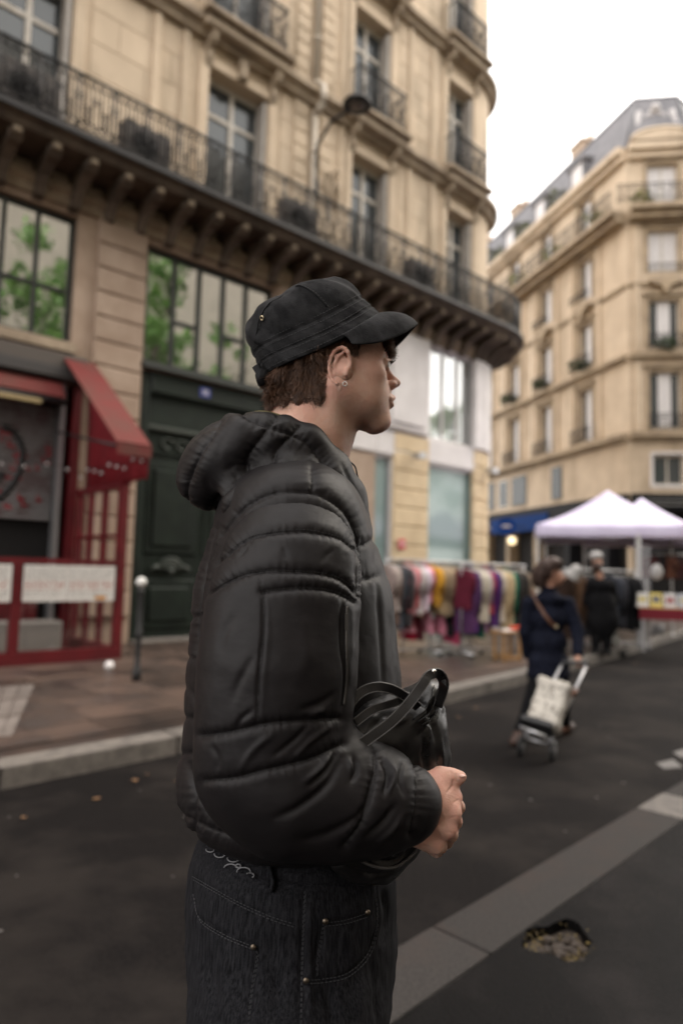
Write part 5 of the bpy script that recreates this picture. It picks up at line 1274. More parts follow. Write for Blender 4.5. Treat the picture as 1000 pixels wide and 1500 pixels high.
# hood lying round the neck
hd = Sdf(); bk = 1.115
hd.ell(PX(318, 690, bk), [.055, .10, .068], .03, rot=None); hd.ell(PX(345, 650, bk), [.04, .085, .050], .03)
for s in (-1, 1):
    Y = lambda d: bk+s*d
    hd.chain([PX(306, 704, Y(.05)), PX(330, 676, Y(.085)), PX(362, 650, Y(.100)), PX(402, 646, Y(.106)), PX(445, 656, Y(.098)), PX(486, 686, Y(.082)), PX(512, 722, Y(.060)), PX(525, 765, Y(.030))], [.050, .049, .046, .040, .034, .026, .021, .019], .018)
    hd.chain([PX(420, 705, Y(.13)), PX(470, 715, Y(.105)), PX(508, 755, Y(.075))], [.03, .03, .026], .035)
    hd.chain([PX(350, 735, Y(.13)), PX(420, 720, Y(.14))], [.03, .035], .035)
gv2, gf2 = hd.mesh(np.array([PX(255, 690, bk)[0]-.02, bk-.20, PX(300, 800, bk)[2]]), np.array([PX(545, 690, bk)[0]+.03, bk+.20, PX(300, 560, bk)[2]]), .0028)
gv2 = smooth_v(gv2, gf2, 6)
seams_h = [[(408, 604), (386, 635), (364, 668), (360, 690)], [(440, 622), (425, 640), (403, 662), (397, 682)], [(350, 596), (366, 612), (386, 622), (430, 637), (453, 652), (475, 678), (492, 706)], [(322, 612), (300, 648), (284, 679), (272, 716), (276, 744), (300, 758)],
           [(311, 748), (324, 722), (350, 699), (381, 687), (422, 683), (462, 685), (490, 700), (515, 745), (528, 790)]]
gv2 = quilt(gv2, gf2, seams_h, [([(340, 618), (325, 645), (318, 672)], 6, -.002), ([(300, 700), (310, 725)], 5, -.002), ([(330, 690), (345, 680)], 5, -.002), ([(500, 680), (520, 720), (530, 755)], 3, -.003)], puff=.0085, wd=24, gather=.0020, gl=10, freq=.30, base_noise=.0006)
hood = addm('hood', gv2, gf2, M_jk); hood.parent = jacket
MO = np.array(MAN.location)
g = MB(); g.tube(interp_poly([PX(362, 610, 1.07)-MO, PX(385, 607, 1.06)-MO, PX(415, 615, 1.055)-MO, PX(450, 636, 1.055)-MO, PX(480, 664, 1.06)-MO], 16), .0062, 8); g.build('olive_lining', mat('olive_lining', (.10, .085, .03), .8), jacket)
g = MB(); g.tube(interp_poly([PX(449, 630, 1.015)-MO, PX(455, 622, 1.015)-MO, PX(470, 634, 1.015)-MO, PX(486, 652, 1.02)-MO], 12), .0011, 5); g.tube(interp_poly([PX(512, 676, 1.05)-MO, PX(520, 684, 1.05)-MO, PX(524, 700, 1.05)-MO, PX(536, 740, 1.06)-MO, PX(541, 770, 1.07)-MO], 14), .0013, 5); g.build('drawcord', M_jk2, jacket)
# pocket zip on the sleeve
def on_surf(px, py, V, pv_, off=.001):
    d = np.hypot(pv_[:, 0]-px, pv_[:, 1]-py); c = np.argsort(d)[:12]; c = c[np.argmin(V[c, 1])]; return PX(px, py, V[c, 1]-off)
spv = proj(sv)
def surfline(poly, V, pv_, n=30, off=.001): return np.array([on_surf(x, y, V, pv_, off) for x, y in interp_poly(poly, n)])
L1 = surfline([(508, 884), (507, 940), (508, 990), (503, 1036)], sv, spv, 40)-MO
L1 = smooth_l = np.array([L1[max(0, i-2):i+3].mean(0) for i in range(len(L1))]); g = MB(); g.tube(L1, .0021, 6, sy=.6); g.build('zip', mat('dark_zip_metal', (.06, .055, .05), .4, metal=.6), jacket)
g = MB(); g.obox(L1[6]+np.array([0, -.003, 0]), (1, 0, 0), (0, 1, 0), (0, 0, 1), .0022, .0012, .010); g.build('zip_pull', mat('dark_zip_metal', (.06, .055, .05), .4, metal=.6), jacket)
for sm_ in seams_s[1:8]+[folds_s[0][0]]:
    L = surfline(sm_, sv, spv, 34, .0004)-MO; stitch(jacket, L, .0004, .003, .002, M_jk2)

# jeans -----------------------------------------------------------------
M_den = bpy.data.materials.new('dark_striped_denim'); M_den.use_nodes = True; T = M_den.node_tree; N_ = T.nodes; b = N_['Principled BSDF']; b.inputs['Roughness'].default_value = .9; b.inputs['Specular IOR Level'].default_value = .08
tc = N_.new('ShaderNodeTexCoord'); mp = N_.new('ShaderNodeMapping'); mp.inputs['Scale'].default_value = (420, 420, 22); n1_ = N_.new('ShaderNodeTexNoise'); n1_.inputs['Scale'].default_value = 1; n1_.inputs['Detail'].default_value = 4
mp2 = N_.new('ShaderNodeMapping'); mp2.inputs['Scale'].default_value = (900, 900, 900); n2_ = N_.new('ShaderNodeTexNoise'); n2_.inputs['Scale'].default_value = 1
rp = N_.new('ShaderNodeValToRGB'); rp.color_ramp.elements[0].position = .40; rp.color_ramp.elements[0].color = (.0045, .0045, .0055, 1); rp.color_ramp.elements[1].position = .74; rp.color_ramp.elements[1].color = (.030, .030, .034, 1)
mx = N_.new('ShaderNodeMix'); mx.data_type = 'FLOAT'; mx.inputs[0].default_value = .35
T.links.new(tc.outputs['Object'], mp.inputs[0]); T.links.new(tc.outputs['Object'], mp2.inputs[0]); T.links.new(mp.outputs[0], n1_.inputs[0]); T.links.new(mp2.outputs[0], n2_.inputs[0])
T.links.new(n1_.outputs[0], mx.inputs[2]); T.links.new(n2_.outputs[0], mx.inputs[3]); T.links.new(mx.outputs[0], rp.inputs[0]); T.links.new(rp.outputs[0], b.inputs['Base Color'])
bp_ = N_.new('ShaderNodeBump'); bp_.inputs['Strength'].default_value = .15; bp_.inputs['Distance'].default_value = .001; T.links.new(mx.outputs[0], bp_.inputs['Height']); T.links.new(bp_.outputs[0], b.inputs['Normal'])
js_ = Sdf()
js_.ell(PX(430, 1255, bk), [.152, .175, .10], .05); js_.ell(PX(428, 1330, bk), [.160, .185, .13], .05); js_.ell(PX(430, 1420, bk), [.155, .185, .13], .05)
for s in (-1, 1):
    yy = bk+s*.095; p = PX(428, 1420, bk); js_.chain([(p[0], yy, .86), (p[0]+.02, yy+s*.02, .62), (p[0]+.02, yy+s*.02, .25)], [.135, .125, .105], .03)
wv, wf = js_.mesh((-.30, .82, .18), (.16, 1.44, 1.16), .0042)
wv = smooth_v(wv, wf, 2)
seams_j = [[(282, 1284), (310, 1300), (350, 1322), (395, 1342), (432, 1354)], [(283, 1310), (292, 1345), (330, 1370), (372, 1388), (376, 1402), (368, 1450), (362, 1520)], [(446, 1305), (442, 1400), (440, 1520)],
           [(548, 1292), (552, 1350), (540, 1395), (510, 1425), (475, 1434), (446, 1436)], [(474, 1352), (505, 1348), (538, 1338)], [(474, 1352), (466, 1395), (463, 1425)], [(405, 1268), (398, 1305)], [(288, 1245), (360, 1276), (440, 1290), (560, 1290)]]
wv = quilt(wv, wf, [], [(s, 3.2, -.0042) for s in seams_j]+[([(500, 1360), (520, 1400), (500, 1430)], 12, .004), ([(330, 1400), (335, 1500)], 12, .003), ([(400, 1360), (408, 1500)], 14, -.004), ([(560, 1300), (568, 1340), (563, 1380)], 6, -.008), ([(455, 1300), (452, 1400), (455, 1500)], 5, .005), ([(340, 1260), (380, 1300), (430, 1320)], 9, .003), ([(310, 1400), (318, 1510)], 7, -.004), ([(480, 1440), (490, 1520)], 8, -.005), ([(530, 1430), (525, 1520)], 8, .004), ([(545, 1410), (556, 1520)], 5, -.005)], puff=0, gather=0, base_noise=.002)
jeans = addm('jeans', wv, wf, M_den); wpv = proj(wv)
for sm_ in seams_j[:6]:
    for dx in (0, 5):
        L = surfline([(x+dx*.3, y+dx) for x, y in sm_], wv, wpv, 30, .0012)-MO; stitch(jeans, L, .00055, .0035, .0022, mat('grey_jeans_thread', (.022, .022, .025), .8))
M_riv = mat('brass_rivet', (.16, .13, .10), .4, metal=1)
for (x, y) in ((371, 1388), (476, 1350), (538, 1337), (448, 1437), (548, 1293)):
    p = on_surf(x, y, wv, wpv, .002)-MO; g = MB(); g.ball(p, (.0042, .0022, .0042), 10, 6); g.build('rivet', M_riv, jeans)
g = MB(); L = surfline([(392, 1262), (400, 1290), (398, 1304)], wv, wpv, 8, .004)-MO; g.tube(L, .006, 6, sy=.5, up=(1, 0, 0)); g.build('belt_loop', M_den, jeans)
# waist patch with pale swirls
g = MB()
for (cx_, cy_, r, a0, a1) in ((308, 1246, 6, 0, 3.4), (322, 1252, 8, -.3, 3.4), (342, 1257, 9, -.2, 3.3), (338, 1272, 10, 3.3, 6.1), (357, 1276, 10, 3.0, 6.2), (366, 1281, 6, 4, 7.2), (349, 1268, 4, 0, 6.2)):
    g.tube(np.array([on_surf(cx_+r*math.cos(t), cy_+r*.62*math.sin(t)+(cx_-340)*.05, wv, wpv, .0028) for t in np.linspace(a0, a1, 12)])-MO, .0009, 5)
g.build('waistband_swirls', mat('grey_print', (.17, .17, .18), .6), jeans)
for s in (-1, 1):
    g = MB(); g.prism([(-.06, 0), (.20, 0), (.22, .03), (.15, .07), (.06, .11), (-.05, .11)], -.045, .045, 'y'); g.build('shoe', M_black, MAN, loc=(0+PX(428, 1420, bk)[0]-MO[0]+.02, s*.115+.015, .0))

# ---------------------------------------------------------------- the leather bag in his hands
M_lea = mat('black_leather', (.006, .0055, .0058), .26, (.010, .009, .009), 30, 5, .25, 60, spec=.42, coord='obj', bdist=.003, rough2=.45)
BAG = empty('leather_bag', tuple(PX(570, 1150, 1.06)), 0, 'slouchy black leather tote bag with looped straps pressed between sleeve and jacket', 'bag')
BO = np.array(BAG.location)
def pillow(poly, yc, T_, Wp, cell, slope=0):
    poly = np.array(poly, float); P0 = np.array([PX(x, y, yc) for x, y in poly]); lo = P0.min(0)-.02; hi = P0.max(0)+.02; lo[1] = yc-T_-.02; hi[1] = yc+T_+.02; lo[1] -= abs(slope)*.11; hi[1] += abs(slope)*.11
    xs, ys, zs = (np.arange(lo[i], hi[i]+cell, cell) for i in range(3)); X, Z = np.meshgrid(xs, zs, indexing='ij')
    p = proj(np.stack([X.ravel(), np.full(X.size, yc), Z.ravel()], 1)); d, _ = pdist(p, np.vstack([poly, poly[:1]])); d = np.where(inpoly(p, poly), d, -d).reshape(X.shape)
    prof = np.where(d > 0, T_*np.sqrt(np.clip(1-(1-np.clip(d/Wp, 0, 1))**2, 0, 1)), d*.0015)
    F = np.abs(ys[None, :, None]-(yc+slope*(X-PX(570, 1100, yc)[0]))[:, None, :])-prof[:, None, :]; v, f = surfnets(F, xs, ys, zs); v = smooth_v(v, f, 4); return v, f
main = [(505, 1040), (535, 1025), (585, 1016), (612, 1004), (632, 996), (652, 1004), (655, 1030), (662, 1077), (669, 1128), (655, 1190), (628, 1240), (588, 1283), (566, 1294), (530, 1284), (500, 1265), (482, 1245), (480, 1140), (492, 1080)]
v, f = pillow(main, .985, .050, 60, .0030, .55)
folds_b = [([(600, 1018), (622, 1034), (634, 1060), (640, 1090)], 3.5, -.006), ([(644, 1034), (628, 1056), (614, 1072)], 3, .005), ([(649, 1030), (636, 1052), (618, 1070)], 3, -.006), ([(632, 1020), (620, 1042), (604, 1060)], 3.5, .005),
           ([(620, 1080), (622, 1110), (624, 1130)], 4, -.004), ([(638, 1070), (645, 1100), (650, 1128)], 4, .003), ([(548, 1052), (575, 1058), (600, 1050)], 5, .004), ([(540, 1070), (560, 1050)], 4, -.004),
           ([(536, 1252), (560, 1262), (590, 1256), (615, 1232)], 3.5, -.006), ([(580, 1238), (590, 1250)], 4, .005), ([(565, 1240), (572, 1256)], 4, .006), ([(555, 1246), (560, 1258)], 3, -.004), ([(598, 1230), (606, 1240)], 3, .005), ([(500, 1268), (540, 1282), (585, 1276)], 3, -.004)]
v = quilt(v, f, [], folds_b, puff=0, gather=0, base_noise=.003)
bag = mesh_obj('bag_body', np_mesh('bag_body', v-BO, f, M_lea), BAG); bpv = proj(v)
M_pip = mat('worn_leather_edge', (.08, .075, .072), .35)
def strap(pts, y0, y1, r, name='strap'):
    P = interp_poly(pts, 34); n = len(P); W_ = np.array([PX(x, y, y0+(y1-y0)*i/(n-1)) for i, (x, y) in enumerate(P)])-BO
    t = np.gradient(W_, axis=0); t /= np.linalg.norm(t, axis=1)[:, None]; sd = np.cross(t, [0, 1, 0]); sd /= np.linalg.norm(sd, axis=1)[:, None]+1e-9; dn = np.cross(sd, t)
    tw = np.sin(np.linspace(0, 5, n))*.25; s2 = sd*np.cos(tw)[:, None]+dn*np.sin(tw)[:, None]; d2 = np.cross(s2, t)
    V_ = np.stack([W_+s2*r*a_+d2*.0022*b_ for a_, b_ in ((1, .3), (.8, 1), (0, 1.25), (-.8, 1), (-1, .3), (-1, -.3), (-.8, -1), (.8, -1), (1, -.3))], 1)
    g = MB(); g.grid(V_, closed_u=True); o = g.build(name, M_lea, BAG); o.modifiers.new('e', 'EDGE_SPLIT').split_angle = R_(40)
    for s in (-1, 1): MB().tube(W_+s2*r*.88*s-np.array([0, .0022, 0]), .0007, 5).build('piping', M_pip, o)
    return o
strap([(516, 1098), (545, 1078), (575, 1055), (600, 1028), (619, 1002), (628, 990), (640, 986), (648, 994), (649, 1008), (640, 1034)], .885, .985, .0072)
strap([(505, 1060), (512, 1032), (530, 1013), (552, 1006), (575, 1010), (596, 1022), (612, 1036)], .905, .955, .0066)
strap([(520, 1058), (545, 1040), (575, 1030), (600, 1020)], .915, .955, .0058)
g = MB(); g.ball(PX(634, 989, .930)-BO+np.array([0, -.003, .006]), (.0038, .0038, .0028), 10, 6); g.build('stud', mat('silver', (.75, .73, .68), .2, metal=1), BAG)
g = MB(); g.tube(np.array([on_surf(x, y, v, bpv, .002) for x, y in interp_poly([(520, 1256), (545, 1268), (575, 1271), (600, 1256), (618, 1236)], 24)])-BO, .0022, 6); g.build('bottom_piping', M_pip, bag)
g = MB()
for q in range(3): g.tube(np.array([on_surf(x+q*7, y+q*4, v, bpv, .0015) for x, y in interp_poly([(604, 1054), (622, 1040), (632, 1018), (636, 1004)], 16)])-BO, .0010, 6)
g.build('gusset_folds', M_lea, bag)
g = MB()
for k in range(6): g.tube([PX(646, 998, .945)-BO, PX(651+k*.6, 996+k*2, .94)-BO, PX(654+(k % 3), 1001+k*1.5, .94)-BO], .0005, 4)
g.build('loose_threads', M_jk2, BAG)
# ---------------------------------------------------------------- the market
def frame_rows(c, z, rx, ry, n, e=2.3, ph=0):
    th = np.linspace(0, 2*math.pi, n, endpoint=False); ct, st = np.cos(th), np.sin(th); r = (np.abs(ct)**e+np.abs(st)**e)**(-1/e); return np.stack([c[0]+rx*ct*r, c[1]+ry*st*r, np.full(n, z)], 1)
GCOL = {}
def gm(col):
    k = 'cloth_%d_%d_%d' % tuple(int(c*255) for c in col)
    return mat(k, col, .9, tuple(c*.72 for c in col), 9, 4, .3, 60, coord='obj', spec=.15)
def garment(kind, col, w, L, seed, th=.055):
    """hangs from z=0 downwards; wide along local y, thin along local x (the rail)"""
    q = random.Random(seed); n = 28; rows = []
    lv = [(.00, .055, .045), (.02, .10, .05), (.05, .70, .9), (.11, .97, 1.0), (.25, .94, 1.1), (.5, .98, 1.15), (.75, 1.03, 1.2), (1, 1.06, 1.25)] if kind != 'skirt' else [(0, .6, .5), (.05, .62, .7), (.3, .8, 1.1), (.65, .95, 1.3), (1, 1.08, 1.4)]
    ph = q.uniform(0, 6)
    for (t, a, b) in lv:
        r = frame_rows((0, 0), -t*L, th*b if b > .1 else b, w/2*a, n)
        thh = np.linspace(0, 2*math.pi, n, endpoint=False); k = 1+(.16*np.sin(thh*4+ph)+.12*np.sin(thh*7+ph*2+t*3))*min(1, t*1.6)
        r[:, 0] *= k; r[:, 0] += .02*math.sin(ph+t*3)*t; r[:, 1] += .02*math.sin(ph*2+t*2)*t; r[:, 2] += .015*np.sin(thh*2+ph)*(t > .9); rows.append(r)
    g = MB(); g.grid(rows, closed_u=True)
    if kind in ('shirt', 'coat'):
        for s in (-1, 1):
            sl = L*(.72 if kind == 'coat' else .62); a0 = (0, s*w*.42, -.09); p = [(0, s*w*.42, -.08), (.01, s*w*.52, -.22), (.02*math.sin(ph), s*w*.54, -sl*.6), (.03*math.sin(ph+s), s*w*.50, -sl)]
            g.tube(p, [.055, .058, .05, .042], 10, sy=.8)
        g.tube([(.03, -.05, .01), (.035, 0, .035), (.03, .05, .01)], .016, 6)
        g.tube([(.058, 0, -.06), (.064, .0, -L*.95)], .006, 4)
    return g.build('garment', gm(col))
hang = MB(); hang.tube([(0, 0, 0), (0, 0, .045), (0, .02, .07), (0, .04, .055), (0, .035, .035)], .003, 4); hang.tube([(0, -.19, -.055), (0, -.1, -.02), (0, 0, .0), (0, .1, -.02), (0, .19, -.055)], .006, 5)
HANG = hang.mesh('hanger', mat('pale_hanger', (.5, .48, .45), .5))
def railpt(px, d0, d1, px0, px1, z):  # a point on a straight rail given its two ends
    t = (px-px0)/(px1-px0); A = aty(px0, 830, d0); B = aty(px1, 830, d1)
    lo, hi = -.1, 1.1
    for _ in range(40):
        m = (lo+hi)/2; p = A+(B-A)*m; p[2] = z
        if proj(p)[0] < px: lo = m
        else: hi = m
    return p
def rack(name_label, px0, px1, d0, d1, z, group='clothes rails of the market stall', wheels=True):
    A, B = railpt(px0, d0, d1, px0, px1, z), railpt(px1, d0, d1, px0, px1, z); v = B-A; L = math.hypot(v[0], v[1]); rz = math.atan2(v[1], v[0])
    t = empty('clothes_rack', (A[0], A[1], .135), rz, name_label, 'clothes rail', group); h = z-.135
    MB().tube([(-.05, 0, h), (L+.05, 0, h)], .016, 8).build('rail', M_metal, t); g = MB(); g.tube([(0, 0, .12), (L, 0, .12)], .014, 6); g.build('lower_bar', M_metal, t)
    for x in ((0, L/2, L) if L > 1.6 else (0, L)):
        g = MB(); g.tube([(x, 0, .08), (x, 0, h)], .016, 8); g.build('upright', M_metal, t)
        g = MB(); g.tube([(x, -.28, .08), (x, .28, .08)], .018, 6); g.build('foot', M_metal, t)
        for s in (-.26, .26): MB().lathe([(.03, -.012), (.035, -.005), (.035, .005), (.03, .012)], 12).build('castor', M_black, t, loc=(x, s, .036), rot=(R_(90), 0, 0))
    return rz
rz1 = rack('long metal clothes rail of bright tops in front of the tan piers', 566, 690, 10.9, 11.9, 1.69)
rz2 = rack('metal clothes rail of purple, cream and green clothes behind the walking woman', 676, 766, 11.2, 12.0, 1.66)
rz3 = rack('metal clothes rail of dark brown and black coats under the white tent', 812, 930, 12.4, 13.3, 1.62)
def hangit(px, rackp, kind, col, w, L, lab, seed, zoff=0, dy=0, grp='clothes hanging on the market rails', turn=0, word=None):
    d0, d1, a, b, z, rz = rackp; p = railpt(px, d0, d1, a, b, z); o = garment(kind, col, w, L, seed); o.name = {'shirt': 'shirt', 'coat': 'coat', 'skirt': 'skirt'}[kind]
    o.location = (p[0], p[1]+dy, p[2]-.075+zoff); o.rotation_euler = (0, 0, rz+turn+random.Random(seed).uniform(-.2, .2)); tag(o, lab, word or {'shirt': 'shirt', 'coat': 'coat', 'skirt': 'skirt'}[kind], grp)
    h = bpy.data.objects.new('hanger', HANG); link(h, o); return o
K1 = (10.9, 11.9, 566, 690, 1.69, rz1); K2 = (11.2, 12.0, 676, 766, 1.66, rz2); K3 = (12.4, 13.3, 812, 930, 1.62, rz3)
items = [
 (567, K1, 'shirt', (.30, .24, .22), .46, .78, 'pinkish grey top at the left end of the clothes rail'),
 (573, K1, 'coat', (.13, .09, .075), .46, .95, 'taupe brown coat, second from the left end of the rail'),
 (580, K1, 'coat', (.05, .06, .075), .48, 1.02, 'long slate blue coat near the left end of the rail'),
 (587, K1, 'coat', (.07, .065, .07), .46, .98, 'charcoal coat between the slate blue coat and the pink top'),
 (594, K1, 'shirt', (.60, .30, .32), .44, .80, 'pink top beside the charcoal coat'),
 (599, K1, 'shirt', (.42, .06, .07), .42, .70, 'red top squeezed between two pale pink tops'),
 (604, K1, 'shirt', (.55, .50, .50), .44, .78, 'pale grey shirt right of the red top'),
 (610, K1, 'shirt', (.10, .10, .14), .42, .70, 'dark navy shirt between pale shirts'),
 (616, K1, 'shirt', (.72, .64, .72), .46, .72, 'white lilac shirt hanging in front of the pink one'),
 (621, K1, 'shirt', (.70, .28, .38), .42, .60, 'bright pink shirt left of the mustard jacket'),
 (628, K1, 'coat', (.62, .32, .04), .52, .60, 'mustard yellow jacket on the clothes rail'),
 (636, K1, 'coat', (.36, .26, .155), .50, .78, 'first tan jacket right of the mustard jacket'),
 (644, K1, 'coat', (.33, .25, .17), .50, .82, 'tan jacket in the middle of three tan jackets'),
 (652, K1, 'coat', (.38, .29, .19), .50, .80, 'light tan jacket with a long zip'),
 (660, K1, 'coat', (.28, .21, .14), .50, .83, 'khaki tan jacket last of the tan ones'),
 (667, K1, 'coat', (.10, .08, .05), .46, .80, 'dark olive brown jacket before the purple coat'),
 (682, K2, 'coat', (.09, .035, .10), .46, 1.05, 'dark purple coat at the left of the second rail'),
 (687, K2, 'coat', (.05, .02, .13), .44, 1.0, 'deep violet coat behind the cream cardigan'),
 (692, K2, 'shirt', (.56, .50, .40), .46, .86, 'cream cardigan beside the violet coat'),
 (698, K2, 'shirt', (.58, .54, .46), .46, .88, 'second cream cardigan with lighter sleeves'),
 (703, K2, 'shirt', (.38, .26, .36), .44, .90, 'mauve top between cream and red'),
 (709, K2, 'shirt', (.36, .05, .05), .44, .74, 'brick red shirt on the second rail'),
 (714, K2, 'coat', (.10, .03, .16), .44, .96, 'purple coat right of the brick red shirt'),
 (719, K2, 'coat', (.06, .05, .12), .44, .94, 'indigo coat beside the beige coat'),
 (726, K2, 'coat', (.52, .40, .24), .48, 1.08, 'long beige coat left of the green one'),
 (733, K2, 'coat', (.50, .38, .24), .46, .98, 'second beige coat touching the green one'),
 (738, K2, 'coat', (.02, .20, .12), .46, .98, 'emerald green coat on the second rail'),
 (745, K2, 'coat', (.02, .02, .022), .46, 1.0, 'black coat right of the green coat'),
 (752, K2, 'coat', (.028, .026, .026), .46, .98, 'black coat hidden partly by the walking woman'),
 (760, K2, 'shirt', (.20, .15, .11), .44, .9, 'grey brown cardigan at the right end of the second rail'),
 (815, K3, 'coat', (.040, .024, .018), .50, 1.10, 'dark brown coat at the left of the right-hand rail'),
 (823, K3, 'coat', (.06, .036, .024), .50, 1.15, 'chestnut fur coat right of the walking woman'),
 (832, K3, 'coat', (.15, .085, .05), .50, 1.12, 'tan brown coat in the middle of the brown coats'),
 (841, K3, 'coat', (.085, .05, .032), .50, 1.18, 'brown coat left of the dark grey coat'),
 (850, K3, 'coat', (.03, .03, .034), .50, 1.12, 'dark grey coat behind the man in the white cap'),
 (860, K3, 'coat', (.018, .018, .02), .50, 1.0, 'black coat just left of the man in the white cap'),
 (893, K3, 'coat', (.05, .055, .07), .48, .95, 'slate denim jacket right of the man in the white cap'),
 (902, K3, 'coat', (.05, .05, .06), .48, .98, 'dark blue grey jacket before the last black coats'),
 (912, K3, 'coat', (.012, .012, .014), .52, 1.05, 'black coat second from the right end of the rail'),
 (922, K3, 'coat', (.014, .013, .015), .52, 1.02, 'black coat at the right end of the rail by the tent leg'),
]
for i, (px, k, kind, col, w, L, lab) in enumerate(items): hangit(px, k, kind, col, w, L, lab, 100+i)
extra = [(570, K1, 'shirt', (.42, .36, .33), .46, .74, 'sand grey top between the pinkish grey top and the taupe coat'), (590, K1, 'shirt', (.48, .16, .18), .42, .76, 'faded red top just left of the pink top'), (607, K1, 'shirt', (.66, .60, .58), .44, .70, 'cream white shirt left of the dark navy shirt'),
 (613, K1, 'shirt', (.60, .36, .42), .42, .74, 'dusty pink shirt between navy and white lilac'), (632, K1, 'coat', (.50, .27, .05), .50, .66, 'ochre jacket tucked behind the mustard one'), (648, K1, 'coat', (.30, .225, .15), .50, .80, 'dull tan jacket behind the light tan one with the zip'),
 (673, K1, 'shirt', (.07, .10, .06), .44, .72, 'dark green top between the two rails'), (679, K2, 'shirt', (.11, .015, .03), .42, .66, 'wine red top left of the dark purple coat'), (690, K2, 'shirt', (.50, .46, .40), .44, .84, 'thin oatmeal cardigan before the cream ones'), (706, K2, 'shirt', (.34, .06, .07), .42, .72, 'scarlet shirt left of the brick red shirt'),
 (722, K2, 'shirt', (.60, .52, .42), .44, .88, 'ivory cardigan left of the long beige coat'), (749, K2, 'coat', (.05, .045, .04), .46, .96, 'charcoal brown coat between the two black coats')]
for i, (px, k, kind, col, w, L, lab) in enumerate(extra): hangit(px, k, kind, col, w, L, lab, 500+i)
low = [(598, (.60, .28, .34), .30, 'pink skirt low on the left of the rail'), (601, (.26, .01, .03), .42, 'dark red skirt hanging lowest at left'), (608, (.10, .02, .03), .44, 'maroon skirt beside the dark red one'), (627, (.62, .26, .34), .34, 'rose pink skirt under the mustard jacket'),
       (645, (.60, .22, .30), .36, 'coral pink skirt below the tan jackets'), (655, (.02, .02, .02), .40, 'black skirt below the tan jackets'), (665, (.66, .10, .20), .52, 'hot pink long skirt below the khaki jacket'), (676, (.34, .34, .28), .42, 'grey green skirt between the two rails'),
       (699, (.01, .12, .08), .36, 'dark green skirt below the cream cardigans'), (705, (.62, .36, .60), .26, 'lilac skirt below the mauve top')]
for i, (px, col, L, lab) in enumerate(low):
    k = K1 if px < 680 else K2; hangit(px, k, 'skirt', col, .40, L, lab, 300+i, zoff=-.78, dy=.12)
lb = empty('low_clothes_rail', (railpt(592, 10.9, 11.9, 566, 690, .9)[0], railpt(592, 10.9, 11.9, 566, 690, .9)[1]+.12, .135), rz1, 'low grey rail carrying the skirts under the bright tops', 'clothes rail', 'clothes rails of the market stall')
MB().tube([(0, 0, .775), (1.65, 0, .775)], .012, 6).build('rail', M_metal, lb)
for x in (0, .8, 1.6): MB().tube([(x, 0, 0), (x, 0, .78)], .012, 6).build('upright', M_metal, lb)
# wooden stool with a tray of folded things
p = atz(742, 968, .135); st_ = empty('wooden_stool', tuple(p), .4, 'small pale wooden stool beside the walking woman', 'stool'); M_wd = mat('pale_wood', (.42, .24, .10), .6, (.32, .18, .08), 12)
MB().box(-.2, .2, -.17, .17, .44, .475, .01).build('seat', M_wd, st_)
for a in (-.15, .15):
    for b in (-.12, .12): MB().box(a-.02, a+.02, b-.02, b+.02, 0, .44).build('leg', M_wd, st_)
MB().box(-.17, .17, -.14, -.12, .03, .09).build('stretcher', M_wd, st_); MB().box(-.17, .17, .12, .14, .03, .09).build('stretcher', M_wd, st_)
tr = empty('tray', (p[0], p[1], .611), .4, 'white and red plastic tray on the wooden stool', 'tray'); g = MB(); g.prism([(-.17, 0), (.17, 0), (.2, .05), (.185, .05), (.16, .012), (-.16, .012), (-.185, .05), (-.2, .05)], -.13, .13, 'y'); g.build('tray_body', M_white, tr); MB().box(.04, .16, -.16, -.02, .02, .075, .01).build('red_cloth', mat('orange_red_cloth', (.62, .07, .03), .8), tr)
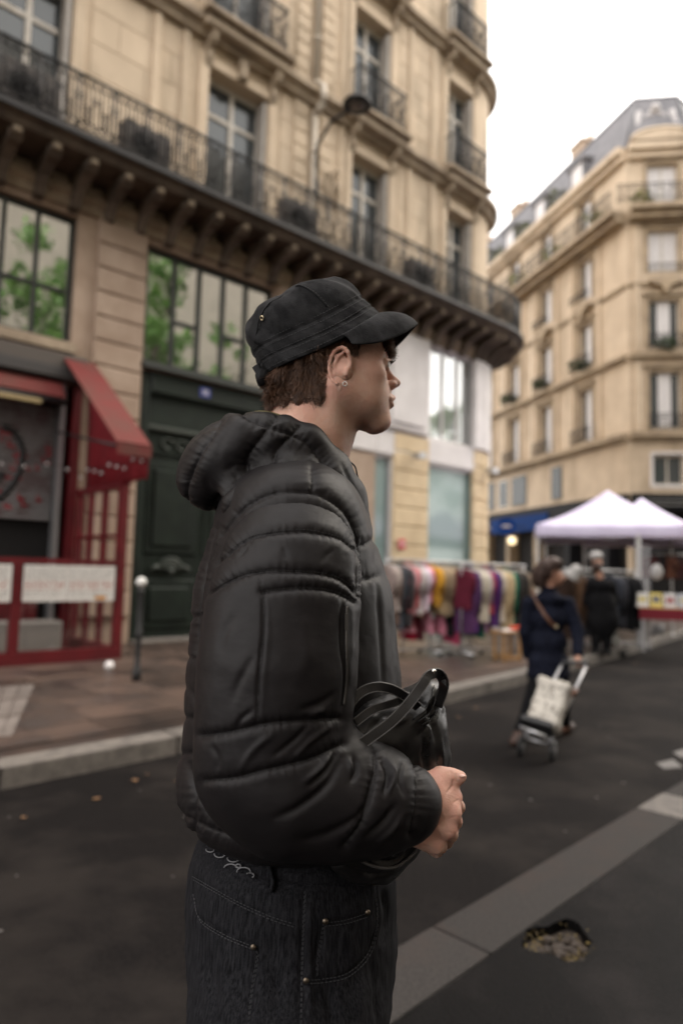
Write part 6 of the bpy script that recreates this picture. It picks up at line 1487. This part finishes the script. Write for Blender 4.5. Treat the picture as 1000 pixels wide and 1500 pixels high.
# tents -------------------------------------------------------------
M_tent = mat('lilac_white_canopy', (.70, .65, .84), .7, (.66, .60, .80), 3, 3, .15, 10); M_leg = mat('white_tent_leg', (.6, .6, .6), .4)
def tent(c, rz, w, d, ze, zp, lab):
    t = empty('market_tent', (c[0], c[1], .135), rz, lab, 'tent', 'white market tents'); ze -= .135; zp -= .135
    n = 12; V = np.zeros((2*n+1, 2*n+1, 3))
    for i in range(2*n+1):
        for j in range(2*n+1):
            x, y = i/n-1, j/n-1; m = max(abs(x), abs(y)); z = ze+(zp-ze)*(1-m)*(1-.32*m)-.05*(1-abs(min(abs(x), abs(y))))*m**4*0+.03*(abs(x*y))*m; V[i, j] = (x*w/2, y*d/2, z-.035*math.sin(math.pi*min(abs(x), abs(y)))*m)
    g = MB(); g.grid(V, smooth=True); o = g.build('canopy', M_tent, t); 
    for k, (a, b) in enumerate((((-w/2, -d/2), (w/2, -d/2)), ((w/2, -d/2), (w/2, d/2)), ((w/2, d/2), (-w/2, d/2)), ((-w/2, d/2), (-w/2, -d/2)))):
        rows = []
        for dz in (0, -.09, -.18, -.26): rows.append([(a[0]+(b[0]-a[0])*s/14*1.0+(.0-(dz)*.05)*math.sin(s*1.7), a[1]+(b[1]-a[1])*s/14+dz*.06*math.sin(s*1.7+k), ze+.03*(abs((s/7-1)))*0+dz+(.012*math.sin(s*.9) if dz < -.2 else 0)) for s in range(15)])
        g = MB(); g.grid(rows); v_ = g.build('valance', M_tent, t); m = v_.modifiers.new('s', 'SOLIDIFY'); m.thickness = .006
    for a in (-w/2+.04, w/2-.04):
        for b in (-d/2+.04, d/2-.04):
            g = MB(); g.box(a-.022, a+.022, b-.022, b+.022, 0, ze); g.box(a-.07, a+.07, b-.07, b+.07, -.0, .012); g.build('leg', M_leg, t)
    for s in (-1, 1):
        for (a, b) in ((-1, 0), (0, 1)):
            for (za, zb) in ((.3, .02), (.02, .3)):
                MB().tube([(a*(w/2-.05), s*(d/2-.05), ze-za), (b*(w/2-.05), s*(d/2-.05)+.012*(za-zb), ze-zb)], .012, 5).build('truss_bar', M_leg, t)
    return t
a = aty(784, 768, 14.75); cdir = np.array([.94, -.34, 0]); cdir /= np.linalg.norm(cdir); nrm = np.array([-cdir[1], cdir[0], 0]); c1 = a+cdir*1.5+nrm*1.5
T1 = tent(c1, math.atan2(cdir[1], cdir[0]), 3.0, 3.0, a[2]-.02, float(aty(886, 720, c1[1])[2])+.03, 'nearer white market tent with lilac valance, whose peak is the higher of the two')
c2 = aty(939, 731, 18.2)
T2 = tent(c2, math.atan2(cdir[1], cdir[0]), 3.0, 3.0, 2.62, float(c2[2])+.03, 'farther white market tent, whose peak shows just right of the first peak')
g = MB(); g.box(-.04, .04, -.04, .04, 0, 2.25); g.box(-.1, .1, -.1, .1, 0, .02); po = g.build('sheet_post', M_leg, None, loc=tuple(atz(936, 944, .14))); tag(po, 'pale grey post holding the clear plastic sheet at the corner of the stall', 'post')
# clear plastic wind sheet between the tents
pa, pb = aty(930, 800, 13.05), aty(952, 800, 12.9)
g = MB(); g.grid([[tuple(pa*(1-t)+pb*t+np.array([0, .02*math.sin(t*9), z-pa[2]])) for t in np.linspace(0, 1, 8)] for z in (.16, .9, 1.6, 2.1)])
sh_ = g.build('plastic_wind_sheet', bpy.data.materials.new('clear_plastic')); Mc = sh_.data.materials[0]; Mc.use_nodes = True; b_ = Mc.node_tree.nodes['Principled BSDF']; b_.inputs['Base Color'].default_value = (.5, .5, .52, 1); b_.inputs['Alpha'].default_value = .35; b_.inputs['Roughness'].default_value = .2
tag(sh_, 'clear plastic wind sheet hanging between the two white tents', 'plastic sheet')
# stall table with books, red cloth and hanging dark things
p = atz(978, 935, .135); q_ = aty(978, 885, 12.6)
tb = empty('stall_table', (float(aty(985, 900, 12.9)[0]), 12.9, .135), -.3, 'trestle table with white and yellow sheets and a dark red cloth at the right edge', 'table')
MB().box(-.62, 1.6, -.35, .35, .78, .81).build('tabletop', M_wd, tb); MB().box(-.62, 1.6, -.36, -.352, .60, .80).build('table_cloth', mat('dark_red_cloth', (.16, .01, .02), .9), tb)
for a in (-.55, 1.5):
    for b in (-.3, .3): MB().box(a-.02, a+.02, b-.02, b+.02, 0, .78).build('leg', M_metal, tb)
rr = random.Random(9)
cols = [(.6, .58, .55), (.62, .5, .14), (.55, .53, .52), (.4, .42, .45), (.6, .3, .32), (.58, .56, .5), (.2, .24, .3), (.62, .56, .3)]
names = ['white book', 'yellow book', 'grey white book', 'pale blue book', 'pink book', 'cream book', 'navy book', 'pale yellow book']
for k in range(8):
    w = .22; x = -.55+k*.235; loc = Matrix.Translation(tb.location)@Matrix.Rotation(-.3, 4, 'Z')@Vector((x, -.2, .945+.0)); g = MB(); g.box(-w*.47, w*.47, -.02, .02, -.13, .14, .004); o = g.build('book', mat('cover_%d' % k, cols[k], .6), None, loc=loc, rot=(-.25, 0, -.3)); tag(o, names[k]+' standing on the trestle table '+('at its left end' if k == 0 else 'beside the '+names[k-1]), 'book', 'books on the stall table')
    MB().box(-w*.3, w*.3, -.0225, -.0205, rr.uniform(-.05, 0), rr.uniform(.03, .09)).build('cover_picture', mat('cover_print_%d' % (k % 3), ((.5, .4, .08), (.12, .12, .14), (.3, .1, .1))[k % 3], .7), o)
# stall back wall clutter: dark hanging things under the right tent
for k in range(9):
    q = aty(950+k*9, 800, 14.6); o = garment('shirt', ((.10, .03, .03), (.05, .03, .03), (.03, .03, .035), (.14, .06, .04))[k % 4], .34, .45, 700+k); o.name = 'scarf'; o.location = (q[0], q[1], 1.95); o.rotation_euler = (0, 0, 1.2+.3*(k % 3)); tag(o, ('dark red', 'dark brown', 'black', 'rust brown')[k % 4]+' scarf hung at the back of the right tent, '+('nearest the plastic sheet', 'second from the plastic sheet', 'third from the plastic sheet', 'fourth from the plastic sheet', 'fifth from the plastic sheet', 'sixth from the plastic sheet', 'seventh from the plastic sheet', 'eighth from the plastic sheet', 'farthest right')[k], 'scarf', 'scarves under the right tent')
sb = empty('scarf_rail', tuple(aty(945, 800, 14.6)*np.array([1, 1, 0])+np.array([0, 0, .135])), 0, 'metal rail for scarves at the back of the right tent', 'rail'); MB().tube([(0, 0, 1.87), (1.3, 0, 1.87)], .012, 6).build('rail', M_metal, sb); MB().tube([(0, 0, 0), (0, 0, 1.87)], .015, 6).build('upright', M_metal, sb); MB().tube([(1.3, 0, 0), (1.3, 0, 1.87)], .015, 6).build('upright', M_metal, sb)
bw = MB().lathe([(.12, 0), (.15, .03), (.15, .2), (.11, .26)], 16).build('bucket', mat('grey_plastic', (.2, .2, .21), .5), None, loc=tuple(atz(962, 930, .135))); tag(bw, 'grey plastic bucket on the ground under the trestle table', 'bucket'); MB().tube([(-.14, 0, .25), (-.1, 0, .36), (0, 0, .4), (.1, 0, .36), (.14, 0, .25)], .006, 5).build('handle', M_metal, bw)
MB().ball((0, 0, 0), (.12, .05, .15)).build('white_lamp', mat('dull_white', (.42, .41, .41), .6), None, loc=tuple(aty(961, 838, 13.0))); tag(bpy.data.objects['white_lamp'], 'white oval lamp hanging inside the right tent', 'lamp'); lw_ = bpy.data.objects['white_lamp']; MB().tube([(0, 0, .14), (0, 0, .6)], .004, 4).build('cord', M_black, lw_)
# white hats / bags hung over the rails
for (px, py, d, r, lab) in ((841, 838, 12.0, .13, 'crumpled white hat hanging right of the walking woman'), ):
    o = leafclump(aty(px, py, d), r, 1, 1, M_white, None, 'x'); bpy.data.objects.remove(o); g = MB(); g.lathe([(.17, -.10), (.13, -.05), (.10, .0), (.10, .08), (.06, .13)], 16); o = g.build('hat', mat('grey_white_felt', (.42, .41, .40), .9, spec=.1), None, loc=tuple(aty(px, py, d)), rot=(.4, .5, 0)); tag(o, lab, 'hat')
for (px, py, lab) in ((893, 786, 'left'), (832, 783, 'right')):
    pass

# ---------------------------------------------------------------- people
def person(P, f, m, name, loc, lab): 
    t = empty('person', loc, 0, lab, 'person'); return t
M_skin2 = mat('skin_far', (.42, .22, .15), .5); M_navy = mat('navy_wool_coat', (.010, .012, .022), .9, (.006, .007, .013), 20, coord='obj', spec=.08); M_blk = mat('black_cloth', (.008, .008, .009), .9, spec=.08); M_hair2 = mat('auburn_hair', (.06, .028, .018), .5, (.03, .014, .01), 60, 3, .5, 120)
def pz(y, d): return float(aty(800, y, d)[2])
D_ = 6.35; X_ = lambda px, d=D_: float(aty(px, 900, d)[0])
WM = empty('person', (X_(803), D_, 0), 0, 'woman in a knee-length navy coat walking away and pulling a patterned shopping trolley', 'person'); WO = np.array(WM.location)
def W(px, py, d=D_): return aty(px, py, d)
def am(name, sdf, lo, hi, cell, m, parent, O, it=3):
    v, f = sdf.mesh(lo, hi, cell); v = smooth_v(v, f, it); return v, f
q = Sdf()   # body: head, neck, torso core, legs, arms and hands
q.ell(W(806, 839), [.072, .092, .112], .02); q.ell(W(816, 846), [.055, .07, .075], .03); q.cap(W(826, 848), W(829, 846), .010, .012, .01); q.cap(W(803, 852), W(803, 868), .052, .058, .03)
q.chain([W(803, 882), W(803, 930), W(803, 975)], [.07, .09, .10], .05)
hipL, hipR = W(792, 985), W(815, 985, D_+.05)
q.chain([hipL, W(779, 1030, 6.3), W(763, 1066, 6.22)], [.085, .06, .042], .03); q.chain([hipR, W(822, 1035, 6.5), W(826, 1070, 6.62)], [.085, .058, .042], .03)
q.chain([W(826, 888), W(844, 925, 6.3), W(846, 962, 6.15)], [.04, .036, .028], .02); q.chain([W(782, 888), W(772, 925, 6.4), W(770, 960, 6.5)], [.04, .036, .028], .02)
hr_ = W(846, 967, 6.12)
q.ell(hr_, [.032, .028, .038], .015)
for k in range(4): q.chain([hr_+np.array([.012-.01*k, -.01, -.02]), hr_+np.array([.016-.011*k, -.035, -.038]), hr_+np.array([.014-.011*k, -.02, -.055])], [.010, .009, .008], .004)
q.chain([hr_+np.array([-.02, -.01, 0]), hr_+np.array([-.03, -.03, -.025])], [.011, .009], .006)
v, f = q.mesh((WO[0]-.42, 6.0, .04), (WO[0]+.45, 6.8, 1.72), .011); v = smooth_v(v, f, 2); wb = mesh_obj('body', np_mesh('body', v-WO, f, M_skin2), WM)
q = Sdf(); q.ell(W(800, 832), [.092, .105, .088], .02); q.ell(W(790, 843), [.062, .085, .085], .03); q.ell(W(808, 824), [.09, .095, .055], .02)
v, f = q.mesh((WO[0]-.2, 6.2, 1.38), (WO[0]+.2, 6.55, 1.78), .008); v = smooth_v(v, f, 2); N2 = vnormals(v, f); v = v+N2*(.006*vnoise(v, 45, 2))[:, None]; mesh_obj('hair', np_mesh('hair', v-WO, f, M_hair2), WM)
rs2 = np.random.RandomState(8); ix = rs2.choice(len(v), 900); g = MB()
for i in ix:
    d = N2[i]*.3+np.array([rs2.uniform(-.3, .3), rs2.uniform(-.3, .3), -1]); d /= np.linalg.norm(d); p_ = v[i]-WO; g.tube([p_, p_+d*.02+N2[i]*.004, p_+d*.045], [.0035, .003, .001], 3)
g.build('hair_locks', M_hair2, bpy.data.objects['hair.001'] if 'hair.001' in bpy.data.objects else WM)
q = Sdf(); 
for (px, py, rx, ry, rz_) in ((803, 878, .155, .12, .07), (803, 905, .165, .135, .14), (803, 940, .168, .14, .14), (803, 970, .185, .155, .13), (803, 987, .195, .165, .10)): q.ell(W(px, py), [rx, ry, rz_], .05)
q.cap(W(803, 864), W(803, 872), .065, .085, .03)
q.chain([W(832, 884), W(845, 925, 6.3), W(846, 957, 6.17)], [.066, .060, .048], .03); q.chain([W(775, 884), W(770, 925, 6.4), W(772, 958, 6.5)], [.070, .064, .052], .03)
q.bx(np.array([WO[0], D_, W(800, 1040)[2]]), [.5, .5, (W(800, 1003)[2]-W(800, 1040)[2])], .001, 0, True)
v, f = q.mesh((WO[0]-.42, 6.05, .35), (WO[0]+.45, 6.7, 1.5), .010); v = smooth_v(v, f, 2); N2 = vnormals(v, f); v = v+N2*(.007*vnoise(v*np.array([1, 1, .35]), 16, 6)+.003*vnoise(v, 30, 2))[:, None]
coat = mesh_obj('coat', np_mesh('coat', v-WO, f, M_navy), WM); cpv = proj(v); CV = v
def csurf(px, py, off=.004): d = np.hypot(cpv[:, 0]-px, cpv[:, 1]-py); c = np.argsort(d)[:8]; c = c[np.argmin(CV[c, 1])]; return aty(px, py, CV[c, 1]-off)
g = MB(); L = np.array([csurf(x, y, .008) for x, y in interp_poly([(777, 861), (785, 880), (797, 900), (808, 914), (815, 919)], 14)])-WO; L = np.array([L[max(0, i-1):i+2].mean(0) for i in range(len(L))]); g.tube(L, .017, 8, sy=.5); g.build('shoulder_strap', mat('brown_leather', (.10, .040, .020), .5), WM); MB().ball(L[-1], .018).build('strap_buckle', mat('brass', (.5, .42, .28), .35, metal=1), WM)
q = Sdf(); q.chain([hipL, W(778, 1032, 6.3), W(763, 1068, 6.22)], [.098, .075, .060], .03); q.chain([hipR, W(822, 1035, 6.5), W(826, 1066, 6.62)], [.098, .072, .060], .03)
v, f = q.mesh((WO[0]-.4, 6.05, .08), (WO[0]+.4, 6.85, .78), .010); v = smooth_v(v, f, 2); mesh_obj('trousers', np_mesh('trousers', v-WO, f, M_blk), WM)
M_shoe = mat('dark_brown_shoe', (.05, .025, .018), .5)
for (a, b) in ((W(761, 1077, 6.2), W(752, 1086, 6.1)), (W(828, 1074, 6.64), W(836, 1078, 6.78))):
    q = Sdf(); b = np.array([b[0], b[1], .045]); q.chain([a, np.array([a[0], a[1], .07]), b], [.05, .05, .038], .03); v, f = q.mesh(np.minimum(a, b)-.08, np.maximum(a, b)+.08, .009); v = smooth_v(v, f, 1); v[:, 2] = np.maximum(v[:, 2], .004); mesh_obj('shoe', np_mesh('shoe', v-WO, f, M_shoe), WM)
# shopping trolley, leaning back, handle in her hand
TD = 5.95; TB = empty('shopping_trolley', tuple(atz(792, 1104, 0)), 0, 'grey patterned two-wheeled shopping trolley with tubular handles pulled by the woman in navy', 'shopping trolley'); TO = np.array(TB.location)
tz = lambda px, py, d: aty(px, py, d)-TO
h0, h1 = tz(822, 974, 6.08), tz(858, 975, 6.02); w0, w1 = tz(768, 1080, 5.80), tz(804, 1091, 5.70)
fr = mat('trolley_tube', (.55, .55, .57), .35, metal=.7)
ax_u = (h0-w0); ax_u /= np.linalg.norm(ax_u)
for (h, w) in ((h0, w0), (h1, w1)): MB().tube([w, w*.4+h*.6, h], .013, 8).build('frame_tube', fr, TB)
MB().tube([h0, h0+ax_u*.03, h1+ax_u*.03, h1], .017, 8).build('handle', M_black, TB)
side = (w1-w0); side /= np.linalg.norm(side); up_ = ax_u-side*(ax_u@side); up_ /= np.linalg.norm(up_); out_ = np.cross(side, up_); out_ = out_ if out_[1] < 0 else -out_
c0 = (w0+w1)/2
M_bagp = bpy.data.materials.new('patterned_canvas'); M_bagp.use_nodes = True; T = M_bagp.node_tree; b = T.nodes['Principled BSDF']; b.inputs['Roughness'].default_value = .85
vo = T.nodes.new('ShaderNodeTexVoronoi'); vo.inputs['Scale'].default_value = 26; tcn = T.nodes.new('ShaderNodeTexCoord'); cr = T.nodes.new('ShaderNodeValToRGB'); cr.color_ramp.elements[0].position = .25; cr.color_ramp.elements[0].color = (.16, .14, .12, 1); cr.color_ramp.elements[1].position = .42; cr.color_ramp.elements[1].color = (.50, .47, .42, 1)
T.links.new(tcn.outputs['Object'], vo.inputs[0]); T.links.new(vo.outputs[0], cr.inputs[0]); T.links.new(cr.outputs[0], b.inputs['Base Color'])
RM = np.stack([side, out_, up_], 1); q = Sdf()
bc = c0+up_*.28+out_*(.07)+side*.03
q.bx(bc, [.130, .11, .20], .05, .02, rot=RM); q.bx(bc+up_*.18+out_*.01, [.140, .12, .045], .04, .02, rot=RM)
v, f = q.mesh(bc-.5, bc+.5, .011); v = smooth_v(v, f, 3); N2 = vnormals(v, f); v = v+N2*(.010*vnoise(v, 14, 3)+.004*vnoise(v, 34, 5))[:, None]; tb_ = mesh_obj('canvas_bag', np_mesh('canvas_bag', v, f, M_bagp), TB)
g = MB(); g.tube([bc+up_*.22+side*.17+out_*.0, bc+up_*.17+side*.18+out_*.08, bc+up_*.12+side*.17+out_*.1], .02, 6); g.build('side_flap', mat('brown_leather', (.10, .040, .020), .5), TB)
for k, c in enumerate((w0, w1)):
    hub = c-side*(.03 if k == 0 else -.03); hub = np.array([hub[0], hub[1], .082-TO[2]+0]); rot = (R_(90), 0, math.atan2(side[1], side[0])+R_(90))
    wh = MB().lathe([(.055, -.016), (.082, -.012), (.082, .012), (.055, .016)], 20).build('wheel', M_black, TB, loc=hub, rot=rot); MB().lathe([(.02, -.02), (.056, -.008), (.056, .008), (.02, .02)], 14).build('hub', M_zinc, wh)
    MB().tube([hub, c], .010, 6).build('wheel_strut', M_black, TB)
g = MB(); g.tube([w0+np.array([0, 0, 0]), c0-up_*.02+out_*.24+side*-.1, c0-up_*.04+out_*.24+side*.1, w1], .010, 6); g.tube([w0, w1], .010, 6); g.build('front_foot', fr, TB)
g = MB(); g.obox(c0+up_*.08+out_*.12, side, out_, up_, .12, .1, .02); g.build('base_plate', M_black, TB)

# man with white cap in the stall
D3 = 12.1; MZ = lambda px, py, d=D3: aty(px, py, d)
MP = empty('person', (float(MZ(875, 900)[0]), D3, .135), 0, 'person in a long black coat and white cap bent over the clothes by the tent', 'person'); MO3 = np.array(MP.location)
q = Sdf(); q.ell(MZ(874, 825), [.085, .10, .12], .02); q.cap(MZ(875, 836), MZ(878, 846), .055, .06, .03); q.chain([MZ(878, 862), MZ(880, 905)], [.08, .10], .05)
for s in (-1, 1): q.chain([MZ(880+s*6, 905), MZ(880+s*8, 935), MZ(880+s*8, 962)], [.09, .07, .05], .03); q.chain([MZ(880+s*13, 857), MZ(880+s*20, 880, D3+.1), MZ(880+s*12, 895, D3+.3)], [.04, .035, .03], .02); q.ell(MZ(880+s*12, 896, D3+.34), [.04, .05, .03], .01)
v, f = q.mesh(MO3+np.array([-.5, -.5, -.02]), MO3+np.array([.6, .4, 1.95]), .015); v = smooth_v(v, f, 1); mesh_obj('body', np_mesh('body', v-MO3, f, M_skin2), MP)
q = Sdf(); q.ell(MZ(879, 858), [.24, .15, .12], .05); q.ell(MZ(880, 885), [.26, .17, .28], .05); q.ell(MZ(882, 908), [.28, .19, .34], .05)
for s in (-1, 1): q.chain([MZ(880+s*14, 855), MZ(880+s*21, 880, D3+.1), MZ(880+s*13, 893, D3+.28)], [.08, .07, .055], .03)
v, f = q.mesh(MO3+np.array([-.6, -.5, .3]), MO3+np.array([.7, .4, 1.7]), .015); v = smooth_v(v, f, 2); N2 = vnormals(v, f); v = v+N2*(.012*vnoise(v, 10, 6))[:, None]; mesh_obj('coat', np_mesh('coat', v-MO3, f, M_blk), MP)
q = Sdf()
for s in (-1, 1): q.chain([MZ(880+s*6, 905), MZ(880+s*8, 935), MZ(880+s*8, 960)], [.10, .085, .07], .03)
v, f = q.mesh(MO3+np.array([-.5, -.4, .0]), MO3+np.array([.6, .4, 1.0]), .015); mesh_obj('trousers', np_mesh('trousers', smooth_v(v, f, 1)-MO3, f, M_blk), MP)
g = MB(); g.ball(MZ(873, 830, D3-.03)-MO3, (.098, .105, .10)); g.build('hair', M_hair2, MP); g = MB(); g.ball(MZ(872, 814)-MO3, (.12, .125, .08)); g.build('white_cap', mat('dull_white', (.42, .41, .41), .6), MP); g = MB(); g.box(-.09, .09, .05, .20, -.012, .0, .01); g.build('cap_peak', M_white, MP, loc=MZ(872, 815)-MO3)
for s in (-1, 1): MB().prism([(-.09, 0), (.16, 0), (.16, .04), (.05, .1), (-.09, .1)], -.05, .05, 'x').build('shoe', M_black, MP, loc=(MZ(880+s*8, 962)[0]-MO3[0], 0, 0))
# second trolley (pale) behind
t2 = empty('pushchair', tuple(atz(905, 962, .0)), .3, 'folded pale pushchair with one small wheel at the kerb by the black coats', 'pushchair')
g = MB(); g.tube([(-.05, 0, .08), (-.12, 0, .45), (-.2, 0, .62)], .02, 6); g.tube([(.05, .05, .08), (-.05, .05, .5)], .015, 6); g.tube([(-.2, -.18, .62), (-.2, .18, .62)], .015, 6); g.build('frame', fr, t2); g = MB(); g.ball((-.08, 0, .34), (.07, .10, .17)); g.build('seat_cloth', mat('pale_grey_cloth', (.45, .46, .44), .8), t2)
for y in (-.12, .12): MB().lathe([(.05, -.014), (.075, -.01), (.075, .01), (.05, .014)], 16).build('wheel', M_black, t2, loc=(0, y, .075), rot=(R_(90), 0, 0)).rotation_euler
